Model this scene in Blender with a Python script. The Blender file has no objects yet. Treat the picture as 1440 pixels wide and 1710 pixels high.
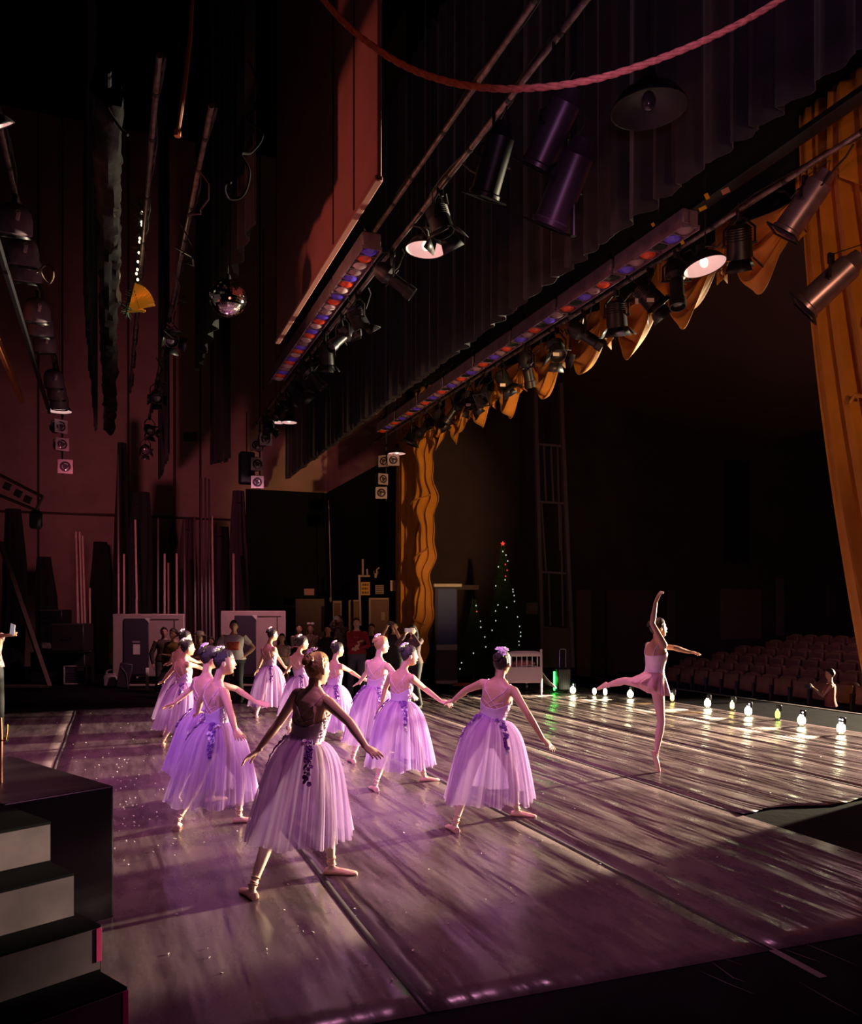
import bpy, bmesh, math, random
from mathutils import Vector, Matrix, Euler
from mathutils.bvhtree import BVHTree
from mathutils import noise as mnoise

random.seed(7)
SC = bpy.context.scene
COL = SC.collection
PI = math.pi
V = Vector

# ------------------------------------------------------------------ camera
FPX = 1400.0                    # focal length in pixels of a 1440 wide frame
TH = math.atan(535.0 / FPX)     # camera yaw from the stage's width axis (+Y) towards the house (+X)
CT, ST = math.cos(TH), math.sin(TH)
EYE = 1.8
HZ = 1020.0

cam_data = bpy.data.cameras.new('camera')
cam = bpy.data.objects.new('camera', cam_data)
COL.objects.link(cam)
cam.location = (0, 0, EYE)
cam.rotation_euler = (PI / 2, 0, -TH)
cam_data.sensor_fit = 'HORIZONTAL'
cam_data.sensor_width = 36.0
cam_data.lens = 36.0 * FPX / 1440.0
cam_data.shift_y = (HZ - 855.0) / 1440.0
cam_data.clip_start = 0.05
cam_data.clip_end = 200
SC.camera = cam

# ------------------------------------------------------------------ view, world
SC.view_settings.view_transform = 'Standard'
SC.view_settings.look = 'None'
SC.view_settings.exposure = 0.0
SC.view_settings.gamma = 1.0
SC.view_settings.use_curve_mapping = False
SC.cycles.max_bounces = 6
SC.cycles.transparent_max_bounces = 24
SC.cycles.sample_clamp_indirect = 3.0
SC.cycles.use_denoising = True
SC.cycles.caustics_reflective = False
SC.cycles.caustics_refractive = False
world = bpy.data.worlds.new('world')
SC.world = world
world.use_nodes = True
world.node_tree.nodes['Background'].inputs[0].default_value = (0.012, 0.008, 0.014, 1)
world.node_tree.nodes['Background'].inputs[1].default_value = 0.10


def cw(r, d, z=0.0):
    """camera-ground frame (right, depth) to world"""
    return V((r * CT + d * ST, d * CT - r * ST, z))


def P(px, py, d):
    """the world point at depth d on the line of sight of a photo pixel"""
    return cw((px - 720.0) / FPX * d, d, EYE - (py - HZ) / FPX * d)


def F(px, py, z=0.0):
    d = FPX * (EYE - z) / (py - HZ)
    return cw((px - 720.0) / FPX * d, d, z)


def cdir(deg):
    """unit ground vector at an angle from the camera's forward axis, positive to the right"""
    a = math.radians(deg)
    return cw(math.sin(a), math.cos(a), 0)


def on_far_wall(px, py, Y=29.9):
    """point of the plane y = Y seen at a photo pixel"""
    t = (px - 720.0) / FPX
    return P(px, py, Y / (CT - t * ST))


def on_batten(px, X):
    """Y of the point on the vertical plane x = X seen at photo column px"""
    d = FPX * X / CT / (px - 185.0)
    return (d - ST * X) / CT


# ------------------------------------------------------------------ lights
def spot(name, loc, target, energy, color, deg, blend=0.5, radius=0.1):
    l = bpy.data.lights.new(name, 'SPOT')
    l.energy = energy
    l.color = color
    l.spot_size = math.radians(deg)
    l.spot_blend = blend
    l.shadow_soft_size = radius
    o = bpy.data.objects.new(name, l)
    COL.objects.link(o)
    o.location = loc
    o.rotation_euler = (V(target) - V(loc)).to_track_quat('-Z', 'Y').to_euler()
    return o


def point(name, loc, energy, color, radius=0.1):
    l = bpy.data.lights.new(name, 'POINT')
    l.energy = energy
    l.color = color
    l.shadow_soft_size = radius
    o = bpy.data.objects.new(name, l)
    COL.objects.link(o)
    o.location = loc
    return o


# front-of-house light standing low at the back of the stalls
spot('front_of_house_spot', (25.0, 11.8, 2.9), (3.0, 9.8, 0.8), 122000, (1.0, 0.86, 0.55), 32, 0.6, 0.45)
spot('box_boom_spot', (21.0, 8.5, 4.4), (2.2, 9.5, 0.7), 4000, (1.0, 0.55, 0.55), 34, 0.6, 0.15)
# magenta / lavender wash from the electrics
MAG = (0.86, 0.26, 0.66)
LAV = (0.62, 0.28, 1.0)
spot('wash_from_near_electric', (3.0, 4.0, 5.5), (2.2, 6.4, 0), 400, (0.92, 0.34, 0.62), 84, 0.9, 0.2)
spot('wash_from_mid_electric', (3.0, 8.5, 5.5), (2.6, 9.3, 0), 620, MAG, 86, 0.9, 0.2)
spot('wash_from_far_electric', (3.0, 13.5, 5.5), (2.0, 13.2, 0), 560, MAG, 86, 0.9, 0.2)
spot('wash_upstage', (-0.9, 10.0, 5.5), (-0.6, 9.5, 0), 520, (0.95, 0.32, 0.55), 96, 0.9, 0.2)
spot('wash_over_soloist', (6.1, 9.0, 5.5), (6.6, 9.4, 0), 520, (0.95, 0.50, 0.55), 84, 0.9, 0.2)
spot('lavender_side_spot', (-3.6, 5.0, 3.4), (3.0, 9.2, 0.9), 820, LAV, 40, 0.8, 0.12)
spot('lavender_top_spot', (1.2, 3.4, 5.6), (2.3, 8.8, 0.4), 820, LAV, 44, 0.8, 0.12)
# dim red work light on the walls of the far wing
spot('red_wing_spot', (-0.6, 18.0, 3.6), (2.8, 30.0, 6.0), 560, (1.0, 0.27, 0.33), 84, 1.0, 0.3)
spot('red_panel_fill', (-2.6, 8.6, 3.6), (2.2, 8.3, 6.0), 330, (1.0, 0.24, 0.17), 46, 0.9, 0.2)  # added fill that reddens the panel in place of floor bounce
spot('red_rope_fill', (1.2, 0.6, 2.3), (2.4, 3.6, 5.0), 42, (1.0, 0.26, 0.16), 80, 0.8, 0.1)  # added upward fill that warms the rope, no fixture there
# amber on the gold house curtains from a side stand in the near wing
spot('amber_curtain_spot', (4.3, 1.4, 3.7), (7.0, 19.0, 4.4), 4600, (1.0, 0.56, 0.20), 22, 0.7, 0.1)
spot('amber_near_curtain_spot', (3.8, 1.0, 3.2), (7.0, 7.4, 5.2), 260, (1.0, 0.50, 0.20), 42, 0.8, 0.1)
# work light over the onlookers, and an added lavender fill that lifts the hanging cans
spot('wing_worklight', (3.4, 16.8, 5.4), (1.8, 20.6, 0.8), 620, (1.0, 0.45, 0.52), 76, 0.9, 0.15)
spot('lavender_rig_fill', (1.0, 1.4, 3.2), (4.0, 5.4, 6.6), 110, (0.80, 0.42, 0.90), 46, 0.8, 0.1)
# added dim fill that lifts the dark house, no fixture there
point('house_fill', (17.5, 15.5, 4.2), 38, (1.0, 0.52, 0.55), 0.3)

# ------------------------------------------------------------------ materials
MATS = {}


def mat(name, color, rough=0.6, metal=0.0, var=0.0, vscale=6.0, bump=0.0, bscale=40.0, emit=None, estr=0.0, spec=0.5, coat=0.0, sheen=0.0):
    if name in MATS:
        return MATS[name]
    m = bpy.data.materials.new(name)
    m.use_nodes = True
    nt = m.node_tree
    b = nt.nodes['Principled BSDF']
    b.inputs['Base Color'].default_value = (*color, 1)
    b.inputs['Roughness'].default_value = rough
    b.inputs['Metallic'].default_value = metal
    b.inputs['Specular IOR Level'].default_value = spec
    b.inputs['Coat Weight'].default_value = coat
    b.inputs['Sheen Weight'].default_value = sheen
    if emit:
        b.inputs['Emission Color'].default_value = (*emit, 1)
        b.inputs['Emission Strength'].default_value = estr
    tc = nt.nodes.new('ShaderNodeTexCoord')
    if var > 0:
        n = nt.nodes.new('ShaderNodeTexNoise')
        n.inputs['Scale'].default_value = vscale
        n.inputs['Detail'].default_value = 5
        nt.links.new(tc.outputs['Object'], n.inputs['Vector'])
        r = nt.nodes.new('ShaderNodeMapRange')
        r.inputs[1].default_value = 0.3
        r.inputs[2].default_value = 0.7
        r.inputs[3].default_value = 1 - var
        r.inputs[4].default_value = 1 + var
        nt.links.new(n.outputs['Fac'], r.inputs[0])
        mx = nt.nodes.new('ShaderNodeVectorMath')
        mx.operation = 'SCALE'
        mx.inputs[0].default_value = color
        nt.links.new(r.outputs[0], mx.inputs['Scale'])
        nt.links.new(mx.outputs[0], b.inputs['Base Color'])
    if bump > 0:
        n2 = nt.nodes.new('ShaderNodeTexNoise')
        n2.inputs['Scale'].default_value = bscale
        n2.inputs['Detail'].default_value = 4
        nt.links.new(tc.outputs['Object'], n2.inputs['Vector'])
        bp = nt.nodes.new('ShaderNodeBump')
        bp.inputs['Strength'].default_value = bump
        bp.inputs['Distance'].default_value = 0.02
        nt.links.new(n2.outputs['Fac'], bp.inputs['Height'])
        nt.links.new(bp.outputs[0], b.inputs['Normal'])
    MATS[name] = m
    return m


def marley_mat(name, color, rough, ripple=1.0):
    """vinyl dance floor: satin grey sheet with ripples along the roll and chalky scuffs"""
    m = bpy.data.materials.new(name)
    m.use_nodes = True
    nt = m.node_tree
    L = nt.links.new
    b = nt.nodes['Principled BSDF']
    g = nt.nodes.new('ShaderNodeNewGeometry')
    # long ripples parallel to the roll (Y)
    mp = nt.nodes.new('ShaderNodeMapping')
    mp.inputs['Scale'].default_value = (4.2, 0.62, 1.0)
    L(g.outputs['Position'], mp.inputs['Vector'])
    n1 = nt.nodes.new('ShaderNodeTexNoise')
    n1.inputs['Scale'].default_value = 1.0
    n1.inputs['Detail'].default_value = 2.5
    n1.inputs['Roughness'].default_value = 0.45
    n1.inputs['Distortion'].default_value = 0.3
    L(mp.outputs[0], n1.inputs['Vector'])
    n2 = nt.nodes.new('ShaderNodeTexNoise')
    n2.inputs['Scale'].default_value = 38
    n2.inputs['Detail'].default_value = 6
    L(g.outputs['Position'], n2.inputs['Vector'])
    b1 = nt.nodes.new('ShaderNodeBump')
    # ripples are stronger towards the audience, where the sheet lies loose
    sp = nt.nodes.new('ShaderNodeSeparateXYZ')
    L(g.outputs['Position'], sp.inputs[0])
    mr = nt.nodes.new('ShaderNodeMapRange')
    mr.inputs[1].default_value = -0.5
    mr.inputs[2].default_value = 4.5
    mr.inputs[3].default_value = 0.12 * ripple
    mr.inputs[4].default_value = 1.0 * ripple
    L(sp.outputs['X'], mr.inputs[0])
    L(mr.outputs[0], b1.inputs['Strength'])
    b1.inputs['Distance'].default_value = 0.075
    L(n1.outputs['Fac'], b1.inputs['Height'])
    b2 = nt.nodes.new('ShaderNodeBump')
    b2.inputs['Strength'].default_value = 0.06
    b2.inputs['Distance'].default_value = 0.01
    L(n2.outputs['Fac'], b2.inputs['Height'])
    L(b1.outputs[0], b2.inputs['Normal'])
    L(b2.outputs[0], b.inputs['Normal'])
    # scuffs: lighter chalk smears and roughness changes
    mp3 = nt.nodes.new('ShaderNodeMapping')
    mp3.inputs['Rotation'].default_value = (0, 0, 0.25)
    mp3.inputs['Scale'].default_value = (2.6, 0.9, 1.0)
    L(g.outputs['Position'], mp3.inputs['Vector'])
    n3 = nt.nodes.new('ShaderNodeTexNoise')
    n3.inputs['Scale'].default_value = 1.6
    n3.inputs['Detail'].default_value = 9
    n3.inputs['Roughness'].default_value = 0.68
    L(mp3.outputs[0], n3.inputs['Vector'])
    rp = nt.nodes.new('ShaderNodeValToRGB')
    rp.color_ramp.elements[0].position = 0.36
    rp.color_ramp.elements[0].color = (color[0] * 0.82, color[1] * 0.80, color[2] * 0.82, 1)
    rp.color_ramp.elements[1].position = 0.74
    rp.color_ramp.elements[1].color = (min(1, color[0] * 1.45), min(1, color[1] * 1.4), min(1, color[2] * 1.4), 1)
    L(n3.outputs['Fac'], rp.inputs[0])
    L(rp.outputs[0], b.inputs['Base Color'])
    r2 = nt.nodes.new('ShaderNodeMapRange')
    r2.inputs[1].default_value = 0.35
    r2.inputs[2].default_value = 0.7
    r2.inputs[3].default_value = rough - 0.06
    r2.inputs[4].default_value = rough + 0.14
    L(n3.outputs['Fac'], r2.inputs[0])
    L(r2.outputs[0], b.inputs['Roughness'])
    b.inputs['Specular IOR Level'].default_value = 0.75
    MATS[name] = m
    return m


def tulle_mat(name, color, alpha):
    m = bpy.data.materials.new(name)
    m.use_nodes = True
    nt = m.node_tree
    L = nt.links.new
    for n in list(nt.nodes):
        nt.nodes.remove(n)
    out = nt.nodes.new('ShaderNodeOutputMaterial')
    df = nt.nodes.new('ShaderNodeBsdfDiffuse')
    tl = nt.nodes.new('ShaderNodeBsdfTranslucent')
    tr = nt.nodes.new('ShaderNodeBsdfTransparent')
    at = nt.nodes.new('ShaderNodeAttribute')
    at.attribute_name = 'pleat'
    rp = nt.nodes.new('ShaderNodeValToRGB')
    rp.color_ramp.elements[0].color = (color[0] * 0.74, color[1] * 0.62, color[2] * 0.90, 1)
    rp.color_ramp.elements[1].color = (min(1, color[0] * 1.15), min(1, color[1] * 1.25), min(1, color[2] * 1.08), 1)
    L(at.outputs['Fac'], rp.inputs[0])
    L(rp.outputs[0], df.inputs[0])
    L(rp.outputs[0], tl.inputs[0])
    m1 = nt.nodes.new('ShaderNodeMixShader')
    m1.inputs[0].default_value = 0.42
    L(df.outputs[0], m1.inputs[1])
    L(tl.outputs[0], m1.inputs[2])
    # the stacked net gets denser where it gathers
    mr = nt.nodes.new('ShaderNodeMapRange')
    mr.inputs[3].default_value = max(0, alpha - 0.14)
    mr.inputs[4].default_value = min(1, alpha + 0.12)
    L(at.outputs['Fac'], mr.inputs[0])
    m2 = nt.nodes.new('ShaderNodeMixShader')
    L(mr.outputs[0], m2.inputs[0])
    L(tr.outputs[0], m2.inputs[1])
    L(m1.outputs[0], m2.inputs[2])
    L(m2.outputs[0], out.inputs[0])
    MATS[name] = m
    return m


# ------------------------------------------------------------------ mesh builder
def frame(axis, hint=V((0, 0, 1))):
    a = V(axis).normalized()
    h = V(hint)
    if abs(a.dot(h.normalized())) > 0.97:
        h = V((1, 0, 0)) if abs(a.x) < 0.9 else V((0, 1, 0))
    x = h.cross(a).normalized()
    y = a.cross(x).normalized()
    return x, y, a


class MB:
    def __init__(self):
        self.v = []
        self.f = []
        self.m = []
        self.cm = 0

    def add(self, vs, fs):
        o = len(self.v)
        self.v.extend([tuple(p) for p in vs])
        for f in fs:
            self.f.append(tuple(i + o for i in f))
            self.m.append(self.cm)
        return self

    def box(self, c, size, R=None, bev=0.0):
        c = V(c)
        hx, hy, hz = size[0] / 2, size[1] / 2, size[2] / 2
        b = min(bev, hx * 0.9, hy * 0.9, hz * 0.9)
        M = R if R is not None else Matrix.Identity(3)
        if b <= 0:
            vs = [c + M @ V((x * hx, y * hy, z * hz)) for x in (-1, 1) for y in (-1, 1) for z in (-1, 1)]
            fs = [(0, 1, 3, 2), (4, 6, 7, 5), (0, 4, 5, 1), (2, 3, 7, 6), (0, 2, 6, 4), (1, 5, 7, 3)]
            return self.add(vs, fs)
        bm = bmesh.new()
        for x in (-1, 1):
            for y in (-1, 1):
                for z in (-1, 1):
                    bm.verts.new((x * (hx - b), y * (hy - b), z * hz))
                    bm.verts.new((x * (hx - b), y * hy, z * (hz - b)))
                    bm.verts.new((x * hx, y * (hy - b), z * (hz - b)))
        bmesh.ops.convex_hull(bm, input=bm.verts)
        bmesh.ops.dissolve_limit(bm, angle_limit=0.02, verts=bm.verts, edges=bm.edges)
        bm.verts.index_update()
        self.add([c + M @ v.co for v in bm.verts], [[v.index for v in f.verts] for f in bm.faces])
        bm.free()
        return self

    def loft(self, rings, cap=True, closed=True):
        n = len(rings[0])
        vs = [p for r in rings for p in r]
        fs = []
        for i in range(len(rings) - 1):
            for j in range(n if closed else n - 1):
                k = (j + 1) % n
                fs.append((i * n + j, i * n + k, (i + 1) * n + k, (i + 1) * n + j))
        if cap and closed:
            fs.append(tuple(reversed(range(n))))
            fs.append(tuple((len(rings) - 1) * n + j for j in range(n)))
        return self.add(vs, fs)

    def tube(self, pts, r, n=10, cap=True, flat=1.0, hint=V((0, 0, 1)), round_ends=False):
        pts = [V(p) for p in pts]
        rs = list(r) if hasattr(r, '__len__') else [r] * len(pts)
        if round_ends:
            d0 = (pts[0] - pts[1]).normalized()
            d1 = (pts[-1] - pts[-2]).normalized()
            pts = [pts[0] + d0 * rs[0] * 0.8, pts[0] + d0 * rs[0] * 0.45] + pts + [pts[-1] + d1 * rs[-1] * 0.45, pts[-1] + d1 * rs[-1] * 0.8]
            rs = [rs[0] * 0.35, rs[0] * 0.85] + rs + [rs[-1] * 0.85, rs[-1] * 0.35]
        rings = []
        x = None
        for i, p in enumerate(pts):
            if i == 0:
                t = pts[1] - pts[0]
            elif i == len(pts) - 1:
                t = pts[-1] - pts[-2]
            else:
                t = (pts[i + 1] - pts[i]).normalized() + (pts[i] - pts[i - 1]).normalized()
            if t.length < 1e-9:
                t = V((0, 0, 1))
            t.normalize()
            if x is None:
                x, y, _ = frame(t, hint)
            else:
                x = (x - t * x.dot(t))
                x = x.normalized() if x.length > 1e-6 else frame(t, hint)[0]
                y = t.cross(x).normalized()
            rings.append([p + x * math.cos(a) * rs[i] + y * math.sin(a) * rs[i] * flat for a in [2 * PI * j / n for j in range(n)]])
        return self.loft(rings, cap)

    def lathe(self, prof, c=(0, 0, 0), axis=(0, 0, 1), n=24, cap=False):
        x, y, a = frame(axis)
        c = V(c)
        rings = [[c + a * h + (x * math.cos(t) + y * math.sin(t)) * max(r, 1e-5) for t in [2 * PI * j / n for j in range(n)]] for r, h in prof]
        return self.loft(rings, cap)

    def ell(self, c, rx, ry, rz, R=None, n=16, m=10):
        c = V(c)
        M = R if R is not None else Matrix.Identity(3)
        rings = []
        for i in range(m + 1):
            t = -PI / 2 + PI * i / m
            t = max(-PI / 2 + 0.06, min(PI / 2 - 0.06, t))
            rings.append([c + M @ V((math.cos(t) * math.cos(a) * rx, math.cos(t) * math.sin(a) * ry, math.sin(t) * rz)) for a in [2 * PI * j / n for j in range(n)]])
        return self.loft(rings, True)

    def quad(self, a, b, c, d):
        return self.add([a, b, c, d], [(0, 1, 2, 3)])

    def grid(self, rows):
        """open sheet from rows of points"""
        n = len(rows[0])
        vs = [p for r in rows for p in r]
        fs = [(i * n + j, i * n + j + 1, (i + 1) * n + j + 1, (i + 1) * n + j) for i in range(len(rows) - 1) for j in range(n - 1)]
        return self.add(vs, fs)

    def mesh(self, name, mats, smooth=True):
        me = bpy.data.meshes.new(name)
        me.from_pydata(self.v, [], self.f)
        if not isinstance(mats, (list, tuple)):
            mats = [mats]
        for m in mats:
            me.materials.append(m)
        if len(mats) > 1:
            me.polygons.foreach_set('material_index', self.m)
        if smooth:
            me.polygons.foreach_set('use_smooth', [True] * len(me.polygons))
            try:
                me.set_sharp_from_angle(angle=math.radians(38))
            except Exception:
                pass
        me.update()
        return me

    def build(self, name, mats, parent=None, smooth=True, loc=None):
        me = self.mesh(name, mats, smooth)
        o = bpy.data.objects.new(name, me)
        COL.objects.link(o)
        if loc is not None:
            o.location = loc
        if parent:
            o.parent = parent
        return o


def tag(o, label, cat, group=None, kind=None):
    if label:
        o['label'] = label
    if cat:
        o['category'] = cat
    if group:
        o['group'] = group
    if kind:
        o['kind'] = kind
    return o


def thing(name, label, cat, loc=(0, 0, 0), rot=(0, 0, 0), group=None):
    o = bpy.data.objects.new(name, None)
    o.empty_display_size = 0.1
    COL.objects.link(o)
    o.location = loc
    o.rotation_euler = rot
    return tag(o, label, cat, group)


def kids(o):
    return [c for c in bpy.data.objects if c.parent == o]


KIDMAP = {}


def copy_tree(o, parent=None, tree=None):
    """copy a thing with its parts and sub-parts"""
    if tree is None:
        tree = {}
        for c in bpy.data.objects:
            if c.parent:
                tree.setdefault(c.parent.name, []).append(c)
    c = o.copy()
    COL.objects.link(c)
    c.parent = parent
    for ch in tree.get(o.name, []):
        copy_tree(ch, c, tree)
    return c


def struct(name, mb, m, smooth=False, label=None):
    o = mb.build(name, m, None, smooth)
    o['kind'] = 'structure'
    if label:
        o['label'] = label
    return o


def solid(o, t, offset=0.0):
    md = o.modifiers.new('thickness', 'SOLIDIFY')
    md.thickness = t
    md.offset = offset
    return o
# ================================================================== THE STAGE HOUSE
FLOORB = mat('black_stage_floor', (0.009, 0.007, 0.011), 0.6, var=0.35, vscale=2.2, bump=0.2, bscale=9, spec=0.03)
WALLP = mat('pink_beige_plaster', (0.48, 0.29, 0.26), 0.85, var=0.12, vscale=1.2, bump=0.08, bscale=30)
WALLK = mat('black_painted_wall', (0.006, 0.005, 0.010), 0.8, var=0.2, vscale=2, spec=0.15)
WALLH = mat('plum_house_wall', (0.050, 0.026, 0.032), 0.8, var=0.2, vscale=1.1)
CEIL = mat('black_ceiling', (0.010, 0.008, 0.010), 0.9)
BLACKM = mat('black_metal', (0.022, 0.019, 0.026), 0.42, metal=0.4, var=0.2, vscale=12)
GREYM = mat('worn_pipe_steel', (0.28, 0.20, 0.20), 0.42, metal=0.7, var=0.5, vscale=14)
DRAPE = mat('black_velour', (0.006, 0.006, 0.008), 0.9, var=0.2, vscale=5, sheen=0.05)
GOLD = mat('gold_velour', (0.62, 0.24, 0.020), 0.62, var=0.12, vscale=3, bump=0.1, bscale=70, sheen=0.15)
WOODO = mat('orange_timber', (0.50, 0.15, 0.06), 0.55, var=0.25, vscale=8)
WHITEP = mat('off_white_paint', (0.66, 0.55, 0.52), 0.5, var=0.06)

XW, YF = 7.4, 30.0


def slab(name, x0, x1, y0, y1, z0, z1, m):
    b = MB()
    b.box(((x0 + x1) / 2, (y0 + y1) / 2, (z0 + z1) / 2), (x1 - x0, y1 - y0, z1 - z0))
    return struct(name, b, m)


slab('floor', -9, 12.2, -4, 30.4, -0.9, 0.0, FLOORB)
slab('ceiling', -9, XW + 0.4, -4.4, 30.4, 18.0, 18.3, CEIL)
slab('ceiling_of_house', XW + 0.4, 40, -4.4, 30.4, 12.0, 12.3, CEIL)
slab('wall_back', -9.3, -9.0, -4.4, 30.4, -0.9, 18, WALLK)
slab('wall_near', -9, 40, -4.4, -4.0, -0.9, 18, WALLK)
# far side wall: pink plaster with painted-black lower zone towards the proscenium
slab('wall_far', -9, XW + 0.4, YF, YF + 0.4, 0, 18, WALLP)
slab('trim_1', 4.45, XW, YF - 0.05, YF, 0, 6.1, WALLK)
# proscenium wall beyond the opening
slab('wall_proscenium', XW, XW + 0.4, 21.2, YF, 0, 18, WALLP)
slab('trim_2', XW - 0.05, XW, 21.2, YF - 0.05, 0, 6.1, WALLK)
slab('trim_3', XW - 0.02, XW + 0.42, 20.7, 21.2, 0, 18, WALLK)
slab('wall_proscenium_near', XW, XW + 0.4, -4, 5.2, 0, 18, WALLK)
slab('wall_header', XW, XW + 0.4, 5.2, 20.7, 7.4, 18, WALLK)
# vertical joints of the plaster bays
for i, x in enumerate((-4.5, -2.2, 0.55, 2.9)):
    slab('trim_%d' % (4 + i), x - 0.035, x + 0.035, YF - 0.03, YF, 0, 18, mat('dark_joint', (0.05, 0.025, 0.025), 0.8))
slab('trim_8', -6.5, 4.45, YF - 0.08, YF, 4.95, 5.02, mat('dark_joint', (0.05, 0.025, 0.025)))
# the house (auditorium)
slab('floor_house', 12.2, 40, -4, 25.4, -0.95, -0.75, mat('dark_carpet', (0.03, 0.016, 0.02), 0.95, var=0.3))
slab('wall_house_far', XW + 0.4, 40, 24.6, 25.0, -0.9, 12, WALLH)
slab('wall_house_back', 39.6, 40, -4, 25, -0.9, 12, WALLK)
b = MB()
b.add([(12.0, 0, 9.6), (12.0, 24.6, 9.6), (22.0, 24.6, 7.8), (22.0, 0, 7.8), (12.0, 0, 9.8), (12.0, 24.6, 9.8), (22.0, 24.6, 8.0), (22.0, 0, 8.0)],
      [(0, 1, 2, 3), (4, 7, 6, 5), (0, 4, 5, 1), (1, 5, 6, 2), (2, 6, 7, 3), (3, 7, 4, 0)])
struct('ceiling_house', b, mat('brown_soffit', (0.10, 0.045, 0.035), 0.85))
slab('trim_9', 12.14, 12.22, 0, 24.6, -0.02, 0.012, mat('lip_metal', (0.30, 0.24, 0.26), 0.4, metal=0.6))
# raked steps of the seating
for i in range(7):
    slab('floor_tier_%d' % (i + 1), 14.2 + 1.0 * i, 15.2 + 1.0 * i, 6, 24.5, -0.75, -0.60 + 0.16 * i, mat('dark_carpet', (0.03, 0.016, 0.02)))

# faint panels and pilasters on the house side wall
def house_panel(px0, px1, py0, py1, label, c, name='wall_panel', Y=24.55):
    def at(px):
        t = (px - 720) / FPX
        # ray r = t*d ; Y = d*CT - r*ST
        d = Y / (CT - t * ST)
        return cw(t * d, d).x, d
    xa, da = at(px0)
    xb, db = at(px1)
    dm = (da + db) / 2
    z1 = EYE - (py0 - HZ) / FPX * dm
    z0 = EYE - (py1 - HZ) / FPX * dm
    b = MB()
    b.box(((xa + xb) / 2, Y, (z0 + z1) / 2), (xb - xa, 0.10, z1 - z0), bev=0.02)
    tag(b.build(name, c), label, 'wall panel', None)


PANL = mat('mauve_panel', (0.16, 0.085, 0.09), 0.8, var=0.1)
PAND = mat('dim_plum_panel', (0.085, 0.045, 0.055), 0.8, var=0.1)
house_panel(1204, 1271, 983, 1068, 'pale mauve square panel on the house side wall, above the seats', PANL)
house_panel(1297, 1309, 965, 1062, 'thin upright strip right of the square panel on the house wall', PANL)
house_panel(1382, 1396, 980, 1032, 'short upright strip beside the gold curtain on the house wall', PAND)
house_panel(1114, 1128, 985, 1072, 'upright strip just right of the soloist raised hand', PAND)
house_panel(962, 986, 985, 1130, 'upright mauve strip right of the tall slatted frame', PANL)
house_panel(1012, 1090, 985, 1128, 'wide dim panel behind the soloist', PAND)
house_panel(1210, 1250, 770, 940, 'tall blue-black recess panel high on the house wall', mat('blue_black', (0.010, 0.010, 0.026), 0.8), 'recess_panel')

# ------------------------------------------------------------------ marley rolls
MAR = marley_mat('grey_marley', (0.135, 0.096, 0.106), 0.25, 1.0)
seams = [-4.46, -2.53, -0.60, 1.33, 3.26, 5.19, 7.12, 9.05, 10.35]
strips = [('grey dance mat strip farthest upstage, at the left edge of the photo', 3.55, 16.4),
          ('second grey dance mat strip from the left, behind the black stairs', 3.55, 16.4),
          ('third grey dance mat strip, running beside the black stairs', 3.50, 16.5),
          ('fourth grey dance mat strip, under the blonde dancer', 3.50, 16.5),
          ('fifth grey dance mat strip, ends in front with a peeling tape strip', 3.50, 16.6),
          ('sixth grey dance mat strip, its near end cut back and curled', 5.95, 17.0),
          ('grey dance mat strip between the soloist and the footlights', 6.05, 17.6),
          ('narrow outermost dance mat strip on which the footlights stand', 6.10, 18.2)]
for (lb, y0, y1), x0, x1 in zip(strips, seams, seams[1:]):
    b = MB()
    nx, ny = 12, 60
    rows = []
    rnd = random.Random(int(x0 * 10))
    for i in range(ny + 1):
        y = y0 + (y1 - y0) * i / ny
        row = []
        for j in range(nx + 1):
            x = x0 + 0.004 + (x1 - x0 - 0.008) * j / nx
            z = 0.004
            if x0 > 5:      # loose near end lifts a little
                z += 0.018 * math.exp(-((y - y0) / 0.16) ** 2) * (0.4 + 0.6 * math.sin(j * 1.3 + x0) ** 2)
                yy = y + 0.06 * math.sin(j * 0.9 + x0) * math.exp(-((y - y0) / 0.4) ** 2)
            else:
                yy = y
            row.append((x, yy, z))
        rows.append(row)
    b.grid(rows)
    o = b.build('dance_mat', MAR)
    solid(o, 0.0035, -1)
    tag(o, lb, 'dance mat', None)

# tape along the seams and the patch strip on the black floor
TAPE = mat('dark_grey_tape', (0.045, 0.032, 0.040), 0.5)
for i, x in enumerate(seams[1:-1]):
    b = MB()
    y0 = 3.5 if x < 4 else 6.0
    pts = [(x + 0.006 * math.sin(k * 0.7 + i), y0 + (16.4 - y0) * k / 40, 0) for k in range(41)]
    rows = [[(p[0] - 0.021, p[1], 0.0048), (p[0], p[1], 0.0062), (p[0] + 0.021, p[1], 0.0048)] for p in pts]
    b.grid(rows)
    o = b.build('seam_tape', TAPE)
    solid(o, 0.0012, 1)
    tag(o, ['dark tape on the seam at the left edge of the floor', 'dark tape seam passing by the upper left corner of the black stairs',
            'dark tape seam under the skirt of the blonde dancer', 'dark tape seam under the dancer with arms wide',
            'dark tape seam running past the tip of the soloist shoe', 'dark tape seam beyond the soloist, second from the footlights', 'dark tape seam closest to the footlights'][i], 'tape')
b = MB()
b.box((3.27, 3.36, 0.004), (0.05, 0.42, 0.003), Matrix.Rotation(-0.03, 3, 'Z'), 0.001)
tag(b.build('tape_strip', mat('grey_tape', (0.22, 0.17, 0.18), 0.5)), 'loose grey tape strip sticking out onto the black floor', 'tape')
b = MB()
rnd = random.Random(3)
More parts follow.
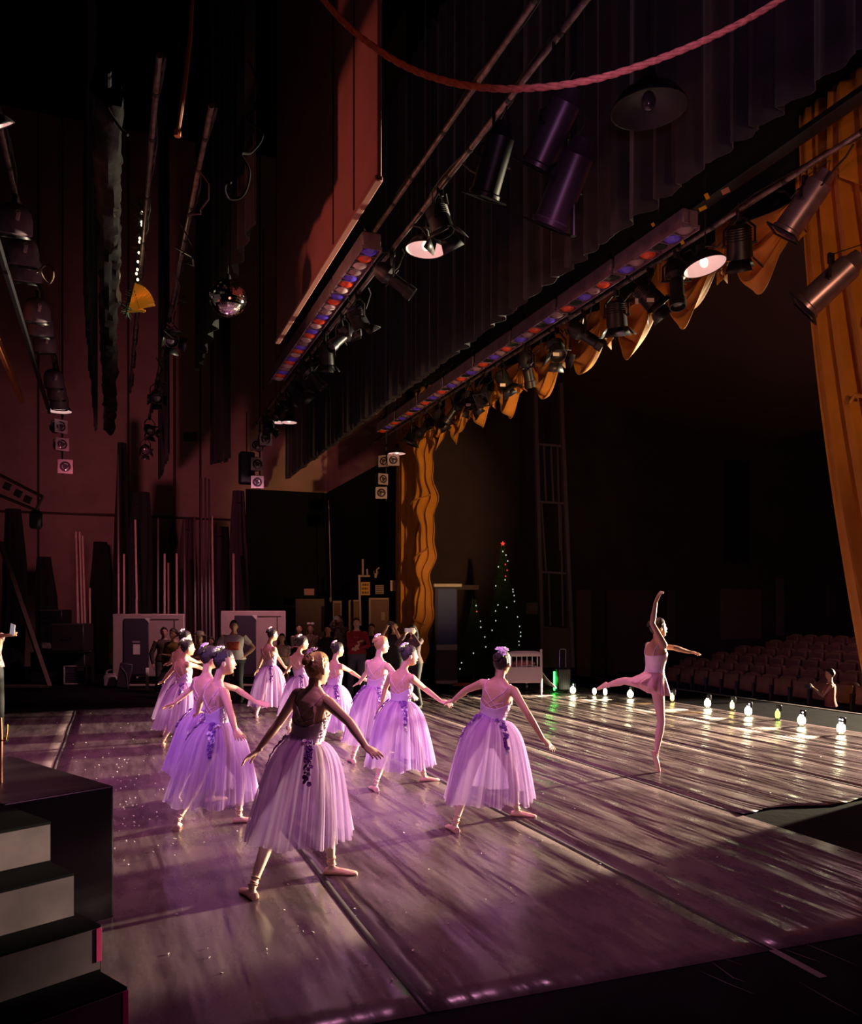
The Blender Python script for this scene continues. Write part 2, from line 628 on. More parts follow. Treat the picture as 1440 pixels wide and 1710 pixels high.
for i in range(260):
    if i < 150:
        p = F(rnd.gauss(205, 60), rnd.gauss(1330, 60))
    elif i < 200:
        p = F(rnd.uniform(250, 760), rnd.uniform(1330, 1640))
    else:
        p = F(rnd.uniform(800, 1420), rnd.uniform(1200, 1520))
    if p.y < 3.6 or (p.x > 5 and p.y < 6.2):
        continue
    a = rnd.random() * 3
    s_ = rnd.uniform(0.004, 0.011)
    b.box((p.x, p.y, 0.0075), (s_ * 1.4, s_, 0.003), Euler((rnd.uniform(-.4, .4), rnd.uniform(-.4, .4), a)).to_matrix())
tag(b.build('paper_confetti', mat('paper_snow', (0.95, 0.85, 0.82), 0.8), None, False), 'tiny white paper flakes scattered over the dance floor', 'confetti', None, 'stuff')

# scrape marks on the black near floor
b = MB()
for pts in ([(1130, 1571), (1180, 1590), (1240, 1612)], [(1170, 1622), (1215, 1642), (1260, 1660)], [(1325, 1568), (1380, 1590), (1430, 1612)], [(1335, 1640), (1390, 1672), (1435, 1696)], [(1180, 1600), (1225, 1633), (1245, 1640)], [(1310, 1585), (1350, 1600), (1370, 1606)]):
    q = [F(x, y) + V((0, 0, 0.0006)) for x, y in pts]
    b.tube(q, [0.001, 0.0035, 0.001], 6, flat=0.3)
tag(b.build('scrape_marks', mat('scrape_grey', (0.16, 0.13, 0.15), 0.45)), 'pale scrape marks on the black floor at lower right', 'floor marks', None, 'stuff')

# ------------------------------------------------------------------ black stairs, lower left
def stairs():
    RISER = mat('scuffed_grey_riser', (0.135, 0.085, 0.115), 0.7, var=0.35, vscale=5)
    TREAD = mat('black_tread', (0.005, 0.004, 0.006), 0.8, var=0.2, spec=0.05)
    PINK = mat('pink_tape', (1.0, 0.06, 0.30), 0.5)
    t = thing('stairs', 'black wooden stairs with scuffed grey risers and pink edge tape, lower left corner', 'stairs', (0, 0, 0))
    n = V((0.75, -0.66, 0)).normalized()      # way down, in (right, depth)
    w = V((-0.66, -0.75, 0)).normalized()     # along the risers, to the left
    ends = [(-1.85, 4.08, 0.775), (-1.655, 3.89, 0.585), (-1.49, 3.78, 0.385), (-1.305, 3.60, 0.185)]

    def q(r, d, z):
        return cw(r, d, z)
    prev = None
    for i, (r, d, z) in enumerate(ends):
        a = V((r, d, 0))
        wl = a + w * 1.7
        back = a - n * (0.60 if i == 0 else 0.32)
        backl = wl - n * (0.60 if i == 0 else 0.32)
        z0 = 0.0
        b = MB()
        P4 = [a, wl, backl, back]
        vs = [q(p.x, p.y, z0) for p in P4] + [q(p.x, p.y, z) for p in P4]
        b.add(vs, [(3, 2, 1, 0), (4, 5, 6, 7), (0, 1, 5, 4), (1, 2, 6, 5), (2, 3, 7, 6), (3, 0, 4, 7)])
        step = b.build('step', TREAD, t, False)
        f = MB()
        o = n * 0.006
        zb = (ends[i + 1][2] if i < 3 else 0.0) + 0.004
        c0, c1_ = a + o + w * 0.006, wl + o
        f.add([q(c0.x, c0.y, zb), q(c1_.x, c1_.y, zb), q(c1_.x, c1_.y, z - 0.012), q(c0.x, c0.y, z - 0.012),
               q((c0 - o * .8).x, (c0 - o * .8).y, zb), q((c1_ - o * .8).x, (c1_ - o * .8).y, zb), q((c1_ - o * .8).x, (c1_ - o * .8).y, z - 0.012), q((c0 - o * .8).x, (c0 - o * .8).y, z - 0.012)],
              [(0, 1, 2, 3), (4, 7, 6, 5), (0, 4, 5, 1), (1, 5, 6, 2), (2, 6, 7, 3), (3, 7, 4, 0)])
        f.build('riser', RISER, step, False)
        if i >= 2:
            g = MB()
            c = a + n * 0.0075 + w * 0.012
            wx = q(w.x, w.y, 0).normalized()
            nx_ = q(n.x, n.y, 0).normalized()
            g.box(q(c.x, c.y, z - 0.085), (0.026, 0.004, 0.150), Matrix((wx, nx_, V((0, 0, 1)))).transposed(), 0.001)
            g.build('pink_tape', PINK, step)
    # platform behind the top step
    A = V((-1.86, 4.92, 0))
    e1 = V((-0.737, 0.676, 0))
    b = MB()
    P4 = [A, A + w * 2.6, A + w * 2.6 + e1 * 1.5, A + e1 * 1.5]
    bm = bmesh.new()
    vb = [bm.verts.new(q(p.x, p.y, 0.0)) for p in P4] + [bm.verts.new(q(p.x, p.y, 0.775)) for p in P4]
    for fc in [(3, 2, 1, 0), (4, 5, 6, 7), (0, 1, 5, 4), (1, 2, 6, 5), (2, 3, 7, 6), (3, 0, 4, 7)]:
        bm.faces.new([vb[k] for k in fc])
    bmesh.ops.bevel(bm, geom=bm.edges[:], offset=0.018, segments=3, affect='EDGES', profile=0.6)
    bm.verts.index_update()
    b.add([v.co for v in bm.verts], [[v.index for v in f.verts] for f in bm.faces])
    bm.free()
    b.build('platform', mat('black_laminate', (0.012, 0.009, 0.014), 0.32, var=0.3, vscale=4), t)


stairs()

# timber hook post at the very left edge
t = thing('hook_post', 'thin orange-lit timber post with a hook, on the platform at the left edge', 'post', P(1, 1316, 5.0))
b = MB()
b.tube([(0, 0, -0.02), (0, 0, 0.16), (0.003, 0, 0.30), (0, 0, 0.42)], [0.012, 0.011, 0.009, 0.008], 10)
b.build('post', WOODO, t)
b = MB()
b.tube([(0, 0, 0.28), (0.03, -0.012, 0.29), (0.037, -0.014, 0.34), (0.038, -0.014, 0.38)], 0.005, 8)
b.build('hook', mat('brass', (0.7, 0.35, 0.08), 0.35, metal=0.8), t)

# ------------------------------------------------------------------ drapes
def pleated(name, label, x, y0, y1, z0, z1, m, amp=0.06, wl=0.22, cat='curtain', group=None, bottom=None, shape=None, seed=0, nseg=None, zz=24, parent=None, hemvar=0.0):
    """a gathered cloth hanging in the plane x = const between y0 and y1"""
    n = nseg or max(16, int(abs(y1 - y0) / wl * 10))
    rnd = random.Random(seed)
    p1, p2 = rnd.random() * 6, rnd.random() * 6
    rows = []
    for i in range(zz + 1):
        t = i / zz
        row = []
        for j in range(n + 1):
            u = j / n
            ph = u * abs(y1 - y0) / wl * 2 * PI
            ph2 = ph + 1.1 * math.sin(ph * 0.13 + p1) + 0.7 * math.sin(ph * 0.31 + p2)
            a = amp * (0.55 + 0.45 * t) * (1 + 0.35 * math.sin(ph * 0.21 + p2))
            X = x + a * math.sin(ph2) + a * 0.3 * math.sin(2.3 * ph2 + p1 + t)
            Y = y0 + (y1 - y0) * u
            zb = z0 if bottom is None else bottom(u)
            zb = zb + hemvar * math.sin(ph2 + 0.6)
            Z = z1 + (zb - z1) * t
            if shape:
                Y, X = shape(u, t, Y, X, Z)
            row.append((X, Y, Z))
        rows.append(row)
    b = MB()
    b.grid(rows)
    o = b.build(name, m, parent)
    solid(o, 0.006)
    if not parent:
        tag(o, label, cat, group)
    return o


# teaser (black border) between the two electrics
b_ = pleated('black_border', 'long pleated black border hanging between the two lighting pipes', 5.0, 3.5, 25.3, 5.80, 11.6, mat('charcoal_velour', (0.030, 0.027, 0.036), 0.85, var=0.2, vscale=5, sheen=0.2), amp=0.07, wl=0.34, cat='curtain', seed=4, hemvar=0.03)
pleated('black_border', 'black border cloth near the mirror ball, hanging to its left', 1.35, 8.4, 14.3, 5.75, 17.9, DRAPE, 0.04, 0.5, seed=5)
pleated('black_border', 'narrow black cloth hanging down between the two dark pole stacks', 1.36, 22.0, 26.6, 5.75, 17.9, DRAPE, 0.04, 0.5, seed=6)
pleated('black_border', 'narrow black cloth with stepped hem below the mirror ball', 2.79, 21.8, 26.0, 5.75, 17.9, DRAPE, 0.05, 0.5, seed=7, bottom=lambda u: 5.70 + 0.12 * int(u * 5))
pleated('black_border', 'black cloth at the far left edge, ending above the tilted rack', -3.0, 21.8, 26.0, 5.80, 17.9, DRAPE, 0.05, 0.5, seed=8)
pleated('black_border', 'black cloth just left of the crumpled plastic roll', -0.33, 12.0, 22.0, 6.15, 17.9, DRAPE, 0.03, 0.5, seed=9)

# hanging panel (rigid, pink-beige) at left of the near electric
t = thing('hanging_panel', 'large reddish flat panel hanging left of the near lighting pipe', 'panel', (2.2, 9.3, 0))
b = MB()
b.box((0, 0.1, 8.78), (0.05, 4.74, 6.36), bev=0.01)
b.build('panel_face', mat('reddish_panel', (0.42, 0.20, 0.17), 0.75, var=0.12, vscale=1.5, bump=0.05), t)
b = MB()
b.box((-0.01, 0.1, 5.58), (0.075, 4.8, 0.05), bev=0.01)
b.build('bottom_rail', mat('pale_rail', (0.36, 0.15, 0.12), 0.7), t)
for k, y in enumerate((-1.55, -0.75)):
    b = MB()
    b.box((-0.028, y, 8.78), (0.010, 0.03, 6.3))
    b.build('panel_joint', mat('dark_joint', (0.05, 0.025, 0.025)), t)

# gold house curtain, left side
def lshape(u, t, Y, X, Z):
    k = max(0, min(1, (1.9 - Z) / 1.9))
    Y = Y + (1 - u) * (-0.0) + (-(1 - u) * 0.9 + u * 0.75) * k * k
    bulge = math.exp(-((Z - 2.9) / 1.2) ** 2) * 0.25
    return Y - u * bulge, X


gt = thing('gold_curtain', 'tall gold curtain gathered at the far end of the proscenium', 'curtain', (0, 0, 0), group=None)
pleated('curtain_panel', None, 7.0, 20.9, 19.1, 0.02, 7.0, GOLD, 0.085, 0.26, seed=12, parent=gt, zz=40,
        shape=lambda u, t, Y, X, Z: (Y - (1 - u) * 0.9 * max(0, (1.6 - Z) / 1.6) ** 2, X))


def rollshape(u, t, Y, X, Z):
    w = 0.14 * math.sin(Z * 1.3 + 0.6) + 0.07 * math.sin(Z * 3.1 + 1)
    k = max(0, min(1, (2.2 - Z) / 2.2))
    mid = 18.45
    half = (0.55 + 0.14 * math.sin(Z * 1.7 + 0.5)) * (1 - 0.40 * k)
    Y = mid + (u - 0.5) * -2 * half + w * 0.25 + 1.05 * k * k
    X = X - 0.16 * math.sin(u * PI) + 0.05 * math.sin(Z * 5 + u * 5) - 0.03 * math.sin(Z * 9 + u * 3)
    return Y, X


pleated('tied_back_fold', None, 6.92, 19.2, 17.8, 0.03, 7.0, GOLD, 0.055, 0.30, seed=13, parent=gt, zz=70, shape=rollshape)
for z, a in ((3.1, 0.4), (1.6, -0.3), (4.4, 0.2)):
    b = MB()
    pts = []
    for k in range(9):
        u = 0.1 + 0.8 * k / 8
        Y, X = rollshape(u, 0, 0, 6.92, z + a * (u - .5))
        pts.append((X - 0.07, Y, z + a * (u - .5)))
    b.tube(pts, 0.018, 8)
    b.build('crease', GOLD, gt)


# gold house curtain, right side: swoops outwards towards the floor
def rshape(u, t, Y, X, Z):
    e = max(0.0, (7.0 - Z) / 6.0)
    left = 7.10 - 0.85 * e ** 1.6
    right = 5.85 - 1.9 * e ** 1.3
    return left + (right - left) * u, X - 0.25 * (u) * e


rt = thing('gold_curtain', 'tall gold curtain sweeping down at the right edge of the photo', 'curtain', (0, 0, 0))
pleated('curtain_panel', None, 7.0, 7.1, 5.5, 0.02, 7.2, GOLD, 0.075, 0.24, seed=14, parent=rt, zz=60, shape=rshape)
# hanging gathered jabot in front of its top
pleated('gathered_fold', None, 6.86, 6.4, 5.4, 5.05, 7.1, GOLD, 0.05, 0.2, seed=15, parent=rt, zz=30,
        shape=lambda u, t, Y, X, Z: (6.55 - 1.2 * u - (0.5 * u) * t, X), bottom=lambda u: 6.3 - 1.5 * u)
for u, z in ((0.35, 3.9), (0.55, 4.6), (0.62, 3.2)):
    Y, X = rshape(u, 0, 0, 6.93, z)
    b = MB()
    b.tube([(X - .03, Y + 0.09, z - 0.03), (X - 0.07, Y, z + 0.02), (X - .03, Y - 0.08, z - 0.02)], 0.018, 8)
    b.build('crease', GOLD, rt)

# gold swags of the valance
def swag(yc, w, zt, dep, label, seed):
    rnd = random.Random(seed)
    t = thing('gold_swag', label, 'valance swag', (6.95, yc, 0), group='gold swags of the valance')
    n, m = 40, 46
    rows = []
    for i in range(m + 1):
        v = i / m
        row = []
        for j in range(n + 1):
            u = j / n * 2 - 1
            sag = dep * v * (1 - abs(u) ** 1.9)
            y = u * w * 0.5 * (1.0 - 0.05 * v)
            fold = (0.075 * math.sin(v * 5.6 * PI + 1.1 * u + seed) + 0.03 * math.sin(v * 11 * PI - 2 * u)) * (1 - abs(u) ** 3)
            x = -0.14 * (1 - u * u) * math.sin(v * PI * 0.55) + fold
            z = zt - sag - 0.03 * v - 0.03 * math.sin(v * 13 + u * 3 + seed)
            row.append((x, y + 0.05 * v * math.sin(seed), z))
        rows.append(row)
    b = MB()
    b.grid(rows)
    solid(b.build('swag_cloth', GOLD, t), 0.008)
    for k in (-1, 1):
        b = MB()
        rws = []
        for i in range(13):
            v = i / 12
            rws.append([(-0.10 + 0.05 * math.sin(q * 2.1 + k), k * w * 0.5 + (q - 3) * 0.030 * (1 - 0.4 * v), zt + 0.1 - v * dep * (0.50 + 0.05 * q)) for q in range(7)])
        b.grid(rws)
        solid(b.build('jabot', GOLD, t), 0.006)


for i, (px, lb) in enumerate([(742, 'gold swag directly over the far gold curtain'), (775, 'second gold swag from the far curtain, in front of dark lamps'), (815, 'third gold swag counted from the far curtain'),
                              (858, 'fourth gold swag counted from the far curtain'), (915, 'gold swag above the tall slatted frame, fifth from the far curtain'), (985, 'gold swag sixth from the far curtain'),
                              (1070, 'gold swag seventh from the far curtain, left of the white dome lamp'), (1165, 'deep gold swag right below the white dome lamp'), (1288, 'gold swag behind the two silver cylinder lamps')]):
    y = on_batten(px, 6.95)
    swag(y, 1.18 if i > 1 else 0.98, 6.35, 0.95 + 0.06 * math.sin(i * 2.3), lb, i)
b = MB()
b.box((7.12, 12.6, 7.3), (0.10, 14.5, 1.9))
tag(b.build('valance_backing', DRAPE), 'dark cloth backing above the gold swags', 'valance')

# ------------------------------------------------------------------ red-brown rope across the top
t = thing('rope', 'thick red-brown rope sagging across the top of the photo', 'rope', (0, 0, 0))
b = MB()
pts = [P(500, -60, 3.4), P(545, 5, 3.4), P(600, 60, 3.4), P(680, 112, 3.4), P(770, 141, 3.4), P(870, 148, 3.4), P(990, 133, 3.4), P(1110, 95, 3.4), P(1220, 47, 3.4), P(1310, -5, 3.4), P(1400, -70, 3.4)]
# smooth
cm = []
for i in range(len(pts) - 1):
    p0, p1_, p2_, p3 = pts[max(0, i - 1)], pts[i], pts[i + 1], pts[min(len(pts) - 1, i + 2)]
    for k in range(12):
        u = k / 12
        cm.append(0.5 * ((2 * p1_) + (-p0 + p2_) * u + (2 * p0 - 5 * p1_ + 4 * p2_ - p3) * u * u + (-p0 + 3 * p1_ - 3 * p2_ + p3) * u ** 3))
cm.append(pts[-1])
x, y, a = frame(cm[-1] - cm[0])
for k in range(3):
    q = []
    for i, p in enumerate(cm):
        an = i * 0.9 + k * 2 * PI / 3
        q.append(p + (x * math.cos(an) + y * math.sin(an)) * 0.0065)
    b.tube(q, 0.0085, 7)
b.build('strand', mat('red_brown_rope', (0.42, 0.13, 0.09), 0.8, var=0.3, vscale=40, bump=0.3), t)
# ================================================================== PEOPLE
SKIN = mat('skin_warm', (0.66, 0.36, 0.25), 0.48, bump=0.03, bscale=120)
SKIN_B = mat('skin_tan', (0.48, 0.25, 0.17), 0.5, bump=0.03, bscale=120)
SKIN_F = mat('skin_fair', (0.76, 0.47, 0.36), 0.48, bump=0.03, bscale=120)
TIGHTS = mat('pink_tights', (0.88, 0.62, 0.52), 0.55)
SATIN = mat('pink_satin', (0.86, 0.52, 0.42), 0.32, bump=0.02)
RIBBON = mat('ribbon_satin', (0.9, 0.62, 0.52), 0.3)
BOD = mat('lilac_bodice', (0.66, 0.44, 0.64), 0.42, var=0.06, vscale=30)
STRAPM = mat('lilac_strap', (0.72, 0.46, 0.62), 0.45)
LACE = mat('violet_lace', (0.20, 0.05, 0.34), 0.5)
LACE_L = mat('pale_lace', (0.80, 0.66, 0.86), 0.5)
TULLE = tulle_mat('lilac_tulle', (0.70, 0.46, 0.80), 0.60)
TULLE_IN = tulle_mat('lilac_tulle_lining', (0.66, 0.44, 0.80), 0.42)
HAIR_D = mat('dark_hair', (0.016, 0.008, 0.006), 0.5, bump=0.5, bscale=55)
HAIR_BL = mat('blonde_hair', (0.42, 0.24, 0.10), 0.38, bump=0.6, bscale=55)
HAIR_BR = mat('brown_hair', (0.12, 0.05, 0.025), 0.36, bump=0.5, bscale=55)
PETAL = mat('lilac_petal', (0.85, 0.62, 0.88), 0.6)
PETAL_W = mat('white_petal', (0.92, 0.82, 0.88), 0.6)
EYEW = mat('eye_white', (0.8, 0.78, 0.75), 0.3)
EYED = mat('eye_dark', (0.02, 0.012, 0.01), 0.2)
LIPM = mat('lip_red', (0.50, 0.09, 0.10), 0.4)
BROW = mat('brow_dark', (0.05, 0.025, 0.015), 0.6)
BLACKC = mat('black_cloth', (0.012, 0.011, 0.014), 0.8)

# torso section: height, half width, half depth, forward offset  (for a 1.65 m girl)
TORSO = [(0.76, 0.075, 0.075, 0.0), (0.80, 0.135, 0.10, -0.005), (0.86, 0.160, 0.112, -0.012), (0.92, 0.154, 0.106, -0.010), (0.98, 0.130, 0.092, -0.002),
         (1.03, 0.112, 0.082, 0.004), (1.08, 0.114, 0.084, 0.006), (1.14, 0.124, 0.092, 0.006), (1.20, 0.134, 0.100, 0.010),
         (1.25, 0.140, 0.098, 0.006), (1.30, 0.148, 0.084, -0.004), (1.335, 0.140, 0.068, -0.010), (1.36, 0.105, 0.056, -0.012), (1.385, 0.062, 0.050, -0.010), (1.41, 0.050, 0.048, -0.006)]


def lerp_table(tab, h):
    if h <= tab[0][0]:
        return tab[0][1:]
    for a, b in zip(tab, tab[1:]):
        if h <= b[0]:
            t = (h - a[0]) / (b[0] - a[0])
            return tuple(a[i] + (b[i] - a[i]) * t for i in range(1, len(a)))
    return tab[-1][1:]


class Body:
    """a posed body: joints are in metres around the figure's own base point"""

    def __init__(self, waist, neck, face, s, wide=1.0, hipface=None):
        self.W, self.N, self.s, self.wide = V(waist), V(neck), s, wide
        f = V(face)
        f.z = 0
        f.normalize()
        self.face = f
        up = (self.N - self.W).normalized()
        self.up = up
        self.fwd = (f - up * f.dot(up)).normalized()
        self.right = self.fwd.cross(up).normalized()
        self.k = (self.N - self.W).length / 0.345
        hf = V(hipface if hipface else face)
        hf.z = 0
        hf.normalize()
        self.hf = hf
        self.hr = hf.cross(V((0, 0, 1)))
        dn = (-up * 0.45 + V((0, 0, -1)) * 0.55).normalized()
        self.dn = dn

    def spine(self, h):
        if h >= 1.03:
            return self.W + self.up * (h - 1.03) * self.k, self.right, self.fwd, self.up
        u = -self.dn
        c = self.W + self.dn * (1.03 - h) * self.s
        t = min(1, (1.03 - h) / 0.12)
        f = (self.fwd * (1 - t) + self.hf * t)
        f = (f - u * f.dot(u)).normalized()
        return c, f.cross(u).normalized(), f, u

    def pt(self, h, a, infl=0.0):
        """angle a: 0 = right side, 90 = front, 180 = left, 270 = back"""
        c, r, f, u = self.spine(h)
        w, d, o = lerp_table(TORSO, h)
        s = self.s
        ca, sa = math.cos(a), math.sin(a)
        e = 0.86
        ca = math.copysign(abs(ca) ** e, ca)
        sa = math.copysign(abs(sa) ** e, sa)
        return c + r * (w * s * self.wide + infl) * ca + f * ((d * s * self.wide + infl) * sa + o * s)

    def joint(self, which):
        s = self.s
        if which in ('sr', 'sl'):
            k = 1 if which == 'sr' else -1
            c, r, f, u = self.spine(1.325)
            return c + r * k * 0.155 * s * (0.6 + 0.4 * self.wide) - f * 0.006 * s
        k = 1 if which == 'hr' else -1
        c, r, f, u = self.spine(0.855)
        return c + r * k * 0.082 * s


def ray_at(px, py, origin, length, near, loc):
    """3-D point on the sight line of a photo pixel that lies `length` from origin (near: the closer solution)"""
    e = V((0, 0, EYE)) - loc
    dr = (P(px, py, 1.0) - V((0, 0, EYE))).normalized()
    o = V(origin)
    b = dr.dot(o - e)
    c = (o - e).length_squared - length * length
    disc = b * b - c
    if disc <= 0:
        q = e + dr * b
        return o + (q - o).normalized() * length
    t = b - math.sqrt(disc) if near else b + math.sqrt(disc)
    return e + dr * t


def head_pt(c, fr, ri, up, s, th, ph, infl=0.0):
    """point on the head; th latitude (-90..90), ph longitude (0 = face)"""
    ct, st = math.cos(th), math.sin(th)
    fx, rx, ux = ct * math.cos(ph), ct * math.sin(ph), st
    w, dpt, h = 0.072, 0.092, 0.114
    y = fx * dpt
    x = rx * w
    z = ux * h
    if fx > 0 and ct > 1e-4:
        pw = 3.6 if ux < 0 else 2.5
        full = (1 - abs(ux) ** pw) ** (1 / pw)
        y = (fx / ct) * dpt * (full * (fx / ct) ** 0.3 + ct * (1 - (fx / ct) ** 0.3))
    if ux < 0.15:
        k = (0.15 - ux) / 1.15
        x *= 1 - 0.34 * k ** 1.3
        if fx < 0:
            y *= 1 - 0.42 * k
            z *= 1 - 0.26 * k * min(1, -fx * 1.4)
    if fx > 0:
        def g(x0, z0, sx, sz):
            return math.exp(-((x - x0) / sx) ** 2 - ((z - z0) / sz) ** 2)
        y += 0.026 * g(0, -0.024, 0.011, 0.012) + 0.012 * g(0, -0.004, 0.009, 0.018)
        y += 0.010 * g(0, -0.053, 0.018, 0.0075) + 0.010 * g(0, -0.094, 0.018, 0.012)
        y -= 0.009 * (g(0.029, 0.006, 0.014, 0.011) + g(-0.029, 0.006, 0.014, 0.011))
        y += 0.004 * g(0, 0.026, 0.04, 0.008)
        y -= 0.007 * g(0, -0.074, 0.022, 0.006) + 0.004 * g(0, -0.040, 0.02, 0.004)
    n = V((x, y, z))
    if infl:
        n = n + V((x / w, y / dpt, z / h)).normalized() * infl
    n *= s
    return c + ri * n.x + fr * n.y + up * n.z


def add_head(mb, c, fr, ri, up, s):
    n, m = 36, 26
    rings = []
    for i in range(m + 1):
        th = max(-1.52, min(1.52, -PI / 2 + PI * i / m))
        rings.append([head_pt(c, fr, ri, up, s, th, 2 * PI * j / n) for j in range(n)])
    mb.loft(rings)
    R = Matrix((ri, fr, up)).transposed()
    for k in (1, -1):
        mb.ell(c + ri * k * 0.073 * s - fr * 0.002 * s - up * 0.012 * s, 0.009 * s, 0.017 * s, 0.030 * s, R, 12, 8)


def add_hand(mb, w, fwd, pn, s, side, curl=0.35, spread=0.10):
    """palm, four fingers and thumb. w wrist, fwd towards the fingers, pn palm normal, side +1 right hand"""
    fwd = V(fwd).normalized()
    pn = V(pn)
    pn = (pn - fwd * pn.dot(fwd)).normalized()
    th = fwd.cross(pn) * side          # thumb side
    rings = []
    for t, hw, hh in [(-0.03, 0.023, 0.019), (0.0, 0.024, 0.017), (0.02, 0.031, 0.016), (0.05, 0.038, 0.015), (0.078, 0.037, 0.012), (0.088, 0.031, 0.009)]:
        c = w + fwd * t * s
        rings.append([c + th * math.cos(a) * hw * s + pn * math.sin(a) * hh * s for a in [2 * PI * j / 12 for j in range(12)]])
    mb.loft(rings)
    for i, (off, ln, rr) in enumerate([(0.028, 0.070, 0.0086), (0.009, 0.078, 0.0088), (-0.010, 0.072, 0.0085), (-0.028, 0.056, 0.0078)]):
        base = w + fwd * 0.074 * s + th * off * s
        d = (fwd + th * (off / 0.028) * spread).normalized()
        c0 = curl * (0.75 + 0.22 * i)
        pts = [base, ]
        p = base
        a = c0 * 0.35
        for k, seg in enumerate((0.46, 0.30, 0.24)):
            dd = (d * math.cos(a) + pn * math.sin(a)).normalized()
            p = p + dd * ln * seg * s
            pts.append(p)
            a += c0 * 0.75
        mb.tube(pts, [rr * s, rr * 0.97 * s, rr * 0.88 * s, rr * 0.74 * s], 10, round_ends=True)
    b = w + fwd * 0.018 * s + th * 0.022 * s
    d1 = (fwd * 0.72 + th * 0.68 + pn * 0.25).normalized()
    d2 = (fwd * 0.88 + th * 0.36 + pn * 0.32).normalized()
    p1 = b + d1 * 0.036 * s
    p2 = p1 + d2 * 0.030 * s
    p3 = p2 + (d2 + pn * 0.15).normalized() * 0.024 * s
    mb.tube([b, p1, p2, p3], [0.0125 * s, 0.0105 * s, 0.0098 * s, 0.008 * s], 10, round_ends=True)


def foot_rings(heel, toe, s, infl=0.0, up=V((0, 0, 1)), low=False):
    """rings from heel to toe, sole on the line heel-toe"""
    ax = (V(toe) - V(heel))
    L = ax.length
    ax.normalize()
    u = V(up)
    u = (u - ax * u.dot(ax)).normalized()
    sd = ax.cross(u)
    rings = []
    prof = [(0.0, 0.018, 0.020), (0.04, 0.026, 0.045), (0.14, 0.030, 0.062), (0.28, 0.030, 0.066), (0.42, 0.031, 0.052), (0.58, 0.035, 0.040),
            (0.72, 0.037, 0.032), (0.86, 0.032, 0.026), (0.96, 0.023, 0.022), (1.0, 0.014, 0.014)]
    for t, hw, h in prof:
        if low:
            h = min(h, 0.046)
        hw = hw * s + infl
        hh = h * s * 0.5 + infl
        c = V(heel) + ax * (t * (L + 2 * infl) - infl) + u * (h * s * 0.5)
        rings.append([c + sd * math.cos(a) * hw + u * math.sin(a) * hh for a in [2 * PI * j / 14 for j in range(14)]])
    return rings, ax, u


def eval_mesh(o, name):
    dg = bpy.context.evaluated_depsgraph_get()
    me = bpy.data.meshes.new_from_object(o.evaluated_get(dg), depsgraph=dg)
    me.name = name
    return me


def fuse(mb, name, mats, voxel, parent, smooth_it=3, matfn=None):
    """weld overlapping closed shapes into one continuous surface"""
    tmp = mb.build('tmp_body', mats[0])
    r = tmp.modifiers.new('r', 'REMESH')
    r.mode = 'VOXEL'
    r.voxel_size = voxel
    r.use_smooth_shade = True
    sm = tmp.modifiers.new('s', 'SMOOTH')
    sm.factor = 0.5
    sm.iterations = smooth_it
    me = eval_mesh(tmp, name)
    old = tmp.data
    bpy.data.objects.remove(tmp)
    bpy.data.meshes.remove(old)
    me.materials.clear()
    for m in mats:
        me.materials.append(m)
    idx = [0] * len(me.polygons)
    if matfn:
        for i, p in enumerate(me.polygons):
            idx[i] = matfn(p.center)
    me.polygons.foreach_set('material_index', idx)
    me.polygons.foreach_set('use_smooth', [True] * len(me.polygons))
    me.update()
    o = bpy.data.objects.new(name, me)
    COL.objects.link(o)
    o.parent = parent
    return o


def bvh(o):
    me = o.data
    return BVHTree.FromPolygons([v.co for v in me.vertices], [tuple(p.vertices) for p in me.polygons])


def snapped(bv, pts, off, sub=6):
    out = []
    for a, b in zip(pts, pts[1:]):
        for i in range(sub):
            p = V(a).lerp(V(b), i / sub)
            out.append(p)
    out.append(V(pts[-1]))
    res = []
    for p in out:
        co, no, ix, di = bv.find_nearest(p)
        res.append(co + no * off if co is not None else p)
    return res


def ribbon_on(bv, pts, w, off, mb):
    pp = snapped(bv, pts, off)
    mb.tube(pp, w, 6)


def flower(mb, c, n, r, k=5, cup=0.35):
    """small bloom of k petals around a centre, facing n; material 1 is its eye"""
    x, y, a = frame(n)
    c = V(c)
    ph = random.random() * 6
    for i in range(k):
        t = ph + 2 * PI * i / k
        d = x * math.cos(t) + y * math.sin(t)
        sd = a.cross(d)
        rows = []
        for u, w in [(0.05, 0.15), (0.4, 0.42), (0.75, 0.50), (1.0, 0.22)]:
            z = cup * u * u * r
            rows.append([c + d * u * r + sd * w * r * q + a * (z + 0.10 * r * abs(q)) for q in (-1, -0.4, 0.4, 1)])
        mb.grid(rows)
    mb.ell(c + a * 0.08 * r, 0.14 * r, 0.14 * r, 0.14 * r, None, 6, 4)


def bend_hint(a, b, hint, l1, l2):
    """middle joint of a two-bone limb"""
    d = (b - a)
    L = min(d.length, (l1 + l2) * 0.999)
    dn = d.normalized()
    x = (l1 * l1 - l2 * l2 + L * L) / (2 * L)
    h = math.sqrt(max(0, l1 * l1 - x * x))
    hh = V(hint)
    hh = hh - dn * hh.dot(dn)
    hh = hh.normalized() if hh.length > 1e-5 else V((0, 0, 0))
    return a + dn * x + hh * h


def add_arm(mb, sh, el, wr, s, thick=1.0):
    k = s * thick
    mid1 = sh.lerp(el, 0.5)
    mid2 = el.lerp(wr, 0.30)
    mb.tube([sh, sh.lerp(el, 0.12), mid1, el, mid2, el.lerp(wr, 0.75), wr], [0.044 * k, 0.043 * k, 0.036 * k, 0.031 * k, 0.032 * k, 0.024 * k, 0.020 * k], 14, round_ends=True)


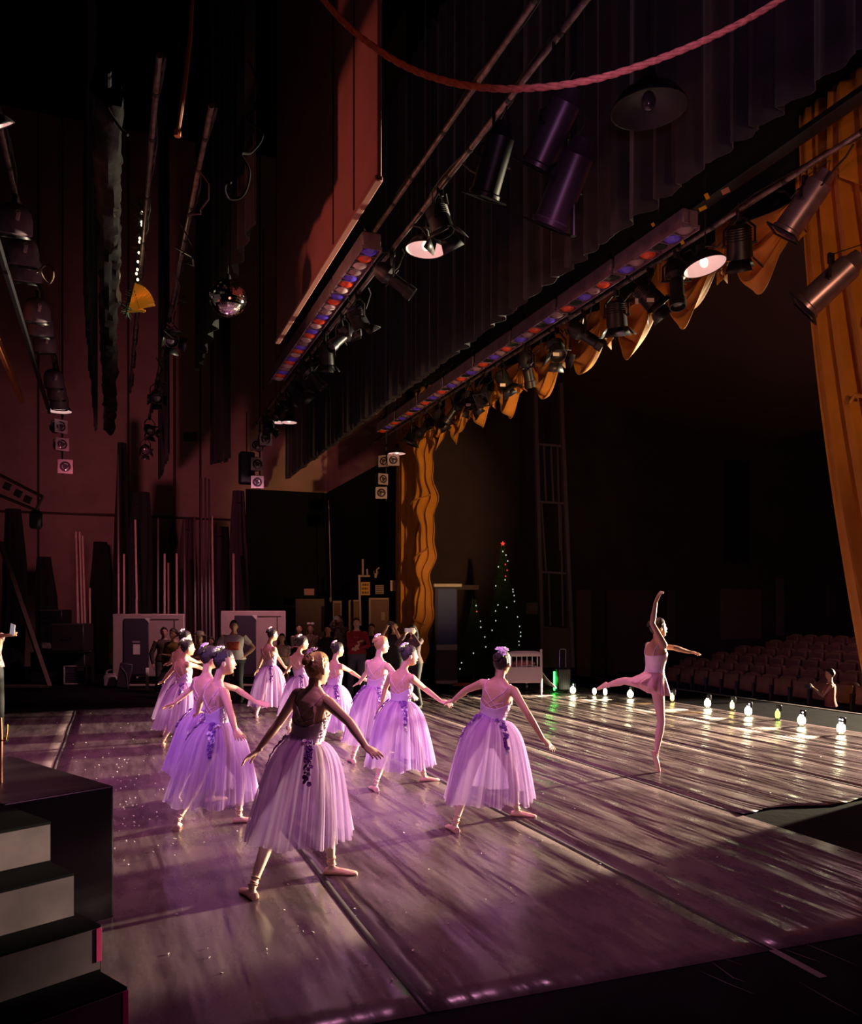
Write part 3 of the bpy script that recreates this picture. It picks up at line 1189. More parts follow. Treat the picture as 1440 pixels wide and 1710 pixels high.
def add_leg(mb, hip, kn, an, s, thick=1.0):
    k = s * thick
    cf = (kn - hip).cross(an - kn)
    mb.tube([hip, hip.lerp(kn, 0.35), hip.lerp(kn, 0.75), kn, kn.lerp(an, 0.28), kn.lerp(an, 0.6), kn.lerp(an, 0.88), an],
            [0.080 * k, 0.072 * k, 0.054 * k, 0.047 * k, 0.050 * k, 0.038 * k, 0.027 * k, 0.028 * k], 16, round_ends=True)


def add_hair(B, hc, fr, ri, up, s, root, hm, bun=True, style='bun', flowers=True, fl_side=-1, petal=None, band=None):
    mb = MB()
    n, m = 36, 26
    vs, keep = [], []
    rings = []
    for i in range(m + 1):
        th = max(-1.5, min(1.5, -PI / 2 + PI * i / m))
        row = []
        for j in range(n):
            ph = 2 * PI * j / n
            fx, ux = math.cos(th) * math.cos(ph), math.sin(th)
            hl = (ux * 0.75 - fx * 0.62)      # positive behind the hairline
            low = ux > -0.62
            k = 1 if (hl > -0.02 and low) else 0
            strand = 0.0012 * math.sin(ph * 22) + 0.0008 * math.sin(ph * 41)
            e = (0.010 if style != 'bun' else 0.0065) + strand
            if not k:
                e = -0.012
            row.append(head_pt(hc, fr, ri, up, s, th, ph, e))
            keep.append(k)
        rings.append(row)
    mb.loft(rings)
    if style == 'bun':
        bc = hc - fr * 0.082 * s + up * 0.055 * s
        bd = (-fr * 0.75 + up * 0.55).normalized()
        x, y, a = frame(bd, up)
        # coiled bun
        pts, rs = [], []
        for i in range(40):
            t = i / 39
            ang = t * 4.6 * PI
            rad = (0.036 * (1 - t) + 0.006) * s
            pts.append(bc + x * math.cos(ang) * rad + y * math.sin(ang) * rad + a * (0.006 + 0.030 * t) * s)
            rs.append(0.0135 * s * (1 - 0.35 * t))
        mb.tube(pts, rs, 8)
        mb.ell(bc + a * 0.008 * s, 0.036 * s, 0.036 * s, 0.028 * s, None, 14, 8)
    elif style == 'long':
        for j in range(22):
            ph = math.radians(100 + 160 * j / 21)
            p0 = head_pt(hc, fr, ri, up, s, 0.2, ph, 0.006)
            out = (ri * math.sin(ph) + fr * math.cos(ph))
            q = random.uniform(-.01, .01)
            mb.tube([p0, p0 - up * 0.09 * s + out * (0.012 + q), p0 - up * 0.19 * s + out * (0.022 + q), p0 - up * 0.27 * s + out * 0.010], [0.014 * s, 0.017 * s, 0.016 * s, 0.006 * s], 7, round_ends=True)
    hair = mb.build('hair', hm, root)
    if style == 'bun' and flowers:
        f = MB()
        sd = fl_side
        base = hc - fr * 0.045 * s + up * 0.108 * s + ri * sd * 0.018 * s
        nn = (up * 0.8 - fr * 0.5 + ri * sd * 0.4).normalized()
        x, y, a = frame(nn)
        for q, (u, v_, rr) in enumerate([(0, 0, 0.034), (0.036, 0.010, 0.028), (-0.030, 0.018, 0.027), (0.006, -0.034, 0.027), (-0.020, -0.022, 0.020), (0.020, 0.036, 0.022)]):
            flower(f, base + x * u * s + y * v_ * s + a * (0.010 - 0.006 * q * 0.3) * s, (nn + x * u * 14 + y * v_ * 14), rr * s, 5, 0.45)
        fo = f.build('hair_flower', petal or PETAL, root)
        solid(fo, 0.0012)
    return hair


def add_face(hc, fr, ri, up, s, root):
    e = MB()
    for k in (1, -1):
        c = head_pt(hc, fr, ri, up, s, math.radians(3.5), math.radians(24) * k, -0.006)
        e.cm = 0
        e.ell(c, 0.0115 * s, 0.0115 * s, 0.0085 * s, None, 10, 6)
        e.cm = 1
        e.ell(c + (fr + ri * 0.25 * k) * 0.0065 * s, 0.0068 * s, 0.0068 * s, 0.0065 * s, None, 8, 6)
    e.build('eye', [EYEW, EYED], root)
    b = MB()
    for k in (1, -1):
        pts = [head_pt(hc, fr, ri, up, s, math.radians(15 + q2), math.radians(q) * k, 0.001) for q, q2 in ((12, 0), (24, 4), (38, 1))]
        b.tube(pts, [0.003 * s, 0.0034 * s, 0.0018 * s], 6)
    b.build('eyebrow', BROW, root)
    l = MB()
    pts = [head_pt(hc, fr, ri, up, s, math.radians(-28), math.radians(q), 0.0) for q in (-17, -8, 0, 8, 17)]
    l.tube(pts, [0.002 * s, 0.0042 * s, 0.0048 * s, 0.0042 * s, 0.002 * s], 8, flat=1.3)
    l.build('mouth', LIPM, root)


def add_skirt(root, B, s, L, Rx, Rz, spread_dir, shift, seed, flutter=1.0):
    """romantic tulle skirt: a pleated outer net over a lining"""
    rnd = random.Random(seed)
    ph = [rnd.random() * 6.3 for _ in range(12)]
    sd = V(spread_dir).normalized()
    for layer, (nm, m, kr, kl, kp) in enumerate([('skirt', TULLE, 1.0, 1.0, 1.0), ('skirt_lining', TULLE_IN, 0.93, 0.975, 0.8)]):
        n = 320
        rows = []
        pl = []
        ts = [0, 0.02, 0.05, 0.09, 0.14, 0.20, 0.28, 0.37, 0.47, 0.58, 0.69, 0.80, 0.90, 0.96, 1.0]
        for t in ts:
            row = []
            for j in range(n):
                a = 2 * PI * j / n
                w0 = B.pt(1.035 - t * 0.12, a, 0.006 + 0.001 * layer)
                c0, r0, f0, u0 = B.spine(1.035)
                d0 = w0 - c0
                out = V((d0.x, d0.y, 0))
                rad0 = out.length
                out.normalize()
                prof = 0.36 * (1 - math.exp(-t / 0.09)) + 0.64 * t ** 0.85
                al = abs(out.dot(sd))
                Rr = (Rx * (al ** 2) + Rz * (1 - al ** 2)) * kr
                big = 1 + 0.05 * math.sin(3 * a + ph[0]) + 0.035 * math.sin(5 * a + ph[1])
                rad = rad0 + (Rr * big - rad0) * prof
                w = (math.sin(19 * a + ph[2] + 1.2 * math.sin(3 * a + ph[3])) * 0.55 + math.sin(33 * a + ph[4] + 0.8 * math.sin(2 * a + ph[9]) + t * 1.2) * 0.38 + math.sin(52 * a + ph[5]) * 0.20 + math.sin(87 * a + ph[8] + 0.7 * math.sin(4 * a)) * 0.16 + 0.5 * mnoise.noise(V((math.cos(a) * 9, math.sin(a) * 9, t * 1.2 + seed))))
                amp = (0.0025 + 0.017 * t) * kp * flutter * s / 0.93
                rad += w * amp
                z = -L * kl * t
                hem = t ** 6 * (0.012 * math.sin(7 * a + ph[6]) + 0.008 * math.sin(16 * a + ph[7]) + 0.014 * mnoise.noise(V((math.cos(a) * 14, math.sin(a) * 14, 3.0 + seed + layer * 5))))
                p = V((c0.x, c0.y, 0)) + out * rad + V(shift) * (t ** 1.3)
                p.z = w0.z * (1 - t) + (c0.z + 0) * t if t < 0.02 else c0.z
                p.z += z + hem + (w0.z - c0.z) * max(0, 1 - t * 4)
                row.append(p)
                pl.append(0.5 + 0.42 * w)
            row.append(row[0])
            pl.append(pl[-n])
            rows.append(row)
        mb = MB()
        mb.grid(rows)
        o = mb.build(nm, m, root)
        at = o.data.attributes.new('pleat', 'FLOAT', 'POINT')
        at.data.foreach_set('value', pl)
        if layer == 0:
            outer_rows = rows
    return outer_rows, ts


def trim_on_skirt(root, rows, ang0, n, t0, t1, seed, name='flower_trim'):
    rnd = random.Random(seed)
    mb = MB()
    nn = len(rows[0]) - 1
    for i in range(n):
        t = t0 + (t1 - t0) * (i / max(1, n - 1)) ** 1.15
        ri = t * (len(rows) - 1)
        i0 = min(len(rows) - 2, int(ri))
        w = (0.11 - 0.05 * i / n)
        if i % 7 == 6:
            w *= 1.5
        a = ang0 + rnd.uniform(-1, 1) * w * 3.0 / (1 + ri * 0.35)
        j = int((a / (2 * PI)) * nn) % nn
        p = rows[i0][j].lerp(rows[i0 + 1][j], ri - i0)
        q = rows[i0][(j + 2) % nn] - rows[i0][(j - 2) % nn]
        dn = rows[i0 + 1][j] - rows[i0][j]
        no = q.cross(dn).normalized()
        c = rows[i0][0].lerp(rows[i0][nn // 2], 0.5)
        if no.dot(p - c) < 0:
            no = -no
        mb.cm = 0 if rnd.random() < 0.82 else 1
        flower(mb, p + no * 0.012, no + V((rnd.uniform(-.3, .3), rnd.uniform(-.3, .3), rnd.uniform(-.2, .3))), rnd.uniform(0.011, 0.019), 5, 0.3)
    o = mb.build(name, [LACE, LACE_L], root)
    solid(o, 0.001)
    return o


def bodice(root, B, s, m=None, back_low=1.12, back_side=1.20, front=1.245, low=1.02, name='bodice'):
    mb = MB()
    n = 72
    rows = []
    K = 12
    for i in range(K + 1):
        row = []
        for j in range(n + 1):
            a = 2 * PI * j / n
            sa = math.sin(a)
            if sa < 0:
                k = (-sa) ** 1.5
                top = back_side + (back_low - back_side) * k
            else:
                k = sa
                top = back_side + (front - back_side) * k + 0.025 * abs(math.cos(a)) * (sa > 0.15) * math.sin(PI * min(1, sa))
            h = low + (top - low) * i / K
            row.append(B.pt(h, a, 0.0055))
        rows.append(row)
    mb.grid(rows)
    o = mb.build(name, m or BOD, root)
    solid(o, 0.003, 1.0)
    return o


def dancer(name, label, d, head, neck, waist, feet, hands, face, look, H, hair, group, elb=None, R=(0.36, 0.33), hem_y=None, pitch=0.0,
           voxel=0.0075, skin=None, curl=(0.3, 0.3), near=(False, False), palm=None, fl_side=-1, seed=1, trim=0.9, petal=None, dn=0.0, trims=True):
    """a dancer in the lilac dress; pixels are where the photo shows each joint, d the depth of her body"""
    skin = skin or SKIN
    s = H / 1.65
    base = cw((waist[0] - 720) / FPX * d, d, 0)
    root = thing(name, label, 'dancer', base, (0, 0, 0), group)
    L = lambda p: p - base
    W = L(P(waist[0], waist[1], d))
    N = L(P(neck[0], neck[1], d + dn))
    fdir = cdir(face)
    B = Body(W, N, fdir, s)
    mb = MB()
    rings = [[B.pt(h, 2 * PI * j / 28) for j in range(28)] for h, _, _, _ in TORSO]
    mb.loft(rings)
    # shoulder blades and buttocks round the trunk off
    c, r, f, u = B.spine(1.25)
    for k in (1, -1):
        mb.ell(c + r * k * 0.068 * s - f * 0.070 * s, 0.040 * s, 0.022 * s, 0.062 * s, Matrix((r, f, u)).transposed(), 12, 8)
    c, r, f, u = B.spine(0.86)
    for k in (1, -1):
        mb.ell(c + r * k * 0.062 * s - f * 0.068 * s, 0.070 * s, 0.062 * s, 0.075 * s, Matrix((r, f, u)).transposed(), 12, 8)
    c, r, f, u = B.spine(1.215)
    for k in (1, -1):
        mb.ell(c + r * k * 0.055 * s + f * 0.072 * s, 0.050 * s, 0.036 * s, 0.048 * s, Matrix((r, f, u)).transposed(), 12, 8)
    # head
    hd = (neck[0] + neck[1]) * 0
    lk = cdir(look)
    hu = V((0, 0, 1)) + lk * (-pitch)
    hu.normalize()
    hf = (lk - hu * lk.dot(hu)).normalized()
    hr = hf.cross(hu)
    hc = L(P(head[0], head[1], d + dn))
    hc = hc + lk * 0.0
    nb = B.spine(1.36)[0]
    nt = hc - hu * 0.055 * s - hf * 0.018 * s
    mb.tube([nb, nb.lerp(nt, 0.5) - hf * 0.004, nt], [0.052 * s, 0.044 * s, 0.043 * s], 16)
    tr = B.spine(1.33)
    for k in (1, -1):
        sj = B.joint('sr' if k > 0 else 'sl')
        mb.tube([nb.lerp(nt, 0.35) + tr[1] * k * 0.02 * s, tr[0] + tr[1] * k * 0.075 * s + tr[3] * 0.018 * s, sj], [0.030 * s, 0.036 * s, 0.040 * s], 12, round_ends=True)
    add_head(mb, hc, hf, hr, hu, s)
    # arms
    wr_pts = []
    for i, side in enumerate((-1, 1)):
        if hands[i] is None:
            continue
        sj = B.joint('sr' if side > 0 else 'sl')
        h = hands[i]
        ua, fa = 0.275 * s, 0.245 * s
        if elb and elb[i] is not None:
            el = ray_at(elb[i][0], elb[i][1], sj, ua, near[i], base)
            wr = ray_at(h[0], h[1], el, fa, near[i], base)
        else:
            wr = ray_at(h[0], h[1], sj, (ua + fa) * 0.975, near[i], base)
            el = bend_hint(sj, wr, V((0, 0, -0.4)) - fdir * 0.6 + B.right * side * 0.3, ua, fa)
        add_arm(mb, sj, el, wr, s)
        fd = (wr - el).normalized()
        pn = palm[i] if palm and palm[i] is not None else (V((0, 0, -1)) * 0.8 - B.right * side * 0.7 + fdir * 0.2)
        lift = V((0, 0, 0.30)) + B.right * side * 0.12
        add_hand(mb, wr, fd + lift, V(pn), s, side, curl[i], 0.13)
        wr_pts.append(wr)
    # legs
    shoes = []
    for i, side in enumerate((-1, 1)):
        heel, toe = L(F(*feet[i][0])), L(F(*feet[i][1]))
        ax = (toe - heel)
        ax.z = 0
        fl = 0.235 * s
        mid = heel.lerp(toe, 0.5)
        ax.normalize()
        heel = mid - ax * fl * 0.5
        toe = mid + ax * fl * 0.5
        heel.z = toe.z = 0.004
        if len(feet[i]) > 2:
            heel.z += feet[i][2]
        an = heel + ax * 0.052 * s + V((0, 0, 0.075 * s))
        hip = B.joint('hr' if side > 0 else 'hl')
        tot = (an - hip).length
        l1 = max(0.405 * s, tot * 0.509)
        l2 = max(0.395 * s, tot * 0.496)
        kn = bend_hint(hip, an, ax * 0.8 + fdir * 0.6, l1, l2)
        add_leg(mb, hip, kn, an, s)
        mb.loft(foot_rings(heel, toe, s)[0])
        shoes.append((heel, toe, an, kn, ax))
    zh = B.spine(0.84)[0].z
    body = fuse(mb, 'body', [skin, TIGHTS], voxel, root, 3, lambda c: 1 if c.z < zh - 0.02 and abs(c.x) + abs(c.y) < 1.4 and near_leg(c, shoes, B) else 0)
    bv = bvh(body)
    for heel, toe, an, kn, ax in shoes:
        sh = MB()
        rg, a_, u_ = foot_rings(heel, toe, s, 0.004, low=True)
        sh.loft(rg)
        # blocked toe box
        sh.ell(toe - ax * 0.016 * s + V((0, 0, 0.013 * s)), 0.017 * s, 0.017 * s, 0.013 * s, None, 10, 6)
        so = sh.build('pointe_shoe', SATIN, root)
        rb = MB()
        kd = (kn - an).normalized()
        for t, tilt in ((0.012, 0.25), (0.040, -0.25), (0.062, 0.1)):
            c = an + kd * t * s
            n_ = (kd + ax * tilt).normalized()
            x, y, _ = frame(n_)
            loop = [c + x * math.cos(q) * 0.034 * s + y * math.sin(q) * 0.034 * s for q in [2 * PI * k / 20 for k in range(21)]]
            res = []
            for p in loop:
                co, no, ix, di = bv.find_nearest(p)
                res.append(co + no * 0.002)
            rb.tube(res, 0.0055 * s, 6, flat=0.5)
        rb.build('ribbon', RIBBON, so)
    bodice(root, B, s)
    # straps
    st = MB()
    for k in (1, -1):
        aR = math.radians(90 - 34 * k)
        top = B.spine(1.36)[0] + B.right * k * 0.105 * s
        bk = [B.pt(1.29, math.radians(270 + 34 * k), 0.004)]
        f0 = B.pt(1.25, math.radians(90 - 38 * k), 0.004)
        ribbon_on(bv, [f0, B.pt(1.31, math.radians(90 - 44 * k), 0.0), top, bk[0], B.pt(1.205, math.radians(270 + 4 * k)), B.pt(1.125, math.radians(270 - 34 * k))], 0.0042 * s, 0.0025, st)
        ribbon_on(bv, [bk[0], B.pt(1.22, math.radians(270 + 42 * k)), B.pt(1.17, math.radians(270 + 50 * k))], 0.0042 * s, 0.0025, st)
        ribbon_on(bv, [B.pt(1.20, math.radians(270 + 46 * k)), B.pt(1.15, math.radians(270 + 8 * k)), B.pt(1.095, math.radians(270 - 22 * k))], 0.0038 * s, 0.0025, st)
    st.build('strap', STRAPM, root)
    # skirt
    a0 = V(F(*feet[0][0])) - base
    a1 = V(F(*feet[1][0])) - base
    sd = a1 - a0
    sd.z = 0
    if sd.length < 0.05:
        sd = fdir
    mid = (a0 + a1) * 0.5
    pel = B.spine(0.86)[0]
    shift = V((mid.x - pel.x, mid.y - pel.y, 0)) * 0.4
    zt = W.z
    if hem_y:
        zb = EYE - (hem_y - HZ) / FPX * (d - 0.1)
        Ls = zt - zb
    else:
        Ls = 0.66 * s
    rows, ts = add_skirt(root, B, s, Ls, R[0], R[1], sd, shift, seed)
    # lace sprays: behind the right hip and on the left hip
    if trims:
        trim_on_skirt(root, rows, math.radians(314), 46, 0.06, 0.52, seed, 'flower_trim')
        trim_on_skirt(root, rows, math.radians(232), 26, 0.06, 0.44, seed + 5, 'flower_trim')
        bt = MB()
        for i in range(9):
            p = B.pt(1.25 - 0.022 * i, math.radians(352 + 5 * (i % 3)), 0.012)
            c_, r_, f_, u_ = B.spine(1.2)
            flower(bt, p, (p - c_) * 1.0 + V((0, 0, 0.02)), 0.014, 5, 0.3)
        solid(bt.build('bodice_trim', LACE_L, root), 0.001)
    add_hair(B, hc, hf, hr, hu, s, root, hair, fl_side=fl_side, petal=petal)
    add_face(hc, hf, hr, hu, s, root)
    return root


def near_leg(c, shoes, B):
    for side, (heel, toe, an, kn, ax) in zip(('hl', 'hr'), shoes):
        hip = B.joint(side)
        for a, b in ((hip, kn), (kn, an), (heel, toe)):
            ab = b - a
            t = max(0, min(1, (V(c) - a).dot(ab) / ab.length_squared))
            if (V(c) - (a + ab * t)).length < 0.12:
                return True
    return False
# ================================================================== THE RIG
LENS_R = mat('red_roundel', (0.65, 0.05, 0.02), 0.18, bump=0.4, bscale=30, emit=(1, 0.10, 0.03), estr=0.03)
LENS_B = mat('blue_roundel', (0.10, 0.05, 0.60), 0.18, bump=0.4, bscale=30, emit=(0.25, 0.08, 1), estr=0.03)
LENS_C = mat('clear_roundel', (0.30, 0.18, 0.22), 0.15, bump=0.4, bscale=30)
LENS_W = mat('frosted_roundel', (0.60, 0.42, 0.46), 0.4)
HOLE = mat('empty_socket', (0.004, 0.004, 0.004), 0.9)
STRIPM = mat('strip_housing', (0.24, 0.15, 0.21), 0.5, metal=0.1, var=0.3, vscale=6)
GLASS = mat('dark_lens', (0.05, 0.035, 0.05), 0.12, spec=0.8)
DISC = mat('reflector_white', (0.80, 0.55, 0.52), 0.6, emit=(1.0, 0.62, 0.58), estr=0.5)
LABELW = mat('white_label', (0.85, 0.72, 0.72), 0.6)
CABLE = mat('black_cable', (0.018, 0.015, 0.018), 0.5)
SILVER = mat('scratched_silver_can', (0.40, 0.27, 0.42), 0.34, metal=0.75, var=0.2, vscale=10)
PLUMCAN = mat('dark_plum_can', (0.10, 0.065, 0.10), 0.36, metal=0.5)


def batten(name, label, X, Z, y0, y1, tapes=True):
    t = thing(name, label, 'pipe', (X, (y0 + y1) / 2, Z))
    h = (y1 - y0) / 2
    b = MB()
    b.tube([(0, -h, 0), (0, h, 0)], 0.026, 12)
    b.build('pipe', GREYM, t)
    rnd = random.Random(int(X * 100))
    y = -h + 0.5
    while y < h:
        b = MB()
        b.tube([(0, y, 0), (0, y + 0.05, 0)], 0.031, 10)
        b.build('tape_band', CABLE, t)
        y += rnd.uniform(0.5, 1.2)
    # cable bundle lying along the pipe
    for q in range(3):
        b = MB()
        pts = []
        n = 60
        for i in range(n + 1):
            yy = -h + 2 * h * i / n
            pts.append((0.03 * math.sin(i * 0.8 + q) + 0.02, yy, 0.03 + 0.035 * abs(math.sin(i * 0.53 + q * 2)) * (-1 if i % 7 < 2 else 1)))
        b.tube(pts, 0.010, 6)
        b.build('cable', CABLE, t)
    return t


batten('lighting_pipe', 'near lighting pipe running from the hanging panel into the far wing, worn steel', 3.07, 6.02, 2.2, 19.6)
batten('lighting_pipe', 'lighting pipe right above the gold swags, carrying the longest row of coloured lamps', 6.20, 6.03, 3.5, 20.2)
batten('lighting_pipe', 'upstage lighting pipe at the left edge of the photo', -0.93, 6.15, 5.0, 19.0)
batten('rigging_pipe', 'thin pipe parallel to and above the near lighting pipe', 3.0, 6.42, 2.2, 17.0)
batten('rigging_pipe', 'thin pipe above the pipe over the gold swags', 5.75, 6.9, 3.0, 19.0)
batten('rigging_pipe', 'dark pipe carrying the garland and the gold fan', 0.36, 6.22, 7.0, 18.0)


def hang_wires(X, Z, ys, label):
    for y in ys:
        b = MB()
        b.tube([(X, y, Z), (X, y, 18.0)], 0.006, 6)
        tag(b.build('lift_line', GREYM), label, 'lift line', 'steel lift lines of the pipes')


hang_wires(3.07, 6.0, [4.2, 8.2, 12.2, 16.2, 19.4], 'steel lift line of the near lighting pipe')
hang_wires(6.2, 6.0, [5.0, 8.5, 12.0, 15.5, 19.0], 'steel lift line of the pipe over the gold swags')


# ---- strip lights
def strip_light(label, X, Z, y0, n, pitch, order, w=0.26, tilt=0.0):
    L = n * pitch
    t = thing('strip_light', label, 'strip light', (X, y0 + L / 2, Z), (0, tilt, 0), 'coloured strip lights')
    b = MB()
    b.box((0, 0, 0.10), (w, L - 0.02, 0.18), bev=0.02)
    b.build('housing', STRIPM, t)
    b = MB()
    for k in (-1, 1):
        b.box((k * w * 0.5, 0, 0.0), (0.014, L - 0.02, 0.05))
    for k in range(n + 1):
        b.box((0, -L / 2 + k * pitch * 0.999, -0.001), (w, 0.010, 0.030))
    b.build('lens_frame', STRIPM, t)
    for k in range(n):
        c = order[k % len(order)]
        y = -L / 2 + (k + 0.5) * pitch
        r = min(w, pitch) * 0.40
        b = MB()
        if c == 'K':
            b.lathe([(r, 0.0), (r * 0.96, 0.012), (r * 0.9, 0.012), (0, 0.012)], (0, y, 0.004), (0, 0, -1), 18, True)
            b.build('empty_socket', HOLE, t)
        else:
            b.lathe([(r * 1.05, 0.0), (r * 1.05, 0.014), (r * 0.93, 0.020), (r * 0.75, 0.034), (r * 0.4, 0.046), (0, 0.05)], (0, y, 0.004), (0, 0, -1), 18, True)
            b.build('lens', {'R': LENS_R, 'B': LENS_B, 'C': LENS_C, 'W': LENS_W}[c], t)
    for k in (-0.35, 0.35):
        b = MB()
        b.box((0, L * k, 0.24), (0.03, 0.04, 0.14))
        b.tube([(0, L * k - 0.02, 0.32), (0, L * k + 0.02, 0.32)], 0.04, 10)
        b.build('hanging_bracket', BLACKM, t)
    return t


names = ['nearest', 'second nearest', 'middle', 'second farthest', 'farthest']
for i in range(4):
    strip_light('%s section of coloured strip light beside the near lighting pipe' % ['nearest', 'second', 'third', 'farthest'][i], 2.78, 5.93, 9.15 + i * 1.46, 7, 0.203, 'BRWC', 0.23)
yy = 7.45
for i in range(8):
    strip_light('section %s of the strip light above the gold swags' % ['one (nearest, by the yellow tags)', 'two, nearer than the white dome lamp', 'three, left of the white dome lamp', 'four, over the seventh swag', 'five, over the sixth swag', 'six, over the fifth swag', 'seven, over the fourth swag', 'eight, over the third swag', 'nine, farthest by the boom lamps'][i],
                5.86, 5.96, yy, 6, 0.225, 'CBKR' if i % 2 == 0 else 'KRCB', 0.215)
    yy += 6 * 0.225 + 0.05


# ---- lamps
def lamp(kind, label, loc, aim, s=1.0, body=None, group=None, drop=0.22, stem=0.0):
    """stage lamp hanging by a yoke; aim is the direction of its lens"""
    aim = V(aim).normalized()
    t = thing({'fresnel': 'fresnel_lamp', 'ellipsoidal': 'profile_lamp', 'par': 'par_can'}[kind], label, 'stage lamp', loc, (0, 0, 0), group)
    body = body or BLACKM
    c = V((0, 0, -drop - 0.10 * s))
    side = aim.cross(V((0, 0, 1)))
    side = side.normalized() if side.length > 0.05 else V((0, 1, 0))
    b = MB()
    if kind == 'fresnel':
        prof = [(0.0, -0.17), (0.07, -0.17), (0.105, -0.14), (0.11, -0.02), (0.115, 0.05), (0.118, 0.12), (0.108, 0.12), (0.10, 0.04), (0.0, 0.03)]
        lr, lz = 0.10, 0.07
    elif kind == 'ellipsoidal':
        prof = [(0.0, -0.24), (0.06, -0.23), (0.105, -0.16), (0.11, -0.06), (0.07, -0.01), (0.072, 0.20), (0.084, 0.21), (0.084, 0.30), (0.074, 0.30), (0.07, 0.22), (0.0, 0.20)]
        lr, lz = 0.07, 0.26
    else:
        prof = [(0.0, -0.26), (0.06, -0.255), (0.075, -0.19), (0.10, -0.16), (0.104, 0.20), (0.116, 0.21), (0.116, 0.235), (0.098, 0.235), (0.096, 0.05), (0.0, 0.0)]
        lr, lz = 0.094, 0.10
    b.lathe([(r * s, h * s) for r, h in prof], c, aim, 26)
    b.build('housing', body, t)
    b = MB()
    b.lathe([(lr * s, 0), (lr * 0.8 * s, 0.012 * s), (lr * 0.4 * s, 0.022 * s), (0, 0.025 * s)], c + aim * lz * s, aim, 22, False)
    b.build('lens', GLASS, t)
    b = MB()
    yr = 0.135 * s
    b.tube([c + side * yr, c + side * yr + V((0, 0, drop * 0.75)), V((0, 0, -0.06)) + side * 0.05, V((0, 0, -0.06)) - side * 0.05, c - side * yr + V((0, 0, drop * 0.75)), c - side * yr], 0.011 * s, 6)
    b.tube([c + side * (yr + 0.02), c - side * (yr + 0.02)], 0.012 * s, 8)
    b.build('yoke', BLACKM, t)
    b = MB()
    b.box((0, 0, -0.02), (0.07, 0.035, 0.10), bev=0.008)
    b.tube([(0, 0, -0.08), (0, 0, -0.05 + stem)], 0.014, 8)
    b.build('clamp', BLACKM, t)
    if kind == 'fresnel':
        x, y, a = frame(aim)
        b = MB()
        for k, (u, v_) in enumerate(((x, y), (-x, y), (y, x), (-y, x))):
            p = c + aim * 0.125 * s + u * 0.115 * s
            o = (aim * 0.75 + u * 0.66).normalized()
            q = [p - v_ * 0.085 * s, p + v_ * 0.085 * s, p + v_ * 0.12 * s + o * 0.13 * s, p - v_ * 0.12 * s + o * 0.13 * s]
            if k % 2 == 0 or True:
                b.quad(*q)
        solid(b.build('barn_door', BLACKM, t), 0.003)
        b = MB()
        for k in range(5):
            b.lathe([(0.112 * s, 0), (0.118 * s, 0.004 * s), (0.112 * s, 0.008 * s)], c + aim * (-0.13 + 0.022 * k) * s, aim, 20)
        b.build('cooling_fins', body, t)
    if kind == 'par':
        x, y, a = frame(aim)
        b = MB()
        p = c + aim * 0.245 * s
        for u in (-1, 1):
            b.box(p + x * u * 0.118 * s, (0.02 * s, 0.24 * s, 0.012 * s), Matrix((x, y, a)).transposed())
            b.box(p + y * u * 0.118 * s, (0.24 * s, 0.02 * s, 0.012 * s), Matrix((x, y, a)).transposed())
        b.build('gel_frame', BLACKM, t)
    if kind == 'ellipsoidal':
        b = MB()
        x, y, a = frame(aim)
        for k in range(4):
            u = (x, -x, y, -y)[k]
            b.box(c + aim * 0.0 + u * 0.10 * s, (0.010 * s, 0.010 * s, 0.010 * s), Matrix((x, y, a)).transposed())
            b.tube([c + u * 0.06 * s, c + u * 0.13 * s], 0.004 * s, 5)
        b.build('shutter', GREYM, t)
    # supply lead looping up to the pipe
    b = MB()
    e = c - aim * 0.2 * s
    b.tube([e, e - aim * 0.07 + V((0, 0, -0.03)), e - aim * 0.10 + V((0, 0, 0.08)), V((0.02, 0.06, 0.03))], 0.006, 6)
    b.build('lead', CABLE, t)
    return t


def lab_on(t, loc, s=(0.09, 0.002, 0.05), rz=0.0):
    b = MB()
    b.box((0, 0, 0), s, Matrix.Rotation(rz, 3, 'Z'))
    o = b.build('paper_label', LABELW, t)
    o.location = loc
    return o


YA = lambda px: on_batten(px, 3.07)
YB = lambda px: on_batten(px, 6.20)
GA, GB = 'lamps on the near lighting pipe', 'lamps on the pipe over the gold swags'
rnd = random.Random(5)
for i, (px, kd, aim, lb) in enumerate([
        (448, 'fresnel', (0.1, -0.3, -0.9), 'black fresnel lamp low among cables beside the farthest white disc of the near pipe'),
        (470, 'ellipsoidal', (-0.5, -0.5, -0.7), 'black profile lamp pointing down left, far end of the near lighting pipe'),
        (497, 'fresnel', (0.5, -0.4, -0.8), 'black fresnel lamp second group from the far end of the near pipe'),
        (520, 'ellipsoidal', (0.6, -0.2, -0.7), 'profile lamp aimed right with a magenta-lit rim, near pipe'),
        (545, 'fresnel', (0.1, 0.3, -0.9), 'black box-like fresnel under the end of the near strip light'),
        (572, 'ellipsoidal', (-0.6, -0.3, -0.6), 'slanting profile lamp over the middle of the pleated black border'),
        (598, 'fresnel', (0.5, 0.2, -0.8), 'black fresnel with barn doors, right of the near strip light'),
        (655, 'ellipsoidal', (0.75, -0.15, -0.55), 'profile lamp with a pink-lit lens left of the larger hanging white disc'),
        (735, 'fresnel', (0.2, -0.2, -0.9), 'dark lamp directly above the larger hanging white disc')]):
    lamp(kd, lb, (3.07, YA(px), 6.0), aim, 1.0, None, GA)
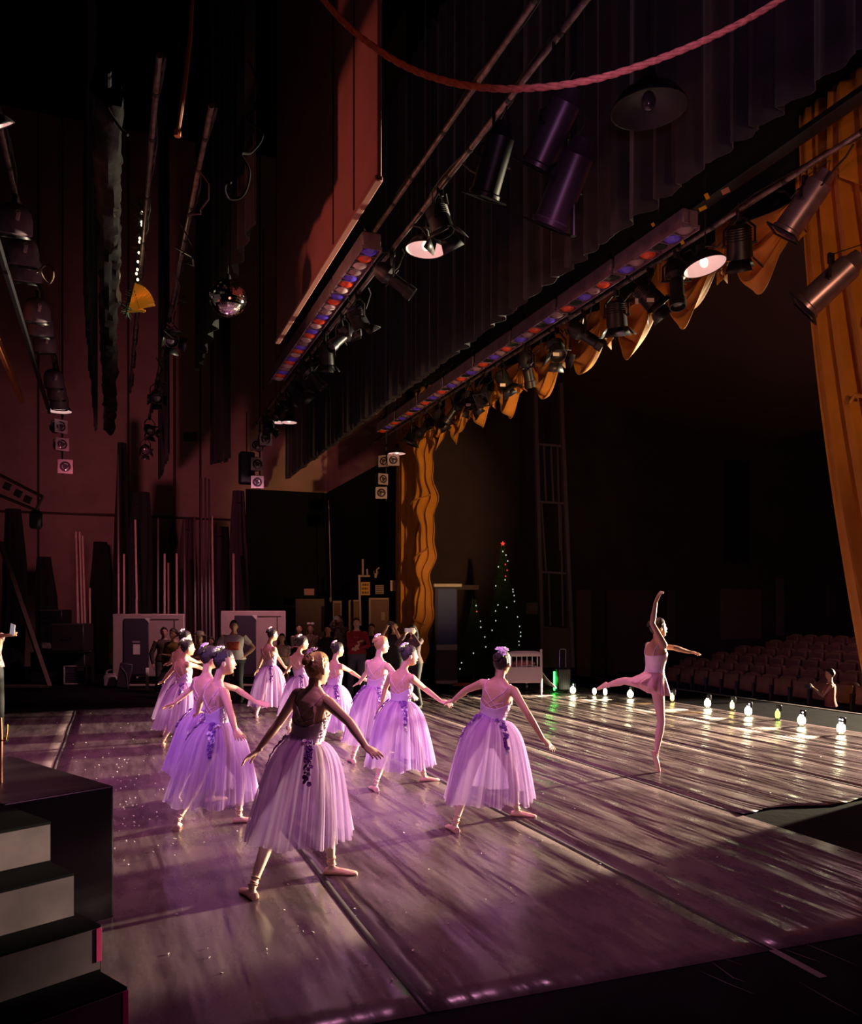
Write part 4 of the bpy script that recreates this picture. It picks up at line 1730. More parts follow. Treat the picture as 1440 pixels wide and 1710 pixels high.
for i, (px, kd, aim, lb) in enumerate([
        (690, 'fresnel', (-0.3, 0.2, -0.9), 'black lamp over the far gold curtain, first on the pipe above the swags'),
        (712, 'ellipsoidal', (-0.6, -0.3, -0.6), 'profile lamp above the far gold curtain, second on that pipe'),
        (735, 'fresnel', (0.4, -0.2, -0.8), 'boxy fresnel lamp over the first gold swag'),
        (760, 'ellipsoidal', (-0.5, 0.3, -0.8), 'profile lamp with a bright lens, over the second gold swag'),
        (785, 'fresnel', (0.2, -0.3, -0.9), 'dark lamp left of the one bearing a white label, over the second swag'),
        (812, 'par', (-0.5, -0.4, -0.7), 'tilted dark can with an oval front, over the third swag'),
        (842, 'fresnel', (0.4, -0.2, -0.8), 'black lamp with a small white label, over the third swag'),
        (880, 'ellipsoidal', (0.3, 0.2, -0.9), 'long dark profile lamp over the fourth swag'),
        (930, 'fresnel', (-0.1, -0.5, -0.8), 'black lamp with a white label on its door, over the fifth swag'),
        (975, 'ellipsoidal', (0.75, -0.3, -0.5), 'profile lamp with a crimson-lit front, over the sixth swag'),
        (1030, 'fresnel', (0.2, 0.2, -0.9), 'big dark lamp between the sixth and seventh swags'),
        (1085, 'fresnel', (0.5, -0.4, -0.8), 'black lamp with two small white labels left of the white dome lamp'),
        (1130, 'ellipsoidal', (-0.1, -0.2, -0.9), 'dark profile lamp immediately left of the white dome lamp'),
        (1235, 'fresnel', (0.3, 0.3, -0.9), 'large dark lamp right of the white dome lamp')]):
    tt = lamp(kd, lb, (6.20, YB(px), 6.0), aim, 1.05 if px < 1000 else 1.15, None, GB)
    if 'label' in lb:
        lab_on(tt, (-0.10, -0.16, -0.44), rz=-0.3)
        if 'two' in lb:
            lab_on(tt, (-0.20, -0.02, -0.42), (0.04, 0.002, 0.07), -0.3)

lamp('par', 'upper silver cylinder lamp in front of the right gold curtain', (6.20, YB(1345), 5.93), P(1297, 440, 8.15) - P(1345, 372, 8.0), 1.25, SILVER, 'silver cylinder lamps', drop=0.12)
lamp('par', 'lower silver cylinder lamp in front of the right gold curtain', P(1388, 428, 7.55), P(1308, 500, 7.7) - P(1372, 440, 7.55), 1.22, SILVER, 'silver cylinder lamps', drop=0.12)
lamp('par', 'dark plum cylinder lamp high up, nearer the rope', P(925, 168, 6.2), P(895, 262, 6.32) - P(925, 195, 6.2), 1.15, PLUMCAN, 'plum cylinder lamps', drop=0.10, stem=0.55)
lamp('par', 'dark plum cylinder lamp beside the yellow tag', P(945, 258, 6.2), P(912, 355, 6.32) - P(940, 282, 6.2), 1.25, PLUMCAN, 'plum cylinder lamps', drop=0.10, stem=0.55)
lamp('par', 'barely lit cylinder lamp left of the two plum cylinders', P(825, 225, 6.6), P(808, 310, 6.7) - P(825, 250, 6.6), 1.1, BLACKM, 'plum cylinder lamps', drop=0.10, stem=0.55)
t = thing('vertical_pipe', 'vertical pipe with a yellow tag beside the plum cylinder lamps', 'pipe', P(958, 300, 6.2))
b = MB()
b.tube([(0, 0, -0.42), (0, 0, 13.0)], 0.022, 10)
b.build('pipe', BLACKM, t)
b = MB()
b.tube([(0, 0, 0.0), (0, 0, 0.07)], 0.030, 12)
b.build('yellow_tag', mat('yellow_tape', (0.85, 0.42, 0.02), 0.5), t)

# ---- dome work lights
def dome(label, c, dia, tilt=(0, 0, 0), lit=True, cord=None):
    t = thing('dome_lamp', label, 'dome lamp', c, (0, 0, 0), 'hanging dome work lights')
    r = dia / 2
    b = MB()
    b.lathe([(r, 0), (r * 0.96, 0.05 * dia), (r * 0.75, 0.20 * dia), (r * 0.38, 0.33 * dia), (r * 0.22, 0.40 * dia), (r * 0.20, 0.55 * dia), (0, 0.56 * dia)], (0, 0, 0), (0, 0, 1), 36)
    o_ = solid(b.build('shade', BLACKM, t), 0.005, 1)
    o_.rotation_euler = tilt
    b = MB()
    b.lathe([(r * 0.985, 0.006), (r * 0.93, 0.045 * dia), (r * 0.72, 0.17 * dia), (r * 0.36, 0.27 * dia), (0, 0.29 * dia)], (0, 0, 0), (0, 0, 1), 36)
    o_ = b.build('reflector', DISC if lit else mat('dim_reflector', (0.03, 0.02, 0.025), 0.6), t)
    o_.rotation_euler = tilt
    b = MB()
    b.ell((0, 0, 0.12 * dia), 0.10 * dia, 0.10 * dia, 0.13 * dia)
    b.build('bulb', mat('warm_bulb', (0.9, 0.8, 0.75), 0.4, emit=(1, 0.80, 0.72), estr=1.1) if lit else GLASS, t).rotation_euler = tilt
    b = MB()
    b.tube([(0, 0, 0.55 * dia), (0, 0, 18.0 - c.z)], 0.006, 6)
    b.build('cord', CABLE, t)
    return t


dome('larger white disc of a dome lamp hanging under the near lighting pipe', P(711, 418, 9.2), 0.44, (0.0, 0.06, 0))
dome('white dome lamp hanging over the eighth gold swag', P(1178, 446, 8.6), 0.43, (-0.18, -0.16, 0))
dome('small white disc lamp above the boom lamps near the far gold curtain', P(663, 758, 19.4), 0.40)
dome('left one of the two small white discs at the near lighting pipe end', P(461, 705, 18.4), 0.36, (0, 0.1, 0))
dome('right one of the two small white discs at the near pipe\'s far end', P(483, 706, 18.0), 0.34)
dome('small white disc lamp at the lower end of the upstage pipe', P(99, 687, 18.5), 0.52)
dome('pinkish white dome lamp cut by the left edge of the photo', P(-3, 213, 5.7), 0.22, (0.35, -0.45, 0))
dome('large unlit dark dome lamp at the top of the photo, right of the centre', P(1084, 184, 7.0), 0.62, (0, -0.05, 0), False)

# ---- boom lamps: square fronts with round dark lenses facing the camera
def square_lamp(label, px, py, d, rz=0.0, s=0.30, group=None):
    c = P(px, py, d)
    ang = -TH + math.atan2(-(px - 720), FPX) * -1 * -1
    dirn = V((0, 0, EYE)) - c
    a = math.atan2(dirn.y, dirn.x) + PI / 2 + rz
    t = thing('boom_lamp', label, 'boom lamp', c, (0, 0, a), group or 'square-fronted boom lamps')
    b = MB()
    b.lathe([(s * 0.36, 0), (s * 0.42, 0.05), (s * 0.42, 0.26), (s * 0.30, 0.33), (0.0, 0.34)], (0, 0.01, 0), (0, 1, 0), 22)
    b.build('housing', BLACKM, t)
    b = MB()
    w = s * 0.12
    for k in (-1, 1):
        b.box((k * (s / 2 - w / 2), 0, 0), (w, 0.014, s), bev=0.002)
        b.box((0, 0, k * (s / 2 - w / 2)), (s - 2 * w, 0.014, w), bev=0.002)
    r = s * 0.37
    ring = []
    n = 32
    vs, fs = [], []
    for j in range(n):
        an = 2 * PI * j / n
        e = s / 2 - w * 0.5
        ca, sa = math.cos(an), math.sin(an)
        m_ = max(abs(ca), abs(sa))
        vs += [(ca * r, -0.004, sa * r), (ca / m_ * e, -0.004, sa / m_ * e)]
    for j in range(n):
        k = (j + 1) % n
        fs.append((2 * j, 2 * j + 1, 2 * k + 1, 2 * k))
    b.add(vs, fs)
    b.build('gel_frame', mat('grey_gel_frame', (0.36, 0.26, 0.30), 0.5), t, False)
    b = MB()
    b.lathe([(r, 0.01), (r * 0.8, -0.006), (r * 0.4, -0.016), (0, -0.018)], (0, 0, 0), (0, 1, 0), 24)
    b.build('lens', GLASS, t)
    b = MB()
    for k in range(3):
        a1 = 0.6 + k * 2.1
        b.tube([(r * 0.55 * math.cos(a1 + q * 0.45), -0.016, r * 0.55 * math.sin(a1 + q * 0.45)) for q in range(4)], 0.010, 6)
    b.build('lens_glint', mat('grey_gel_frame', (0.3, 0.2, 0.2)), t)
    b = MB()
    b.tube([(s * 0.5, 0.12, 0), (s * 0.5, 0.14, s * 0.4), (0, 0.15, s * 0.62), (-s * 0.5, 0.14, s * 0.4), (-s * 0.5, 0.12, 0)], 0.012, 6)
    b.build('yoke', BLACKM, t)


for px, py, d, rz, s, lb in [(102, 712, 18.8, 0.5, 0.30, 'upper square-fronted lamp under the disc at the end of the upstage pipe'),
                             (104, 742, 18.8, 0.3, 0.29, 'round-looking middle lamp in the column under the upstage pipe'),
                             (109, 779, 18.6, 0.0, 0.31, 'bottom square-fronted lamp in the column under the upstage pipe'),
                             (444, 734, 18.6, 0.2, 0.27, 'top right square lamp of the cluster at the end of the near pipe'),
                             (428, 743, 18.9, -0.2, 0.27, 'top left square lamp of the cluster at the end of the near pipe'),
                             (430, 775, 18.8, 0.1, 0.29, 'tall middle square lamp at the end of the near pipe'),
                             (430, 805, 18.7, 0.0, 0.28, 'bottom square lamp at the end of the near pipe'),
                             (657, 768, 19.4, 0.0, 0.27, 'square lamp right under the small white disc by the gold curtain'),
                             (641, 770, 19.6, -0.4, 0.27, 'square lamp left of the one under the small white disc'),
                             (640, 800, 19.5, 0.5, 0.26, 'tilted square lamp in the column left of the gold curtain'),
                             (637, 823, 19.4, 0.0, 0.27, 'bottom square lamp in the column left of the gold curtain')]:
    square_lamp(lb, px, py, d, rz, s)
for X, Y, z0, lb in ((P(104, 740, 19.1).x, P(104, 740, 19.1).y, 4.9, 'hanging boom pipe carrying the column of lamps at left'),
                     (P(434, 760, 19.3).x, P(434, 760, 19.3).y, 4.6, 'hanging boom pipe at the far end of the near lighting pipe'),
                     (P(645, 790, 19.9).x, P(645, 790, 19.9).y, 4.4, 'hanging boom pipe left of the far gold curtain')):
    b = MB()
    b.tube([(X, Y, z0), (X, Y, 18.0)], 0.020, 10)
    for q in range(4):
        b.box((X, Y, z0 + 0.15 + q * 0.4), (0.06, 0.06, 0.05), bev=0.01)
    tag(b.build('boom_pipe', BLACKM), lb, 'pipe')
t = thing('cable_box', 'dark cable box hanging left of the lamp cluster above the black wall zone', 'box', P(412, 782, 19.2))
b = MB()
b.box((0, 0, 0), (0.34, 0.30, 0.72), bev=0.03)
b.build('case', mat('blue_black_plastic', (0.03, 0.025, 0.05), 0.5), t)
b = MB()
b.tube([(0, 0, 0.34), (0, 0, 1.3)], 0.012, 8)
b.build('cord', CABLE, t)

# ---- cowled units with white tabs on the upstage pipe
for i, (px, lb) in enumerate([(25, 'nearest rounded dark light unit with a white tab, left edge'), (38, 'second rounded dark unit with a white tab'), (45, 'third rounded dark unit with a white tab'),
                              (62, 'fourth rounded dark unit, below the loop of cable'), (68, 'fifth rounded dark unit with a white tab'), (75, 'sixth rounded dark unit with a white tab'),
                              (90, 'seventh, small rounded unit above the disc lamp'), (95, 'eighth, small rounded unit above the disc lamp'), (99, 'ninth rounded unit, closest to the disc lamp')]):
    d = 1394 / (185 - px)
    Y = (d + 0.93 * ST) / CT
    t = thing('cyc_lamp', lb, 'cyc light', (-0.93, Y, 5.86), (0, 0, 0), 'rounded lamps on the upstage pipe')
    b = MB()
    w = 0.34
    b.lathe([(0.0, -0.15), (0.13, -0.15), (0.165, -0.13), (0.17, 0.0), (0.155, 0.08), (0.11, 0.14), (0.05, 0.165), (0.0, 0.17)], (0, 0, 0), (0, -0.35, 0.94), 28)
    b.build('cowl', STRIPM, t)
    b = MB()
    b.lathe([(0.150, -0.152), (0.150, -0.175), (0.135, -0.175), (0.13, -0.155)], (0, 0, 0), (0, -0.35, 0.94), 28)
    b.build('rim', BLACKM, t)
    b = MB()
    Rt = Matrix.Rotation(0.3, 3, 'X') @ Matrix.Rotation(0.25, 3, 'Y')
    b.box((0.045, -0.182, -0.03), (0.036, 0.012, 0.085), Rt, 0.004)
    b.tube([V((0.045, -0.190, 0.012)) + V((0.02 * math.cos(q), 0, 0.02 * math.sin(q))) for q in [k * PI / 5 for k in range(11)]], 0.005, 6)
    b.build('white_tab', mat('cream_tab', (0.80, 0.68, 0.58), 0.5), t)
    b = MB()
    b.box((0, 0, 0.22), (0.04, 0.04, 0.14))
    b.build('clamp', BLACKM, t)

def bar(name, label, cat, p0, p1, w, h, m, group=None):
    p0, p1 = V(p0), V(p1)
    c = (p0 + p1) / 2
    t = thing(name, label, cat, c, group=group)
    x, y, a = frame(p1 - p0)
    b = MB()
    b.box((0, 0, 0), (w, h, (p1 - p0).length), Matrix((x, y, a)).transposed(), 0.004)
    b.build('body', m, t)
    return t


def bar1(name, label, cat, p0, p1, w, h, m, group=None, kind=None):
    p0, p1 = V(p0), V(p1)
    x, y, a = frame(p1 - p0)
    b = MB()
    b.box((0, 0, 0), (w, h, (p1 - p0).length), Matrix((x, y, a)).transposed(), 0.004)
    o = b.build(name, m)
    o.location = (p0 + p1) / 2
    return tag(o, label, cat, group, kind)


bar1('timber_batten', 'orange-brown timber batten slanting at the upper left edge', 'timber', (-1.52, 11.0, 5.66), (-1.52, 17.0, 5.66), 0.06, 0.16, WOODO)
bar1('timber_batten', 'purple-grey rail tucked under the rounded lamps at upper left', 'timber', (-1.10, 7.5, 5.62), (-1.10, 17.6, 5.62), 0.05, 0.10, BLACKM)

# ---- crumpled plastic / folded drop around an upstage pipe
t = thing('rolled_drop', 'long crumpled dark plastic wrapping round a pipe, hanging at upper left', 'rolled backdrop', (-0.02, 13.0, 5.75))
b = MB()
rnd = random.Random(2)
rows = []
for i in range(150):
    y = -6.2 + 12.4 * i / 149
    row = []
    for j in range(17):
        a = 2 * PI * j / 16
        r = 0.105 + 0.04 * mnoise.noise(V((math.cos(a) * 1.4, math.sin(a) * 1.4, y * 2.3))) + 0.05 * abs(mnoise.noise(V((math.cos(a) * 2.2 + 5, math.sin(a) * 2.2, y * 4.5))))
        row.append((math.cos(a) * r, y, math.sin(a) * r * 1.35 - 0.04 * math.sin(y * 2.1)))
    row[-1] = row[0]
    rows.append(row)
b.grid(rows)
b.build('plastic_wrap', mat('crumpled_plastic', (0.0035, 0.0026, 0.004), 0.4, bump=0.8, bscale=7, spec=0.22), t)
b = MB()
b.tube([(0, -6.4, 0.02), (0, 6.6, 0.02)], 0.025, 8)
b.build('pipe', BLACKM, t)

# ---- dark light fittings cluster on the next pipe (x ~ 0.9)
b = batten('rigging_pipe', 'dark pipe with tangled cables right of the gold fan', 0.82, 6.2, 7.5, 20.2)
for i, (px, lb) in enumerate([(283, 'dark work lamp with a thin cable loop, upper one right of the garland'), (262, 'dark lamp over the gold fan on the tangled pipe'), (250, 'dark lamp right of the gold fan with a pink glint'), (243, 'small dark lamp hanging at the lower end of the tangled pipe')]):
    lamp('fresnel', lb, (0.82, on_batten(px, 0.82), 6.18), (0.3 - 0.3 * (i % 2), -0.8, -0.5), 0.9, None, 'lamps on the tangled pipe')
rnd = random.Random(9)
for i in range(7):
    y = 8.5 + i * 1.35
    t_ = MB()
    pts = [(0.82 + rnd.uniform(-.12, .12), y + k * 0.10 + rnd.uniform(-.08, .08), 6.15 - 0.30 * math.sin(k / 7 * PI) + rnd.uniform(-.05, .05)) for k in range(8)]
    t_.tube(pts, 0.010, 7)
    tag(t_.build('loose_cable', mat('glossy_cable', (0.05, 0.035, 0.04), 0.3)), 'looped loose black cable on the tangled pipe', 'cable', 'loose cables on the tangled pipe')
for i, (pts, d, lb) in enumerate([
        ([(160, 0), (178, 60), (186, 130), (180, 175), (195, 205), (212, 222)], 6.4, 'faint curling cable at the top left above the crumpled wrapping'),
        ([(415, 100), (430, 140), (425, 185), (415, 205), (438, 220), (418, 250), (405, 262), (418, 290), (405, 320), (382, 330), (378, 318), (388, 305)], 6.8, 'curling grey cable hanging over the mirror ball'),
        ([(60, 455), (72, 440), (88, 448), (92, 465), (80, 472), (70, 462), (68, 448)], 9.5, 'loop of tan cable right of the rounded lamps')]):
    bm_ = MB()
    q = [P(x, y, d) for x, y in pts]
    cm = []
    for k in range(len(q) - 1):
        p0, p1_, p2_, p3 = q[max(0, k - 1)], q[k], q[k + 1], q[min(len(q) - 1, k + 2)]
        for m_ in range(6):
            u = m_ / 6
            cm.append(0.5 * ((2 * p1_) + (-p0 + p2_) * u + (2 * p0 - 5 * p1_ + 4 * p2_ - p3) * u * u + (-p0 + 3 * p1_ - 3 * p2_ + p3) * u ** 3) + cdir(0) * 0.05 * math.sin(k * 1.7 + m_ * .3))
    bm_.tube(cm, 0.011, 8)
    tag(bm_.build('curling_cable', mat('tan_cable', (0.16, 0.09, 0.06), 0.5) if i == 2 else mat('grey_cable', (0.010, 0.007, 0.009), 0.8, spec=0.1)), lb, 'cable')
t = thing('lift_pole', 'slim reddish pole hanging from the top left of the photo', 'pole', (0, 0, 0))
b = MB()
b.tube([P(322, -20, 6.5), P(318, 60, 6.5), P(306, 160, 6.5), P(297, 222, 6.5)], [0.014, 0.016, 0.02, 0.016], 8)
b.build('pole', mat('dusty_red_pole', (0.38, 0.16, 0.12), 0.6), t)
b = MB()
b.tube([P(297, 218, 6.5), P(296.5, 228, 6.5)], 0.026, 8)
b.build('end_cap', mat('orange_cap', (0.55, 0.14, 0.06), 0.5), t)

# ---- garland with bulbs and the gold fan
t = thing('garland', 'dark green garland with a row of tiny lit bulbs at upper left', 'garland', (0, 0, 0))
b = MB()
rnd = random.Random(4)
cl = [P(232, 330, 10.6), P(236, 400, 10.8), P(233, 440, 10.9), P(226, 480, 11.1), P(214, 508, 11.2), P(212, 525, 11.3)]
for k in range(len(cl) - 1):
    for m_ in range(60):
        p = cl[k].lerp(cl[k + 1], m_ / 60)
        dv = V((rnd.gauss(0, 1), rnd.gauss(0, 1), rnd.gauss(0, .8))).normalized()
        b.tube([p, p + dv * 0.11], [0.006, 0.002], 4)
b.build('tinsel', mat('dark_green_needles', (0.02, 0.045, 0.02), 0.5), t)
for x, y in [(237, 355), (236.5, 371), (237, 376), (233.5, 398), (233, 404), (232, 422), (230.5, 437), (229.5, 450), (228, 457), (230, 467)]:
    b = MB()
    b.ell(P(x, y, 10.7), 0.016, 0.016, 0.020, None, 8, 6)
    b.build('bulb', mat('lit_bulb', (1, 0.9, 0.7), 0.3, emit=(1, 0.85, 0.6), estr=1.6), t)
t = thing('gold_fan', 'folded gold fan ornament below the row of tiny bulbs', 'fan ornament', P(217, 519, 10.9))
b = MB()
e = V((0, 0, EYE)) - P(217, 519, 10.9)
fx = cdir(90)
rows_in, rows_out = [], []
n = 22
for k in range(n + 1):
    a = math.radians(-4 + 84 * k / n)
    zig = (0.028 if k % 2 else -0.028)
    dirv = fx * math.cos(a) * 0.9 + V((0, 0, 1)) * math.sin(a)
    o = cdir(180) * zig
    rows_in.append(fx * -0.02 + dirv * 0.05 + o * 0.2)
    rows_out.append(dirv * (0.20 if k < 4 else 0.37) + o)
b.grid([rows_in, [p.lerp(q, 0.5) for p, q in zip(rows_in, rows_out)], rows_out])
solid(b.build('pleated_foil', mat('gold_foil', (0.95, 0.50, 0.06), 0.22, metal=0.6, emit=(1, .5, .05), estr=0.05), t, False), 0.002)  # slight emission brightens the foil, which is no lamp
b = MB()
b.tube([fx * -0.03 + V((0, 0, -0.01)), fx * 0.20 + V((0, 0, 0.0))], 0.014, 8)
b.build('foil_rim', mat('gold_foil', (0, 0, 0)), t)
b = MB()
b.tube([V((0.0, 0, 0.03)) + fx * 0.12, V((0, 0, 0.5))], 0.004, 6)
b.build('cord', CABLE, t)
point('garland_glow', tuple(P(236, 470, 10.4)), 1.6, (1.0, 0.75, 0.4), 0.05)

# ---- mirror ball
def mirror_ball():
    c = P(381, 498, 9.4)
    t = thing('mirror_ball', 'mirror ball with pink glints hanging before the far wall', 'mirror ball', c)
    r = 0.205
    b = MB()
    rnd = random.Random(8)
    nl = 24
    for i in range(nl):
        th0 = -PI / 2 + PI * i / nl
        th1 = th0 + PI / nl
        tm = (th0 + th1) / 2
        m = max(4, int(2 * nl * math.cos(tm)))
        for j in range(m):
            a0, a1 = 2 * PI * j / m, 2 * PI * (j + 1) / m
            am = (a0 + a1) / 2
            no = V((math.cos(tm) * math.cos(am), math.cos(tm) * math.sin(am), math.sin(tm)))
            x, y, _ = frame(no)
            tilt = x * rnd.uniform(-.03, .03) + y * rnd.uniform(-.03, .03)
            n2 = (no + tilt).normalized()
            x, y, _ = frame(n2)
            hw = r * math.cos(tm) * PI / m * 0.92
            hh = r * PI / nl / 2 * 0.92
            cc = no * r
            b.add([cc - x * hw - y * hh, cc + x * hw - y * hh, cc + x * hw + y * hh, cc - x * hw + y * hh], [(0, 1, 2, 3)])
    b.build('mirror_tiles', mat('mirror', (0.92, 0.85, 0.88), 0.06, metal=1.0), t, False)
    b = MB()
    b.ell((0, 0, 0), r * 0.985, r * 0.985, r * 0.985, None, 32, 20)
    b.build('core', BLACKM, t)
    b = MB()
    b.lathe([(0.02, 0), (0.03, 0.0), (0.03, 0.05), (0.015, 0.07), (0, 0.07)], (0, 0, r * 0.98), (0, 0, 1), 14)
    b.build('hanger', BLACKM, t)
    b = MB()
    b.tube([(0, 0, r), (0, 0, 18.0 - c.z)], 0.005, 6)
    b.build('cord', CABLE, t)


mirror_ball()

# little white tags and yellow tags along the pipe at right
for i, (px, py, w, h, c, lb) in enumerate([(1212, 319, 14, 9, 'o', 'pink rectangular tag on the cable run right of the strip light'), (1306, 251, 15, 9, 'o', 'pink rectangular tag higher up the cable run, near the corner'),
                                           (1181, 328, 7, 10, 'y', 'small yellow tag next to the first pink tag'), (1174, 348, 13, 6, 'y', 'yellow tape scrap at the end of the strip light'),
                                           (1091, 375, 5, 6, 'y', 'tiny orange tag above the strip light'), (1140, 405, 6, 6, 'y', 'tiny orange tag below the strip light')]):
    p = P(px, py, 8.2)
    k = 8.2 / FPX
    b = MB()
    b.box((0, 0, 0), (w * k, 0.006, h * k), Matrix.Rotation(-TH, 3, 'Z') @ Matrix.Rotation(-0.45, 3, 'Y'), 0.001)
    o = b.build('tag', mat('pink_tag', (0.60, 0.24, 0.18), 0.5) if c == 'o' else mat('yellow_tape', (0.85, 0.42, 0.02)))
    o.location = p
    tag(o, lb, 'tag')
bar1('cable_tray', 'black cable tray behind the pink tags, running up to the right', 'cable tray', (6.05, 3.0, 6.25), (6.05, 19.0, 6.25), 0.16, 0.06, BLACKM)
for i in range(10):
    b = MB()
    y = 4.2 + i * 1.45
    pts = [(6.2 + 0.05 * math.sin(k), y + k * 0.12, 6.0 - 0.20 * math.sin(k / 8 * PI) - 0.04 * math.sin(k * 2.2 + i)) for k in range(9)]
    b.tube(pts, 0.010, 7)
    tag(b.build('cable_loop', CABLE), 'black cable loop sagging under the pipe over the gold swags', 'cable', 'cable loops on the pipe over the gold swags')
for i in range(9):
    b = MB()
    y = 6.4 + i * 1.35
    pts = [(3.12 + 0.07 * math.sin(k * 1.3), y + k * 0.11, 6.0 - 0.22 * math.sin(k / 8 * PI) - 0.05 * math.sin(k * 2.2 + i)) for k in range(9)]
    b.tube(pts, 0.010, 7)
    tag(b.build('cable_loop', CABLE), 'black cable loop sagging under the near lighting pipe', 'cable', 'cable loops on the near lighting pipe')

# ================================================================== FOOTLIGHTS
FL_W = mat('footlight_white', (1, 0.95, 0.7), 0.3, emit=(1.0, 0.93, 0.55), estr=14)
FL_Y = mat('footlight_yellow', (1, 0.8, 0.3), 0.3, emit=(1.0, 0.75, 0.18), estr=5)
FL_L = mat('footlight_lime', (0.7, 1, 0.2), 0.3, emit=(0.55, 0.85, 0.10), estr=3)
FL_G = mat('footlight_green', (0.1, 1, 0.2), 0.3, emit=(0.05, 1.0, 0.10), estr=6)
LED = mat('led_white', (1, 1, 1), 0.3, emit=(1, 0.93, 0.9), estr=5)
foot = [(957, 1160, 'W', 3, 'footlight just right of the suitcase, tall bright glow'), (993, 1162, 'W', 0, 'small footlight under the raised foot of the soloist'),
        (1011, 1163, 'W', 0, 'small pinkish footlight between the soloist foot and her skirt'), (1053, 1167, 'W', 2, 'bright footlight left of the soloist standing leg'),
        (1123, 1173, 'Y', 1, 'yellowish footlight first right of the soloist'), (1182, 1183, 'W', 2, 'bright footlight second right of the soloist'),
        (1223, 1187, 'Y', 1, 'dim amber footlight between two bright ones'), (1250, 1197, 'W', 3, 'bright footlight with four small white diodes, middle of the row'),
        (1299, 1203, 'L', 1, 'dim lime footlight beside a pinkish hand shape'), (1339, 1213, 'W', 3, 'bright footlight second from the right edge'),
        (1405, 1227, 'W', 4, 'brightest footlight at the right end of the row')]
for px, py, c, n, lb in foot:
    p = F(px, py)
    big = c == 'W' and n > 0
    t = thing('footlight', lb, 'footlight', p, (0, 0, 0), 'footlights along the stage edge')
    b = MB()
    b.lathe([(0.055, 0), (0.055, 0.014), (0.03, 0.022), (0.016, 0.03), (0.016, 0.05), (0, 0.05)], (0, 0, 0), (0, 0, 1), 18, False)
    b.build('base', BLACKM, t)
    r = 0.062 if big else 0.040
    b = MB()
    b.lathe([(0.0, 0.0), (r * 0.72, 0.012), (r * 0.95, 0.04), (r * 0.95, 0.09), (r * 0.7, 0.125), (0, 0.14)], (0, 0, 0.03), (0, 0, 1), 18)
    b.build('lamp_glass', {'W': FL_W, 'Y': FL_Y, 'L': FL_L}[c], t)
    if n:
        b = MB()
        b.box((0.03, 0, 0.20), (0.05, 0.10, 0.11), bev=0.012)
        b.build('head', BLACKM, t)
        for k in range(n):
            b = MB()
            b.ell((0.0, (-0.024 + 0.048 * (k % 2)) if n > 1 else 0, 0.175 + 0.045 * (k // 2)), 0.013, 0.013, 0.013, None, 8, 6)
            b.build('diode', LED, t)
    col = {'W': (1.0, 0.86, 0.50), 'Y': (1.0, 0.66, 0.2), 'L': (0.6, 0.9, 0.2)}[c]
    en = {'W': 420 if n > 0 else 90, 'Y': 60, 'L': 12}[c]
    spot('footlight_beam', p + V((-0.10, 0, 0.15)), p + V((-4.5, 0, 0.0)), en * 5, col, 44, 0.9, 0.02)
# green LED bar by the suitcase
t = thing('led_bar', 'green glowing light bar left of the black suitcase', 'light bar', F(926, 1156))
b = MB()
b.box((0, 0, 0.02), (0.06, 0.10, 0.04), bev=0.006)
b.build('base', BLACKM, t)
b = MB()
b.box((0, 0, 0.25), (0.035, 0.04, 0.42), bev=0.008)
b.build('green_tube', FL_G, t)
point('green_glow', tuple(F(926, 1156) + V((-0.15, -0.1, 0.3))), 5, (0.1, 1, 0.15), 0.05)

# ================================================================== PROPS ON THE FAR APRON
CREAM = mat('cream_paint', (0.78, 0.62, 0.55), 0.5)


